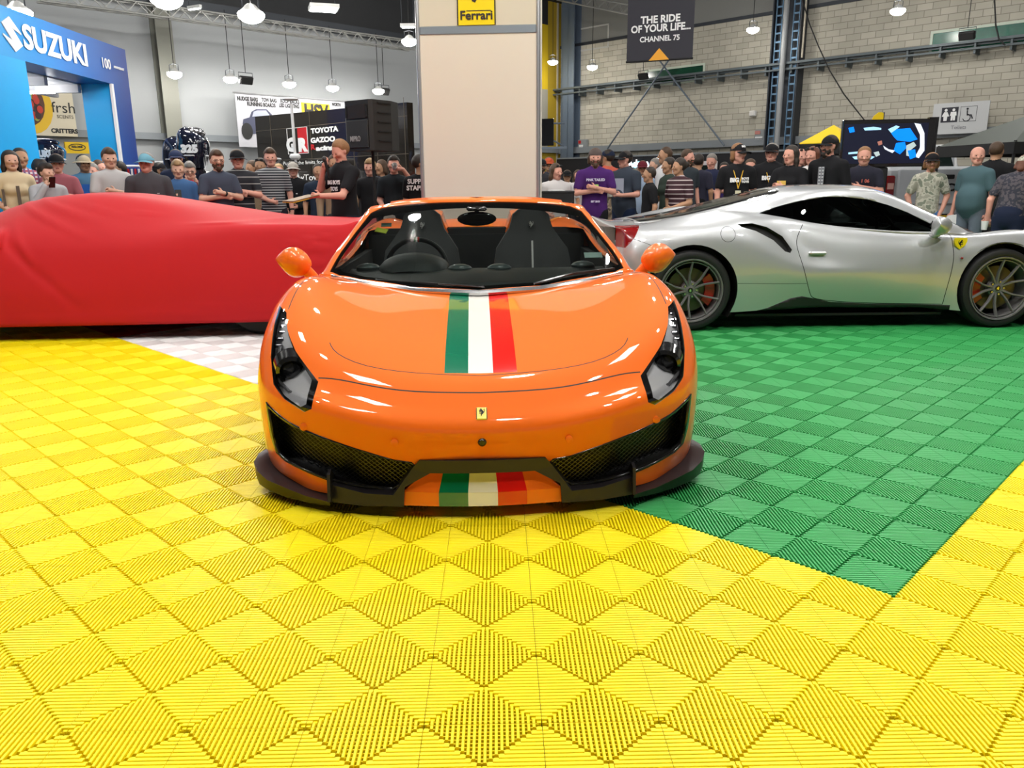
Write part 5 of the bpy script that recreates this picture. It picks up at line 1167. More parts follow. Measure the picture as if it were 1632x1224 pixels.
q = MB(); q.box(hw-.09, hw+.04, .02, .12, zb-.05, zt+.02); q.build('side_panel', blackg, scn)
# silver ute seen from behind
p = at(1505, 300, 13.2); ute = thing('pickup_ute', 'silver pickup ute seen from behind with its tailgate lettered', 'ute', (p.x+.0, p.y, 0), math.radians(-8)); um = M('ute_silver', (.50, .52, .55), .4, .1, coat=.5)
q = MB(); q.box(-.92, .92, 0, 1.55, .62, 1.48, None, .06); q.build('tray_body', um, ute); q = MB(); q.box(-.92, .92, 3.1, 4.9, .55, 1.2, None, .1); q.build('front_body', um, ute)
q = MB(); q.box(-.76, .76, -.04, .02, .86, 1.46, None, .03); tg = q.build('tailgate', um, ute)
text('lettering', 'TOYOTA', .17, blackm, tg, (0, -.045, 1.14), bold=.006, sx=1.35); q = MB(); q.box(-.12, .12, -.06, -.03, 1.28, 1.35, None, .01); q.build('tailgate_handle', blackm, tg)
q = MB(); P = [(-.84, 1.40), (-.70, 1.80), (-.62, 1.84), (.62, 1.84), (.70, 1.80), (.84, 1.40)]; q.prism(P, 1.58, 3.3, 'y'); cbm = q.build('cab', um, ute)
q = MB(); q.prism([(-.74, 1.44), (-.62, 1.75), (.62, 1.75), (.74, 1.44)], 1.55, 1.575, 'y'); q.build('rear_window', M('window_black', (.012, .02, .018), .06), cbm)
q = MB(); q.tube([(-.74, 1.52, 1.50), (-.68, 1.50, 1.86), (.68, 1.50, 1.86), (.74, 1.52, 1.50)], .025, 8); q.build('sports_bar', white, ute, True)
for s in (-1, 1):
    q = MB(); q.box(s*.86-.07, s*.86+.07, -.03, .05, .92, 1.34, None, .02); tl_ = q.build('tail_lamp', M('tail_lamp_red', (0, 0, 0)), ute); q = MB(); q.box(s*.86-.05, s*.86+.05, -.036, -.03, 1.12, 1.22); q.build('indicator', M('lamp_pink', (.7, .4, .35), .2), tl_)
    q = MB(); q.box(s*.70-.26, s*.70+.26, -.16, .05, .72, .86, None, .03); q.build('bumper_end', white, ute)
    for yy in (.7, 3.9): Mw = Matrix.Translation((s*.80, yy, .38)) @ Matrix.Rotation(PI/2, 4, 'Y'); q = MB(); q.lathe([(.0, .11), (.2, .11), (.22, .12), (.36, .12), (.38, .08), (.38, -.08), (.36, -.12), (0, -.12)], 28, Mw); q.build('wheel', M('tyre_rubber', (0, 0, 0)), ute, True)
q = MB(); q.box(-.45, .45, -.12, .02, .60, .72, None, .02); q.build('bumper_centre', blackm, ute)
q = MB(); q.box(-.2, .2, -.15, -.12, .60, .70); q.build('number_plate', M('sign_yellow', (0, 0, 0)), ute)
# black gazebo at the right edge
Yg = 11.5; p = at(1662, 172, Yg); e0 = at(1552, 228, Yg); gz = thing('gazebo', 'black gazebo canopy reaching in at the right edge', 'gazebo', (p.x+.35, p.y+.6, 0), math.radians(8)); zt = at(1660, 178, Yg).z; ze = at(1552, 228, Yg).z; R = (p.x+.35-e0.x)*.80
q = MB(); cs = [(-R, -.8, ze), (R, -.8, ze), (R, .8, ze), (-R, .8, ze)]; q.add([(0, 0, zt+.05)]+cs, [(0, 1, 2), (0, 2, 3), (0, 3, 4), (0, 4, 1)]); q.build('canopy', M('gazebo_black', (.035, .045, .035), .6), gz)
q = MB()
for i in range(4): x, y, z = cs[i]; X, Y_, Z_ = cs[(i+1) % 4]; q.add([(x, y, z), (X, Y_, z), (X, Y_, z-.16), (x, y, z-.16)], [(0, 1, 2, 3)])
q.build('valance', blackm, gz)
for x, y, z in cs: q = MB(); q.tube([(x*.97, y*.97, z+.02), (x*.97, y*.97, 0)], .022, 6); q.build('leg', blackm, gz)
# black counter and white car behind the orange car
p = at(886, 312, 10.); ct = thing('counter_table', 'black counter table just right of the cream tower', 'table', (p.x, p.y, 0)); zt = at(886, 304, 10.).z
q = MB(); q.box(-.19, .21, -.25, .25, zt-.03, zt, None, .01); q.build('tabletop', blackm, ct); q = MB(); q.box(-.18, .20, -.24, -.22, zt-.14, zt-.03); q.build('apron', blackm, ct)
for sx in (-.17, .19):
    for sy in (-.23, .23): q = MB(); q.box(sx-.015, sx+.015, sy-.015, sy+.015, 0, zt-.03); q.build('leg', blackm, ct)
p2_ = Vector((p.x, p.y-.05, zt)); q = MB(); q.box(-.10, .10, -.14, .14, 0, .006); q.box(-.08, .06, -.10, .12, .006, .012, Matrix.Rotation(.2, 4, 'Z')); tag(q.build('papers', white, None, False, p2_), 'white papers lying on the black counter table', 'papers')
p = at(985, 300, 13.2); wc = thing('white_car', 'white car with its black wheel arch showing beside the counter', 'car', (p.x+1.1, 17.2, 0), math.radians(0)); wc.scale = (1.1, 1.1, 1.1); wm = M('car_white', (.75, .75, .76), .25, coat=.8)
secs = []
for x, z, hw in ((-1.9, .75, .6), (-1.6, .98, .8), (-1.0, 1.04, .86), (-.7, 1.06, .88), (.0, 1.10, .88), (1.2, 1.10, .88), (2.1, 1.0, .8), (2.3, .7, .7)): secs.append([(x, -hw, .35), (x, -hw, z-.2), (x, -hw*.85, z), (x, hw*.85, z), (x, hw, z-.2), (x, hw, .35)])
vs = [v for s in secs for v in s]; fs = [(6*i+k, 6*i+(k+1) % 6, 6*i+6+(k+1) % 6, 6*i+6+k) for i in range(7) for k in range(6)]+[tuple(range(6)), tuple(range(len(vs)-1, len(vs)-7, -1))]
MB().add(vs, fs).build('body', wm, wc, True)
q = MB(); q.prism([(-.6, 1.05), (-.1, 1.42), (1.1, 1.45), (1.8, 1.08)], -.75, .75, 'y'); q.build('cabin', M('window_black', (0, 0, 0)), wc)
for x in (-1.25, 1.4):
    for s in (-1, 1): Mw = Matrix.Translation((x, s*.80, .33)) @ Matrix.Rotation(PI/2, 4, 'X'); q = MB(); q.lathe([(0, .1), (.2, .1), (.22, .11), (.32, .10), (.33, .07), (.33, -.07), (.32, -.1), (0, -.1)], 28, Mw); q.build('wheel', M('tyre_rubber', (0, 0, 0)), wc, True)
    q = MB(); q.lathe([(0, .0), (.42, .0), (.42, .01), (0, .01)], 28, Matrix.Translation((x, -.885, .38)) @ Matrix.Rotation(PI/2, 4, 'X')); q.build('wheel_arch', blackm, wc)

# ------------------------------------------------------------------ car under a red cover
def red_car():
    rz = math.radians(-87.2); t = thing('covered_car', 'sports car hidden under a tight red fabric cover with a mirror bulge', 'car', (-5.90, 7.42, 0), rz)
    yk = [0, .25, .6, 1.0, 1.3, 1.55, 1.8, 2.05, 2.4, 2.8, 3.2, 3.6, 4.0, 4.35, 4.60]
    zr = [.56, .68, .78, .875, .97, 1.07, 1.145, 1.19, 1.205, 1.165, 1.10, 1.035, .975, .955, .955]
    zs = [.50, .62, .74, .82, .83, .80, .77, .75, .745, .775, .83, .875, .90, .895, .90]
    xs = [.62, .80, .90, .93, .93, .93, .93, .93, .93, .93, .92, .915, .90, .87, .80]
    rows = [[(x, -.06-.0*x, .13) for x in (0, .2, .4, .52, .60, .66, .70, .72)], [(x, -.05, .36) for x in (0, .2, .4, .52, .60, .66, .70, .72)]]
    for k in range(len(yk)):
        y, a, b, x = yk[k], zr[k], zs[k], xs[k]; roof = .50 if 1.5 < y < 3.4 else .58
        rows.append([(0, y, a), (.28, y, a-.008), (roof, y, a-.045 if y > 1.2 else a-.0), ((roof+x)/2+.03, y, (a*.46+b*.54)), (x-.03, y+.0, b), (x+.035, y, b*.72), (min(1.0, x+.06), y, .38), (min(1.005, x+.065), y, .13)])
    rows += [[(x, 4.70, z) for x, z in zip((0, .26, .44, .55, .64, .70, .74, .76), (.90, .895, .88, .86, .82, .60, .36, .13))], [(x, 4.70, .13) for x in (0, .2, .4, .52, .60, .66, .70, .72)]]
    G = surf(rows, 9, 9); a, b = G.shape[:2]
    L = np.concatenate([G[:, ::-1]*np.array([-1, 1, 1]), G[:, 1:]], 1); X, Y, Z = L[..., 0].copy(), L[..., 1].copy(), L[..., 2].copy()
    nr = X/np.maximum(.001, np.hypot(X, (Z-.4)*.9)); nz_ = (Z-.4)*.9/np.maximum(.001, np.hypot(X, (Z-.4)*.9))
    s_ = np.sign(X)
    d = np.zeros_like(X)
    for y0, z0, dy, dz, wd, ln, am in ((2.15, 1.07, .9, -.35, .016, .30, .010), (2.30, 1.04, .9, -.30, .014, .28, .010), (2.02, 1.02, .92, -.4, .018, .34, .010), (2.52, 1.06, .9, -.25, .012, .20, .007), (2.85, 1.03, 1, -.05, .012, .12, .006), (3.9, .96, 1, .03, .014, .35, .006), (3.55, .95, 1, .02, .012, .25, .006),
                                       (4.25, .80, .9, .15, .014, .20, .010), (4.28, .74, .95, .05, .014, .22, .009), (4.3, .69, .95, -.02, .013, .2, .008), (4.27, .62, .95, -.08, .014, .2, .007), (3.3, .22, 1, .02, .02, .9, .005), (3.6, .28, 1, .03, .02, .7, .004), (2.6, .18, 1, -.01, .02, .8, .004),
                                       (2.0, .62, .72, -.70, .05, .45, -.010), (1.98, .70, .5, -.8, .03, .3, .006)):
        l = math.hypot(dy, dz); u = ((Y-y0)*dy+(Z-z0)*dz)/l; v = (-(Y-y0)*dz+(Z-z0)*dy)/l
        d += am*np.exp(-(u/ln)**2-(v/wd)**2)*np.cos(v/wd*1.2)*1.6
    X += nr*d; Z += nz_*d
    bump = .17*np.exp(-((Y-1.66)/.10)**4-((Z-.845)/.062)**4)*(np.abs(X) > .5)
    X += s_*bump; Y += bump*.25
    rd = .004*np.sin(Y*3.1+Z*7)*np.exp(-((Z-.5)/.4)**2); X += s_*rd
    vs = np.stack([X, Y, Z], -1).reshape(-1, 3); nb = L.shape[1]
    fs = [(i*nb+j, i*nb+j+1, i*nb+nb+j+1, i*nb+nb+j) for i in range(a-1) for j in range(nb-1)]
    o = mesh_obj('fabric_cover', vs, fs, mat('red_cover_fabric', (.47, .008, .014), .66, spec=.25, noise=.06, nscale=600, bump=.04, bscale=9), t, True)
    nodes(MATS['red_cover_fabric'])[2].inputs['Sheen Weight'].default_value = .12
    md = o.modifiers.new('thickness', 'SOLIDIFY'); md.thickness = .004
    for y, r in ((1.16, .33), (3.81, .335)):
        for s in (-1, 1):
            q = MB(); q.lathe([(.2, .12), (.26, .13), (r-.03, .125), (r, .08), (r, -.08), (r-.03, -.12), (.2, -.12)], 32, Matrix.Translation((s*.74, y, r)) @ Matrix.Rotation(PI/2, 4, 'Y'), True); q.build('tyre', mat('tyre_rubber', (0, 0, 0)), t, True)
    q = MB(); q.box(-.72, .72, .4, 4.3, .115, .14); q.build('underbody', mat('intake_black', (0, 0, 0)), t)
red_car()

# ------------------------------------------------------------------ people
def surfnet(F, o, h):
    S = F < 0; nx, ny, nz = F.shape
    c = np.stack([S[i:nx-1+i, j:ny-1+j, k:nz-1+k] for i in (0, 1) for j in (0, 1) for k in (0, 1)]); act = c.any(0) & ~c.all(0)
    acc = np.zeros(act.shape+(3,)); cnt = np.zeros(act.shape)
    def fv(i, j, k): return F[i:nx-1+i, j:ny-1+j, k:nz-1+k]
    for ax in range(3):
        for p in (0, 1):
            for q in (0, 1):
                a = [p, q]; a.insert(ax, 0); b = list(a); b[ax] = 1
                fa, fb = fv(*a), fv(*b); cr = (fa < 0) != (fb < 0); t = np.where(cr, fa/np.where(cr, fa-fb, 1), 0)
                for d in range(3): acc[..., d] += np.where(cr, (t if d == ax else a[d]), 0)
                cnt += cr
    idx = -np.ones(act.shape, int); ii = np.argwhere(act); idx[act] = np.arange(len(ii))
    V = (ii+acc[act]/cnt[act][:, None])*h+np.array(o)
    Q = []
    for ax in range(3):
        sl = [slice(1, -1)]*3; sl[ax] = slice(0, -1); s2 = list(sl); s2[ax] = slice(1, None)
        A = S[tuple(sl)]; B = S[tuple(s2)]; e = np.argwhere(A != B)
        if not len(e): continue
        off = [1, 1, 1]; off[ax] = 0; e = e+np.array(off); u, v = [(1, 2), (2, 0), (0, 1)][ax]
        def g(du, dv): w_ = e.copy(); w_[:, u] -= du; w_[:, v] -= dv; return idx[w_[:, 0], w_[:, 1], w_[:, 2]]
        q = np.stack([g(1, 1), g(0, 1), g(0, 0), g(1, 0)], 1); inn = S[e[:, 0], e[:, 1], e[:, 2]]; ok = (q >= 0).all(1)
        q[inn] = q[inn][:, ::-1]; Q.append(q[ok])
    return V, np.concatenate(Q)
def prim_d(P, pr):
    a, b, ra, rb, fl = pr[:5]; a = np.array(a); b = np.array(b); d = b-a; L2 = max(d @ d, 1e-9)
    R = P-a; t = np.clip((R @ d)/L2, 0, 1); X = R-t[..., None]*d
    if isinstance(fl, tuple): X = X/np.array(fl); k = min(fl)
    else: X = X*np.array([1, 1/fl, 1]); k = fl
    return (np.sqrt((X*X).sum(-1))-(ra+(rb-ra)*t))*k
def field(prims, lo, hi, h, sub=()):
    n = [int((hi[i]-lo[i])/h)+2 for i in range(3)]; F = np.full(n, .3)
    ax = [lo[i]+np.arange(n[i])*h for i in range(3)]
    for pr in prims:
        k = pr[6]; m = max(pr[2], pr[3])*1.5+k+.03; i0 = []; i1 = []
        for i in range(3):
            i0.append(max(0, int((min(pr[0][i], pr[1][i])-m-lo[i])/h))); i1.append(min(n[i], int((max(pr[0][i], pr[1][i])+m-lo[i])/h)+2))
        if any(i1[i] <= i0[i] for i in range(3)): continue
        G = np.stack(np.meshgrid(*[ax[i][i0[i]:i1[i]] for i in range(3)], indexing='ij'), -1)
        D = prim_d(G, pr); s = (slice(i0[0], i1[0]), slice(i0[1], i1[1]), slice(i0[2], i1[2])); O = F[s]
        if k > 0: hh = np.maximum(k-np.abs(O-D), 0)/k; F[s] = np.minimum(O, D)-hh*hh*k*.25
        else: F[s] = np.minimum(O, D)
    for pr in sub:
        G = np.stack(np.meshgrid(*ax, indexing='ij'), -1) if F.size < 60000 else None
        m = pr[2]+.02; i0 = [max(0, int((pr[0][i]-m-lo[i])/h)) for i in range(3)]; i1 = [min(n[i], int((pr[0][i]+m-lo[i])/h)+2) for i in range(3)]
        G = np.stack(np.meshgrid(*[ax[i][i0[i]:i1[i]] for i in range(3)], indexing='ij'), -1); s = (slice(i0[0], i1[0]), slice(i0[1], i1[1]), slice(i0[2], i1[2])); F[s] = np.maximum(F[s], -prim_d(G, pr))
    return F
SK = {'fair': (.62, .36, .26), 'pink': (.66, .33, .25), 'tan': (.45, .25, .15), 'brown': (.27, .14, .08)}
HR = {'dark': (.025, .017, .012), 'brown': (.07, .038, .02), 'blond': (.33, .21, .10), 'grey': (.22, .20, .18), 'red': (.12, .04, .02), 'ginger': (.25, .12, .05)}
def col(c): return M('cloth_%02x%02x%02x' % tuple(int(255*v) for v in c), c, .85, spec=.2)
POSES = {  # elbow, wrist, hand for the +x side; x is mirrored for the other side
 'down': ((.235, .04, 1.13), (.245, -.02, .89), (.235, -.05, .80)),
 'crossA': ((.235, -.06, 1.165), (.0, -.215, 1.225), (-.10, -.20, 1.245)), 'crossB': ((.235, -.06, 1.155), (.02, -.175, 1.18), (-.09, -.175, 1.175)),
 'clasp': ((.235, .02, 1.14), (.075, -.17, .965), (.0, -.20, .90)), 'pocket': ((.275, .06, 1.15), (.20, -.02, .95), (.165, -.05, .885)),
 'phone': ((.225, -.02, 1.13), (.085, -.24, 1.19), (.04, -.28, 1.25)), 'mouth': ((.225, -.15, 1.22), (.09, -.19, 1.44), (.045, -.17, 1.515)),
 'hold': ((.225, -.02, 1.13), (.13, -.24, 1.12), (.08, -.31, 1.13)), 'raise': ((.19, -.13, 1.25), (.09, -.25, 1.43), (.06, -.25, 1.51)),
 'wrist': ((.225, .0, 1.12), (.05, -.18, 1.04), (-.04, -.21, 1.02)), 'low': ((.225, .02, 1.13), (.16, -.16, .98), (.12, -.23, .95)), 'drink': ((.27, -.12, 1.36), (.13, -.20, 1.56), (.06, -.17, 1.57)), 'shoulder': ((.20, -.14, 1.13), (.10, -.17, 1.33), (.10, -.13, 1.40)), 'chest': ((.21, -.08, 1.14), (.06, -.16, 1.29), (-.02, -.15, 1.33)), 'arm_fwd': ((.23, -.18, 1.15), (.22, -.42, 1.15), (.21, -.52, 1.16))}
NP = [0]
def person(px, ytop, Y, label, top, legs=(.02, .02, .03), yaw=0, turn=0, nod=0, arms=('down', 'down'), skin='fair', hair='brown', hs='short', cap=None, brim=0, build=1., sleeve='short', h=None, extra=(), beard=None, glasses=None, belly=0., shorts=False, group=None, lean=0.):
    """a standing person whose crown is seen at photo pixel (px, ytop) when at distance Y"""
    P0 = at(px, ytop, Y); H = P0.z if h is None else h; s = H/(1.765 if cap is not None else 1.75); B = build; kid = 1.0 if H > 1.45 else 1.12
    root_loc = (P0.x, P0.y, 0); prims = []
    def pr(a, b, ra, rb, lab, fl=1., k=.03): prims.append((a, b, ra, rb, fl, lab, k))
    Rh = Matrix.Rotation(math.radians(turn), 3, 'Z') @ Matrix.Rotation(math.radians(nod), 3, 'X'); nk = Vector((0, .0, 1.50))
    def hd(x, y, z): v = Rh @ Vector((x*kid, y*kid, (z)*kid)) + nk+Vector((0, -.012, .125)); return (v.x, v.y, v.z)
    # torso
    T_ = 1; pr((0, 0, .93), (0, 0, 1.10), .158*B, .145*B, T_, .72); pr((0, 0, 1.10), (0, .005, 1.33), .146*B, .172*B, T_, .64); pr((-.115*B, .01, 1.395), (.115*B, .01, 1.395), .064, .064, T_, 1., .05)
    if hs in ('long', 'bun'): pr((-.07, -.075, 1.27), (.07, -.075, 1.27), .058, .058, T_, 1., .04)
    if belly: pr((0, -.05, 1.08), (0, -.05, 1.02), .15+belly*.5, .15+belly*.5, T_, .85, .05)
    pr((0, .01, .96), (0, .01, .90), .150*B, .145*B, 2, .76)
    pr((0, .018, 1.42), (0, .0, 1.55), .054, .052, 0, 1., .03)
    for sx, pose in ((1, arms[0]), (-1, arms[1])):
        e, w_, hn = [np.array(p)*np.array((sx, 1, 1)) for p in POSES[pose]]; sh = np.array((sx*.172*B, .012, 1.395)); e[0] *= (1+(B-1)*.9)
        if sleeve == 'none': pr(sh, e, .047, .040, 0)
        else:
            mid = sh+(e-sh)*(.66 if sleeve == 'short' else 1.); pr(sh, mid, .062*B, .056 if sleeve == 'short' else .050, 1, 1., .03)
            pr(sh, e, .045, .039, 0 if sleeve == 'short' else 1, 1., .02)
        fl_ = 1 if sleeve == 'long' else 0
        pr(e, w_, .041 if fl_ == 0 else .049, .027 if fl_ == 0 else .036, fl_, 1., .015)
        d = (hn-w_); d = d/np.linalg.norm(d); up = np.cross(d, (0, 0, 1.)); up = up/max(1e-6, np.linalg.norm(up)); n = np.cross(up, d)
        pc = w_+d*.05; pr(w_+d*.01, pc+d*.02, .024, .028, 0, 1., .015)
        side = up if abs(d[2]) > .6 else n
        for f in range(4):
            o_ = side*(-.027+.018*f); L_ = (.030, .036, .034, .026)[f]; k1 = pc+d*.035+o_; cu_ = n if abs(d[2]) > .6 else -up*sx
            k2 = k1+d*L_*.8+cu_*.008; k3 = k2+d*L_*.4+cu_*.022; pr(k1, k2, .0092, .0088, 0, 1., .004); pr(k2, k3, .0088, .0078, 0, 1., .003)
        t0 = w_+d*.025+side*.022; pr(t0, t0+side*.028+d*.022, .012, .010, 0, 1., .008); pr(t0+side*.028+d*.022, t0+side*.032+d*.048, .010, .0085, 0, 1., .004)
    for sx in (1, -1):
        kn = (sx*.105, -.012, .49); an = (sx*.115, .02, .09)
        pr((sx*.088, .0, .88), kn, .092*B, .062, 2, 1., .02)
        if shorts: pr(kn, an, .050, .034, 0, 1., .02)
        else: pr(kn, (sx*.115, .02, .13), .064, .054, 2, 1., .01)
        pr(an, (sx*.13, -.12, .045), .042, .040, 3, (1, 1, .9), .02); pr(an, (sx*.112, .05, .045), .040, .036, 3, 1., .02)
    # head
    hp = []
    def ph(a, b, ra, rb, lab=0, fl=1., k=.02): prims.append((hd(*a), hd(*b), ra*kid, rb*kid, fl, lab, k))
    ph((0, .012, .035), (0, .0, .03), .083, .083, 0, 1., .02); ph((0, .028, .03), (0, .028, .02), .078, .078, 0)
    ph((0, -.030, -.02), (0, -.032, -.062), .064, .044, 0, 1., .03); ph((-.02, -.055, -.085), (.02, -.055, -.085), .024, .024, 0, 1., .02)
    ph((-.045, -.02, -.055), (0, -.05, -.085), .028, .024); ph((.045, -.02, -.055), (0, -.05, -.085), .028, .024)
    ph((0, -.082, .005), (0, -.103, -.028), .011, .015, 0, 1., .012); ph((-.03, -.076, .022), (.03, -.076, .022), .012, .012, 0, 1., .012)
    ph((-.018, -.088, -.058), (.018, -.088, -.058), .007, .007, 4, 1., .004)
    for sx in (1, -1): ph((sx*.080, .008, .005), (sx*.078, .006, -.028), .013, .010, 0, (1, 1, 1), .006); ph((sx*.045, -.062, -.012), (sx*.045, -.05, -.02), .026, .024, 0, 1., .02)
    if beard: 
        for a, b in (((-.05, -.035, -.06), (0, -.068, -.095)), ((.05, -.035, -.06), (0, -.068, -.095)), ((0, -.07, -.095), (0, -.06, -.115)), ((-.03, -.088, -.048), (.03, -.088, -.048))): ph(a, b, .024 if a[2] < -.05 else .010, .026 if a[2] < -.05 else .010, 5, 1., .01)
    sub = [(hd(sx*.032, -.094, .000), hd(sx*.032, -.094, .000), .014, .014, 1.) for sx in (1, -1)]
    hh = .0115 if Y < 11.7 else .0145
    A = np.array([q[0] for q in prims]+[q[1] for q in prims]); lo = A.min(0)-.17; hi = A.max(0)+.17; lo[2] = -.03
    V, Q = surfnet(field(prims, lo, hi, hh, sub), lo, hh)
    if np.einsum('ij,ij->i', V[Q[:, 0]], np.cross(V[Q[:, 1]], V[Q[:, 2]])).sum() < 0: Q = Q[:, ::-1].copy()
    ctr = V[Q].mean(1); D = np.full((len(prims), len(ctr)), 9.)
    for i, q in enumerate(prims): D[i] = prim_d(ctr, q)
    lab = np.array([q[5] for q in prims])[D.argmin(0)]
    V = V*np.array([s*B**.0, s, s]); NP[0] += 1
    if lean: V[:, 1] -= np.clip(V[:, 2]/s-.95, 0, 1)**1.2*math.sin(math.radians(lean))*s; V[:, 2] -= np.clip(V[:, 2]/s-.95, 0, 1)**2*(1-math.cos(math.radians(lean)))*s*1.2
    sk = M('skin_'+skin, SK[skin], .55, spec=.3); lips = M('lips_'+skin, tuple(c*(.62, .42, .42)[i] for i, c in enumerate(SK[skin])), .5); hairm = M('hair_'+hair, HR[hair], .6, noise=.35, nscale=90)
    mi = np.where(lab == 4, 1, np.where(lab == 5, 2, 0)); me = bpy.data.meshes.new('person')
    def mk(name, Vv, Qq, ms, parent, mi_=None):
        me = bpy.data.meshes.new(name); me.vertices.add(len(Vv)); me.vertices.foreach_set('co', Vv.ravel().astype(np.float32)); me.loops.add(len(Qq)*4); me.loops.foreach_set('vertex_index', Qq.ravel().astype(np.int32)); me.polygons.add(len(Qq))
        me.polygons.foreach_set('loop_start', np.arange(0, len(Qq)*4, 4, dtype=np.int32))
        for m_ in ms: me.materials.append(m_)
        if mi_ is not None: me.polygons.foreach_set('material_index', mi_.astype(np.int32))
        me.update(calc_edges=True); me.shade_smooth(); return link(name, me, parent)
    o = mk('person', V, Q, [sk, lips, hairm], None, mi); o.location = root_loc; o.rotation_euler = (0, 0, math.radians(yaw)+math.atan2(-P0.x, P0.y)*-1*0+math.atan2(P0.x, P0.y)*-1); tag(o, label, 'person', group)
    N_ = np.zeros_like(V); e1 = V[Q[:, 1]]-V[Q[:, 0]]; e2 = V[Q[:, 3]]-V[Q[:, 0]]; fn = np.cross(e1, e2); 
    for k in range(4): np.add.at(N_, Q[:, k], fn)
    N_ /= np.maximum(1e-9, np.linalg.norm(N_, axis=1))[:, None]
    tm = top if not isinstance(top, tuple) else col(top); lm = legs if not isinstance(legs, tuple) else col(legs)
    for nm, L_, m_ in (('shirt', 1, tm), ('shorts' if shorts else 'trousers', 2, lm), ('shoes', 3, col((.03, .03, .03)))):
        f = Q[lab == L_]; 
        if not len(f): continue
        u, inv = np.unique(f, return_inverse=True); mk(nm, V[u]+N_[u]*.007, inv.reshape(-1, 4), [m_], o)
    def hw(x, y, z): v = Vector(hd(x, y, z)); w_ = np.array(v)*s; 
    def lv(v):
        v = Vector(v)*s
        if lean: q = min(max(v.z/s-.95, 0), 1); v = Vector((v.x, v.y-q**1.2*math.sin(math.radians(lean))*s, v.z-q*q*(1-math.cos(math.radians(lean)))*s*1.2))
        return v
    # eyes
    for sx in (1, -1): q = MB(); q.ball((0, 0, 0), (.0115*s, .008*s, .0075*s), 8); q.build('eye', M('eye_dark', (.035, .025, .02), .2), o, True, lv(hd(sx*.031, -.0835, .001)))
    # hair
    if hs not in ('bald',):
        hq = [(hd(0, .018, .045), hd(0, .03, .03), .092*kid, .090*kid, 1., 0, .01)]
        if hs == 'full': hq += [(hd(0, -.05, .085), hd(0, .03, .095), .055*kid, .055*kid, 1., 0, .02)]
        if hs == 'long':
            for sx in (1, -1): hq += [(hd(sx*.065, .0, .03), hd(sx*.080, .02, -.08), .036*kid, .034*kid, 1., 0, .03), (hd(sx*.080, .02, -.08), hd(sx*.085, .02, -.19), .034*kid, .026*kid, 1., 0, .03)]
            hq += [(hd(0, .06, .0), hd(0, .075, -.17), .075*kid, .06*kid, 1., 0, .03)]
        if hs == 'shag': 
            for sx in (1, -1): hq += [(hd(sx*.075, .02, .0), hd(sx*.078, .03, -.06), .030*kid, .030*kid, 1., 0, .02)]
            hq += [(hd(0, .07, .0), hd(0, .08, -.07), .055*kid, .05*kid, 1., 0, .02)]
        if hs == 'bun': hq += [(hd(0, .11, .03), hd(0, .12, .03), .045*kid, .04*kid, 1., 0, .02)]
        A = np.array([q[0] for q in hq]+[q[1] for q in hq]); lo = A.min(0)-.12; hi = A.max(0)+.12; g = .009 if Y < 12 else .011; F = field(hq, lo, hi, g)
        n = F.shape; G = np.stack(np.meshgrid(*[lo[i]+np.arange(n[i])*g for i in range(3)], indexing='ij'), -1); Ri = np.array(Rh.transposed()); c0 = np.array(nk+Vector((0, -.012, .125)))
        Lc = ((G-c0) @ Ri.T)/kid; x, y, z = Lc[..., 0], Lc[..., 1], Lc[..., 2]
        face = np.minimum(np.minimum(-(y+.040+(z-.05)*.35), .062-z), .2) # positive inside the face region
        if hs in ('long', 'shag'): face = np.minimum(face, .062-np.abs(x)*(.9 if hs == 'long' else .8))
        F = np.maximum(F, face)
        if hs in ('short', 'full', 'bun', 'stub'): F = np.maximum(F, -(z+.035+np.clip(y, -.1, .1)*.55)); F = np.maximum(F, np.minimum(.012-np.abs(x)*0-np.abs(y-.0), .0-z)*0-9)
        if hs == 'stub': F = F+.004
        if (F < 0).any():
            Vh, Qh = surfnet(F, lo, g); Qh = Qh[:, ::-1].copy() if np.einsum('ij,ij->i', Vh[Qh[:, 0]], np.cross(Vh[Qh[:, 1]], Vh[Qh[:, 2]])).sum() < 0 else Qh; Vh = np.array([lv(v) for v in Vh]); mk('hair', Vh, Qh, [hairm], o)
    def hobj(name, mb, m_, smooth=True, parent=None):
        mb.v = [tuple(lv(hd(*v))) for v in mb.v]; return mb.build(name, m_, parent or o, smooth)
    if cap is not None:
        cm = col(cap) if isinstance(cap, tuple) else cap; q = MB(); pf = []
        for a in range(7): t = a/6*PI/2; pf.append((.103*math.cos(t), .034+.096*math.sin(t)))
        q.lathe(pf, 20, Matrix.Translation((0, .014, 0)) @ Matrix.Diagonal((.92, 1.08, 1, 1))); b = MB()
        if brim == 'round': b.lathe([(.10, .036), (.145, .018), (.147, .014), (.10, .028)], 24, Matrix.Translation((0, .012, 0)), True)
        else:
            Mb = Matrix.Translation((0, .014, 0)) @ Matrix.Rotation(brim, 4, 'Z'); vs = []
            for r_ in (.095, .13, .168):
                for k in range(9): a = -PI/2+(k-4)*(.30 if r_ < .1 else .24 if r_ < .14 else .19); vs.append((r_*math.cos(a), r_*math.sin(a)*(1.04), .036-(r_-.095)*.25-abs(k-4)**2*.0012))
            vs += [(x, y, z-.006) for x, y, z in vs]; fs = []
            for g_ in (0, 27):
                for i in range(2): fs += [(g_+i*9+k, g_+i*9+k+1, g_+i*9+10+k, g_+i*9+9+k) for k in range(8)]
            fs += [(18+k, 19+k, 46+k, 45+k) for k in range(8)]; b.add(vs, fs, Mb)
        c_ = hobj('cap', q, cm); hobj('brim', b, cm, False, c_)
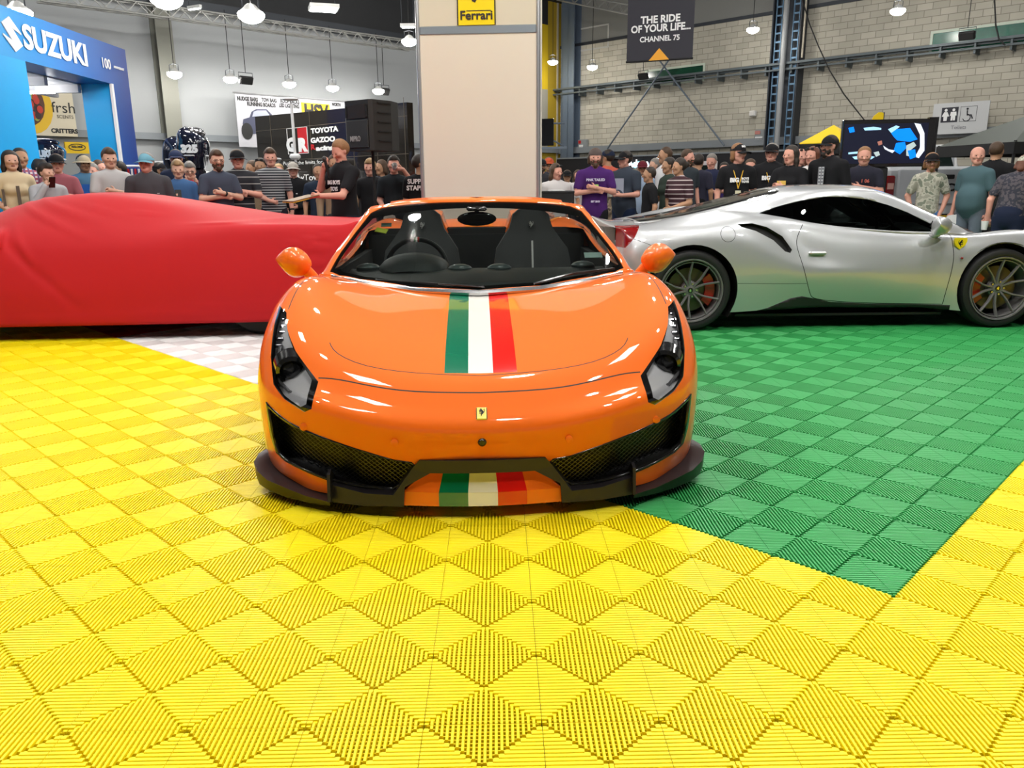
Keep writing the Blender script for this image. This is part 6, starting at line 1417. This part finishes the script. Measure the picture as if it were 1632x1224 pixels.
    if glasses:
        q = MB(); 
        if glasses == 'top': 
            for sx in (1, -1): q.ball((sx*.034, -.070, .098), (.028, .012, .018), 8)
        else:
            for sx in (1, -1): q.tube([(sx*.031+.023*math.cos(a), -.095, .0+.016*math.sin(a)) for a in [2*PI*k/12 for k in range(13)]], .003, 4); q.bar((sx*.055, -.09, .004), (sx*.08, .0, .004), .004)
            q.bar((-.01, -.096, .004), (.01, -.096, .004), .004)
        hobj('glasses', q, blackm)
    for f in extra: f(o, s, lv)
    return o, s, lv
def world(o, v): return Matrix.LocRotScale(o.location, o.rotation_euler, None) @ Vector(v)
def held(name, label, cat, pr_, v, parts, rz=0, tilt=0):
    """a thing held in a hand: top-level, set where the hand is"""
    o, s, lv = pr_; p = world(o, lv(v)); t = thing(name, label, cat, p, o.rotation_euler.z+rz); t.rotation_euler.x = tilt
    for nm, f, m_ in parts: q = MB(); f(q); q.build(nm, m_, t)
    return t
def chest(body, size, m_, z=1.27, x=0, sx=1., bold=.002, dy=-.148, y2=0):
    def f(o, s, lv): text('print', body, size*s, m_, o, (x*s, dy*s, z*s), (PI/2-.08, 0, 0), .001, bold*s, sx)
    return f
def lanyard(m_):
    def f(o, s, lv):
        q = MB(); q.tube([tuple(lv(v)) for v in ((-.065, .02, 1.47), (-.06, -.09, 1.41), (-.03, -.142, 1.30), (0, -.158, 1.18))], .006, 5); q.tube([tuple(lv(v)) for v in ((.065, .02, 1.47), (.06, -.09, 1.41), (.03, -.142, 1.30), (0, -.158, 1.18))], .006, 5); l_ = q.build('lanyard', m_, o)
        c_ = lv((0, -.168, 1.10)); q = MB(); q.box(c_.x-.035, c_.x+.035, c_.y-.004, c_.y+.004, c_.z-.055, c_.z+.055); q.build('badge_card', M('badge_cream', (.65, .62, .45), .4), l_)
    return f
def patch(x0, x1, z0, z1, m_, dy=-.150):
    def f(o, s, lv): q = MB(); q.box(x0*s, x1*s, (dy-.002)*s, dy*s, z0*s, z1*s, None); q.build('print_patch', m_, o)
    return f
def watch(sx, pose):
    def f(o, s, lv):
        e, w_, hn = POSES[pose]; a = Vector((e[0]*sx, e[1], e[2])); b = Vector((w_[0]*sx, w_[1], w_[2])); p = a.lerp(b, .9); d = (b-a).normalized(); q = MB(); q.tube([tuple(lv(p-d*.012)), tuple(lv(p+d*.012))], .034*s, 10); q.build('wristwatch', blackm, o, True)
    return f
BK = (.012, .012, .014); NV = (.014, .02, .045); W_ = WT
cross = ('crossA', 'crossB')
G1 = None
# ---- crowd behind the red cover, left to right
person(14, 240, 10.0, 'woman with long dark hair in a cream tunic, hands clasped in front', M('tunic_cream', (.62, .50, .32), .8), yaw=12, arms=('clasp', 'clasp'), hair='dark', hs='long', extra=(patch(-.02, .02, .98, 1.32, M('tunic_trim', (.12, .09, .07), .8)), patch(-.17, -.14, .96, 1.28, M('tunic_trim', (0, 0, 0)), -.10), patch(.14, .17, .96, 1.28, M('tunic_trim', (0, 0, 0)), -.10)))
person(30, 236, 10.6, 'balding man in a red and white plaid shirt behind the woman in cream', stripes('plaid_red', (.62, .55, .58), (.42, .06, .10), .05, .45, 2, c3=(.20, .10, .22)), skin='tan', hair='dark', hs='stub', yaw=8)
person(62, 254, 11.4, 'black-haired person mostly hidden below the outboard motor', BK, skin='tan', hair='dark', hs='full', turn=60, h=1.62)
pb = person(71, 261, 9.9, 'boy in a pale grey pullover holding a phone to his mouth', (.40, .40, .42), yaw=15, turn=28, arms=('low', 'mouth'), sleeve='long', hair='dark', hs='full')
held('mobile_phone', 'black phone held to the mouth of the boy in grey', 'phone', pb, (.0, -.215, 1.50), (('case', lambda q: q.box(-.035, .035, -.006, .006, -.07, .07, None, .004), blackg),), tilt=.5)
person(69, 320, 9.35, 'small child in a navy cap with a white letter S just above the red cover', NV, cap=(.02, .025, .06), hair='dark', h=None, skin='tan', extra=(lambda o, s, lv: text('cap_letter', 'S', .07, W_, o, lv((0, -.125, 1.705)), (PI/2-.5, 0, 0), .001, .003),))
person(88, 244, 10.6, 'man in a faded maroon t-shirt and black cap with arms crossed', (.30, .09, .11), arms=cross, cap=BK, hair='brown', skin='pink', extra=(patch(-.12, -.02, 1.18, 1.32, blackm, -.142),))
person(131, 245, 11.4, 'man in a tan bucket hat, denim jacket and blue t-shirt', (.07, .17, .28), yaw=10, turn=10, cap=(.45, .37, .25), brim='round', skin='brown', hair='dark', sleeve='long', extra=(patch(-.085, .085, .95, 1.34, M('cloth_blue', (.01, .09, .38), .8), -.14),))
person(146, 262, 12.4, 'pink-faced person half hidden behind the man in the bucket hat', (.5, .4, .38), skin='pink', hair='grey', turn=-20, h=1.60)
person(157, 255, 12.8, 'person with brown hair seen between the bucket hat and the tall youth', (.03, .03, .04), skin='pink', hair='brown', hs='shag', turn=50, h=1.66)
person(172, 237, 10.2, 'tall youth with tousled brown hair in a light grey t-shirt, arms crossed', (.46, .45, .45), arms=cross, hair='brown', hs='full', yaw=10)
person(189, 262, 12.3, 'person in black behind the shoulder of the tall youth', BK, skin='tan', hair='dark', hs='short', turn=-80, h=1.62)
person(231, 242, 9.9, 'older man in a charcoal polo shirt with a pale blue and black cap', (.065, .062, .07), cap=(.17, .38, .48), hair='grey', skin='pink', turn=-22, build=1.14, legs=(.03, .03, .04), extra=(chest('~', .05, M('logo_grey', (.4, .4, .4), .5), 1.25, .10),))
person(254, 262, 12.5, 'person in a black cap behind the man in the charcoal polo', BK, cap=BK, skin='tan', hair='dark', turn=70, h=1.62)
person(279, 237, 11.9, 'man in a navy cap standing behind the blond boy', NV, cap=(.03, .04, .09), skin='pink', hair='dark')
pc_ = person(282, 256, 10.5, 'blond boy in a blue pullover looking over his phone', (.05, .12, .27), arms=('low', 'phone'), sleeve='short', hair='blond', hs='full', nod=4)
held('mobile_phone', 'dark phone with a pale edge held by the blond boy', 'phone', pc_, (-.03, -.30, 1.27), (('case', lambda q: q.box(-.038, .038, -.005, .005, -.075, .075, None, .004), blackm), ('screen', lambda q: q.box(-.034, .034, .005, .007, -.068, .068), M('phone_screen', (.1, .1, .12), .1))), tilt=-.35)
pd_ = person(301, 259, 11.15, 'woman with grey hair and glasses in red photographing with a maroon case', (.45, .03, .05), arms=('raise', 'raise'), hair='grey', hs='full', glasses='on', skin='fair', nod=8)
held('camera_case', 'maroon phone case held up by the grey-haired woman', 'phone', pd_, (0, -.30, 1.40), (('case', lambda q: q.box(-.085, .085, -.008, .008, -.055, .055, None, .004), M('case_maroon', (.13, .008, .02), .5)), ('camera_lens', lambda q: q.box(.045, .07, -.011, -.008, .01, .045), M('lens_orange', (.5, .15, .08), .3))))
person(344, 240, 10.0, 'bearded man with glasses in a slate t-shirt, arms crossed with a watch', (.055, .065, .095), arms=cross, beard=True, glasses='on', hair='brown', hs='full', yaw=12, extra=(watch(1, 'crossA'),))
person(377, 237, 10.7, 'man in a black cap and dark polo with thin pale stripes, arms crossed', stripes('stripe_polo', (.014, .014, .02), (.30, .29, .28), .085, .13), arms=cross, cap=BK, hair='brown', skin='pink', yaw=-6, turn=10, build=1.06)
person(400, 256, 12.9, 'person with brown hair looking left behind the striped polo', (.05, .05, .06), skin='tan', hair='brown', turn=-60, h=1.64)
person(414, 255, 12.4, 'man in a tan shirt with sunglasses on his head, half hidden', (.30, .22, .14), skin='tan', hair='dark', glasses='top', turn=-10, arms=('wrist', 'low'), h=1.66)
person(430, 243, 11.6, 'tall man in a black and grey striped t-shirt holding his own wrist', stripes('stripe_tee', (.025, .027, .035), (.36, .36, .37), .036, .42), arms=('down', 'wrist'), skin='pink', hair='brown', hs='full', h=1.76, extra=(watch(1, 'down'),))
person(443, 258, 13.4, 'small face behind the shoulder of the man in the striped t-shirt', BK, skin='pink', hair='blond', h=1.6)
person(466, 256, 12.2, 'person in a pale cap and black hooded top with hands in the pocket', BK, (.30, .30, .31), arms=('wrist', 'low'), sleeve='long', cap=(.45, .42, .38), skin='pink', hair='dark', extra=(chest('-', .09, W_, 1.25, .03),))
person(507, 261, 11.4, 'man in a dark navy t-shirt standing left of the presenter', (.018, .028, .05), (.015, .02, .04), skin='tan', hair='dark', hs='stub', arms=('hold', 'down'), yaw=4)
person(534, 262, 10.7, 'person in a tan jacket hidden behind the presenter', (.28, .20, .13), skin='tan', hair='brown', sleeve='long', h=1.64)
person(537, 318, 10.0, 'child in black at the elbow of the presenter, hand to the chest', BK, skin='pink', hair='dark', hs='full', yaw=-20, arms=('chest', 'low'))
# presenter with a microphone
pp = person(543, 223, 9.1, 'presenter in a black t-shirt speaking into a microphone and reading', BK, (.015, .018, .03), yaw=-58, nod=22, arms=('arm_fwd', 'mouth'), hair='ginger', hs='short', skin='pink', build=1.12, extra=(chest('BIG BOYS', .06, W_, 1.29, .04), chest('TOYS', .06, W_, 1.22, .04)))
held('microphone', 'black microphone held at the mouth of the presenter', 'microphone', pp, (-.04, -.185, 1.50), (('grille_head', lambda q: q.ball((0, 0, .05), .026, 12), M('mic_grey', (.05, .05, .05), .4)), ('handle', lambda q: q.tube([(0, 0, .03), (0, 0, -.16)], [.018, .013], 10), blackm)), tilt=.25)
held('clipboard', 'yellow and red clipboard held out by the presenter', 'clipboard', pp, (.14, -.62, 1.13), (('board', lambda q: q.box(-.12, .12, -.16, .16, -.006, .006, None, .004), M('board_brown', (.20, .11, .05), .5)), ('yellow_cover', lambda q: q.box(-.12, .12, -.16, .03, -.014, -.007), M('board_yellow', (.65, .42, .03), .5)), ('red_cover', lambda q: q.box(-.12, .12, .03, .16, -.014, -.007), M('board_red', (.5, .04, .02), .5))), tilt=.2)
person(589, 254, 11.5, 'young blond man in a black t-shirt behind the loudspeaker pole', BK, hair='blond', hs='full', skin='pink', turn=-15)
person(607, 262, 12.4, 'brown-haired person half hidden by the loudspeaker pole', (.04, .04, .05), skin='tan', hair='brown', hs='shag', turn=-60, h=1.62)
pq = person(627, 249, 11.0, 'man in a black polo drinking from a white cup', (.016, .02, .024), arms=('drink', 'low'), hair='dark', hs='full', skin='pink', nod=-4)
held('drink_cup', 'white cup at the lips of the man in the black polo', 'cup', pq, (.01, -.19, 1.60), (('cup', lambda q: q.lathe([(0, -.05), (.028, -.05), (.038, .05), (.036, .05), (.026, -.046)], 16, Matrix.Rotation(1.2, 4, 'X')), white),))
held('shopping_bag', 'white bag hanging from the hand of the drinking man', 'bag', pq, (-.12, -.25, .84), (('sack', lambda q: q.prism([(-.10, -.16), (.13, -.14), (.10, .07), (.02, .10), (-.05, .06)], -.03, .03, 'y'), M('bag_white', (.62, .60, .55), .6)),))
person(669, 262, 10.4, 'person in a black t-shirt with round white back print beside the tower', BK, yaw=165, hair='dark', skin='tan', turn=-70, h=1.62, arms=('hold', 'down'), extra=(lambda o, s, lv: text('print', 'SUPPLY\nSTAPLES', .08, W_, o, (0, .135, 1.25), (PI/2, 0, PI), .001, .003),))
# ---- right of the tower
person(863, 262, 14.0, 'man in a dark cap with a beard far behind beside the tower edge', (.03, .03, .035), cap=BK, beard=True, hair='dark', h=1.68)
person(875, 258, 14.5, 'person in an orange cap behind the woman in the white top', (.04, .045, .06), cap=(.55, .10, .04), skin='tan', h=1.72)
person(886, 261, 11.0, 'woman in a white v-neck top with sunglasses on her brown hair', (.60, .57, .57), yaw=20, turn=20, nod=6, hair='brown', hs='long', glasses='top', skin='pink', build=1.1, arms=('low', 'low'))
person(904, 275, 14.8, 'small distant person in a white t-shirt and black cap', (.65, .62, .62), cap=BK, skin='tan', h=1.5)
person(921, 273, 15.4, 'distant person in a pale shirt next to the bearded man in purple', (.55, .50, .48), hair='brown', hs='long', skin='pink', h=1.5)
person(949, 235, 11.0, 'bearded man in a purple t-shirt and backward cap, arms crossed', (.065, .018, .13), BK, arms=cross, cap=(.10, .075, .07), brim=PI, beard=True, hair='brown', hs='shag', skin='pink', build=1.1, yaw=4, extra=(chest('PINK TAILED', .045, M('print_lilac', (.6, .55, .7), .6), 1.33), patch(-.03, .04, 1.20, 1.27, M('print_lime', (.4, .7, .15), .6), -.155), patch(-.11, -.04, 1.215, 1.265, M('print_lilac', (0, 0, 0)), -.15), chest('EST 2013', .032, M('print_lilac', (0, 0, 0)), 1.04, dy=-.175)))
person(969, 237, 12.7, 'man in a coral t-shirt, navy cap and patterned shorts seen from behind', (.62, .13, .08), blotch('camo_short', ((.30, .22, .15), (.50, .40, .28), (.12, .10, .07)), 9), yaw=215, turn=30, cap=NV, shorts=True, skin='tan', hair='dark', build=1.05, extra=(lambda o, s, lv: MB().box(-.13, .13, .13, .20, 1.05, 1.42, None, .03).build('backpack', blackm, o),))
pr_ = person(997, 239, 11.6, 'man in a charcoal t-shirt and black cap turned left holding a bottle', (.04, .05, .07), (.014, .025, .06), yaw=-38, turn=-25, cap=BK, hair='dark', skin='pink', build=1.14, arms=('hold', 'hold'), belly=.02, extra=(patch(-.10, .10, 1.12, 1.36, M('print_grey', (0, 0, 0)), -.15),))
held('drink_bottle', 'pale bottle with a dark lid held by the man in charcoal', 'bottle', pr_, (0, -.34, 1.18), (('bottle', lambda q: q.lathe([(0, -.08), (.04, -.08), (.042, .03), (.02, .06), (0, .06)], 14), M('bottle_pale', (.5, .5, .42), .3)), ('lid', lambda q: q.lathe([(0, .06), (.022, .06), (.022, .09), (0, .09)], 12), blackm)))
person(1036, 266, 10.8, 'boy with short dark hair in a black t-shirt looking left', BK, yaw=-75, hair='dark', hs='stub', skin='tan', turn=-8, h=None)
person(1024, 262, 13.4, 'person in a maroon cap behind the boy looking left', (.35, .45, .6), cap=(.14, .02, .03), skin='tan', h=1.62)
person(1043, 257, 14.0, 'grey-haired person far behind near the neon sign', (.10, .03, .04), hair='grey', hs='short', turn=-60, h=1.66)
person(1061, 240, 12.4, 'man with a shaved head in a white t-shirt turned left', (.72, .72, .74), yaw=-60, hair='brown', hs='stub', skin='tan', turn=-20, h=1.78)
person(1067, 251, 11.3, 'woman with tied dark hair in a dark green t-shirt', (.03, .045, .035), yaw=-60, turn=-15, hair='dark', hs='bun', skin='tan', arms=('down', 'hold'))
person(1084, 252, 10.6, 'woman in a dark t-shirt with white and pink stripes, hand on hip', stripes('stripe_maroon', (.04, .012, .018), (.50, .42, .42), .058, .22), (.10, .11, .13), yaw=-45, turn=-25, hair='dark', hs='bun', skin='tan', arms=('wrist', 'pocket'), build=1.02)
person(1096, 249, 12.8, 'bearded man behind the woman in stripes, face turned right', (.04, .05, .06), hair='brown', hs='short', beard=True, skin='pink', yaw=40, turn=20, h=1.76)
person(1113, 262, 13.2, 'man in navy with black shorts seen from behind', (.03, .03, .05), BK, yaw=170, shorts=True, hair='dark', skin='tan', h=1.70)
person(1104, 270, 14.2, 'person in a bright blue t-shirt behind the man in navy', (.02, .08, .40), hair='dark', skin='tan', h=1.58)
person(1134, 262, 13.8, 'older man in navy with grey hair reading a paper', (.025, .03, .07), hair='grey', skin='pink', arms=('hold', 'hold'), yaw=-15, h=1.72, nod=12)
person(1154, 272, 14.5, 'person in a purple top behind the arm of the staff man with the lanyard', (.05, .03, .14), skin='pink', hair='dark', h=1.6)
lan = M('lanyard_yellow', (.72, .42, .03), .6)
big = (chest('BIG', .075, W_, 1.285, -.05, 1., .004), chest('BOYS', .038, W_, 1.305, .085), chest('TOYS', .038, W_, 1.265, .085), lanyard(lan))
person(1178, 227, 10.6, 'staff man in a black lettered t-shirt and cap with a yellow lanyard, long fair hair', BK, arms=('down', 'down'), cap=BK, brim=.3, hair='ginger', hs='shag', skin='pink', yaw=8, turn=35, extra=big+(lambda o, s, lv: text('cap_letter', 'BIG', .035, W_, o, lv((.045, -.10, 1.71)), (PI/2-.4, 0, .5), .001, .002),))
person(1196, 262, 12.6, 'person in a yellow-green top behind the staff men', (.45, .35, .08), skin='pink', h=1.6)
person(1231, 227, 11.5, 'older staff man in a black lettered t-shirt and cap with a yellow lanyard', BK, cap=BK, brim=-.1, hair='grey', skin='pink', build=1.1, turn=-8, extra=big)
person(1262, 232, 10.5, 'woman with long dark brown hair in a black t-shirt, arms crossed', BK, yaw=-22, turn=-14, arms=cross, hair='dark', hs='long', skin='pink', extra=(patch(-.10, .02, 1.24, 1.30, M('print_gold', (.7, .5, .1), .6), -.155),))
person(1278, 234, 12.2, 'bald man with sunglasses on his head behind the dark-haired women', BK, hs='bald', hair='dark', skin='pink', glasses='top', turn=25, h=1.74)
person(1296, 234, 11.1, 'woman with red-brown hair in a white cardigan over a black top', M('cardigan_white', (.66, .64, .62), .85), yaw=-18, turn=-12, hair='red', hs='long', glasses='top', skin='pink', sleeve='long', arms=('down', 'shoulder'), extra=(patch(-.06, .06, .98, 1.30, blackm, -.15),))
person(1324, 214, 10.35, 'tall bearded man in a black hooded jacket, plaid shirt and black cap', BK, yaw=-30, turn=-18, cap=BK, beard=True, hair='dark', sleeve='long', skin='pink', build=1.08, extra=(patch(-.035, .045, 1.02, 1.38, stripes('plaid_grey', (.45, .47, .48), (.10, .11, .13), .04, .4, 2, c3=(.2, .2, .22)), -.15), lambda o, s, lv: MB().tube([tuple(lv(v)) for v in ((-.10, -.02, 1.44), (-.07, .08, 1.48), (.07, .08, 1.48), (.10, -.02, 1.44))], .035, 8).build('hood', blackm, o, True)))
person(1379, 234, 10.6, 'man in a charcoal sports t-shirt with red shoulders, arms crossed', (.022, .022, .035), arms=cross, hair='ginger', hs='stub', skin='pink', yaw=-4, turn=8, nod=6, build=1.06, extra=(patch(-.235, -.19, 1.22, 1.38, M('red_plain', (0, 0, 0)), -.045), chest('1 06', .06, M('print_red', (.55, .12, .08), .6), 1.30, .05)))
person(1487, 242, 10.6, 'man in a camouflage shirt, black cap and blue jeans, hands in pockets', blotch('camo_shirt', ((.34, .33, .27), (.50, .48, .40), (.20, .22, .17)), 14), blotch('jeans_blue', ((.05, .16, .42), (.12, .28, .60)), 9), arms=('pocket', 'pocket'), cap=BK, hair='ginger', hs='shag', beard=True, skin='pink', yaw=8, build=.93)
pt = person(1561, 233, 10.3, 'bald man in a teal t-shirt walking with white papers in his hand', (.075, .135, .155), (.13, .16, .20), yaw=-30, turn=40, hs='bald', skin='pink', build=1.0, belly=.05, arms=('down', 'down'), shorts=True)
held('folded_papers', 'white papers in the hand of the bald man in teal', 'papers', pt, (-.235, -.08, .72), (('sheet', lambda q: q.prism([(-.15, -.02), (.02, -.15), (.10, .02), (.12, .14), (-.02, .12)], -.004, .004, 'y'), white),))
person(1590, 226, 10.8, 'man in a black t-shirt with shaved hair seen from behind', BK, (.03, .03, .03), yaw=165, hair='brown', hs='stub', skin='tan', build=1.12, shorts=True)
pw = person(1620, 262, 9.2, 'person in a camouflage cap and dark patterned top leaning over at the right edge', blotch('speckle_dark', ((.02, .022, .035), (.07, .06, .07)), 30), NV, yaw=160, cap=blotch('camo_shirt', ((0, 0, 0),), 1), skin='pink', hair='red', hs='shag', lean=25, h=1.62, build=1.05, arms=('down', 'arm_fwd'))
held('paper_cup', 'white paper cup near the hand of the leaning person', 'cup', pw, (.25, .05, .80), (('cup', lambda q: q.lathe([(0, -.05), (.03, -.05), (.04, .05), (.038, .05), (.028, -.046)], 16), white),))
print('people', NP[0])
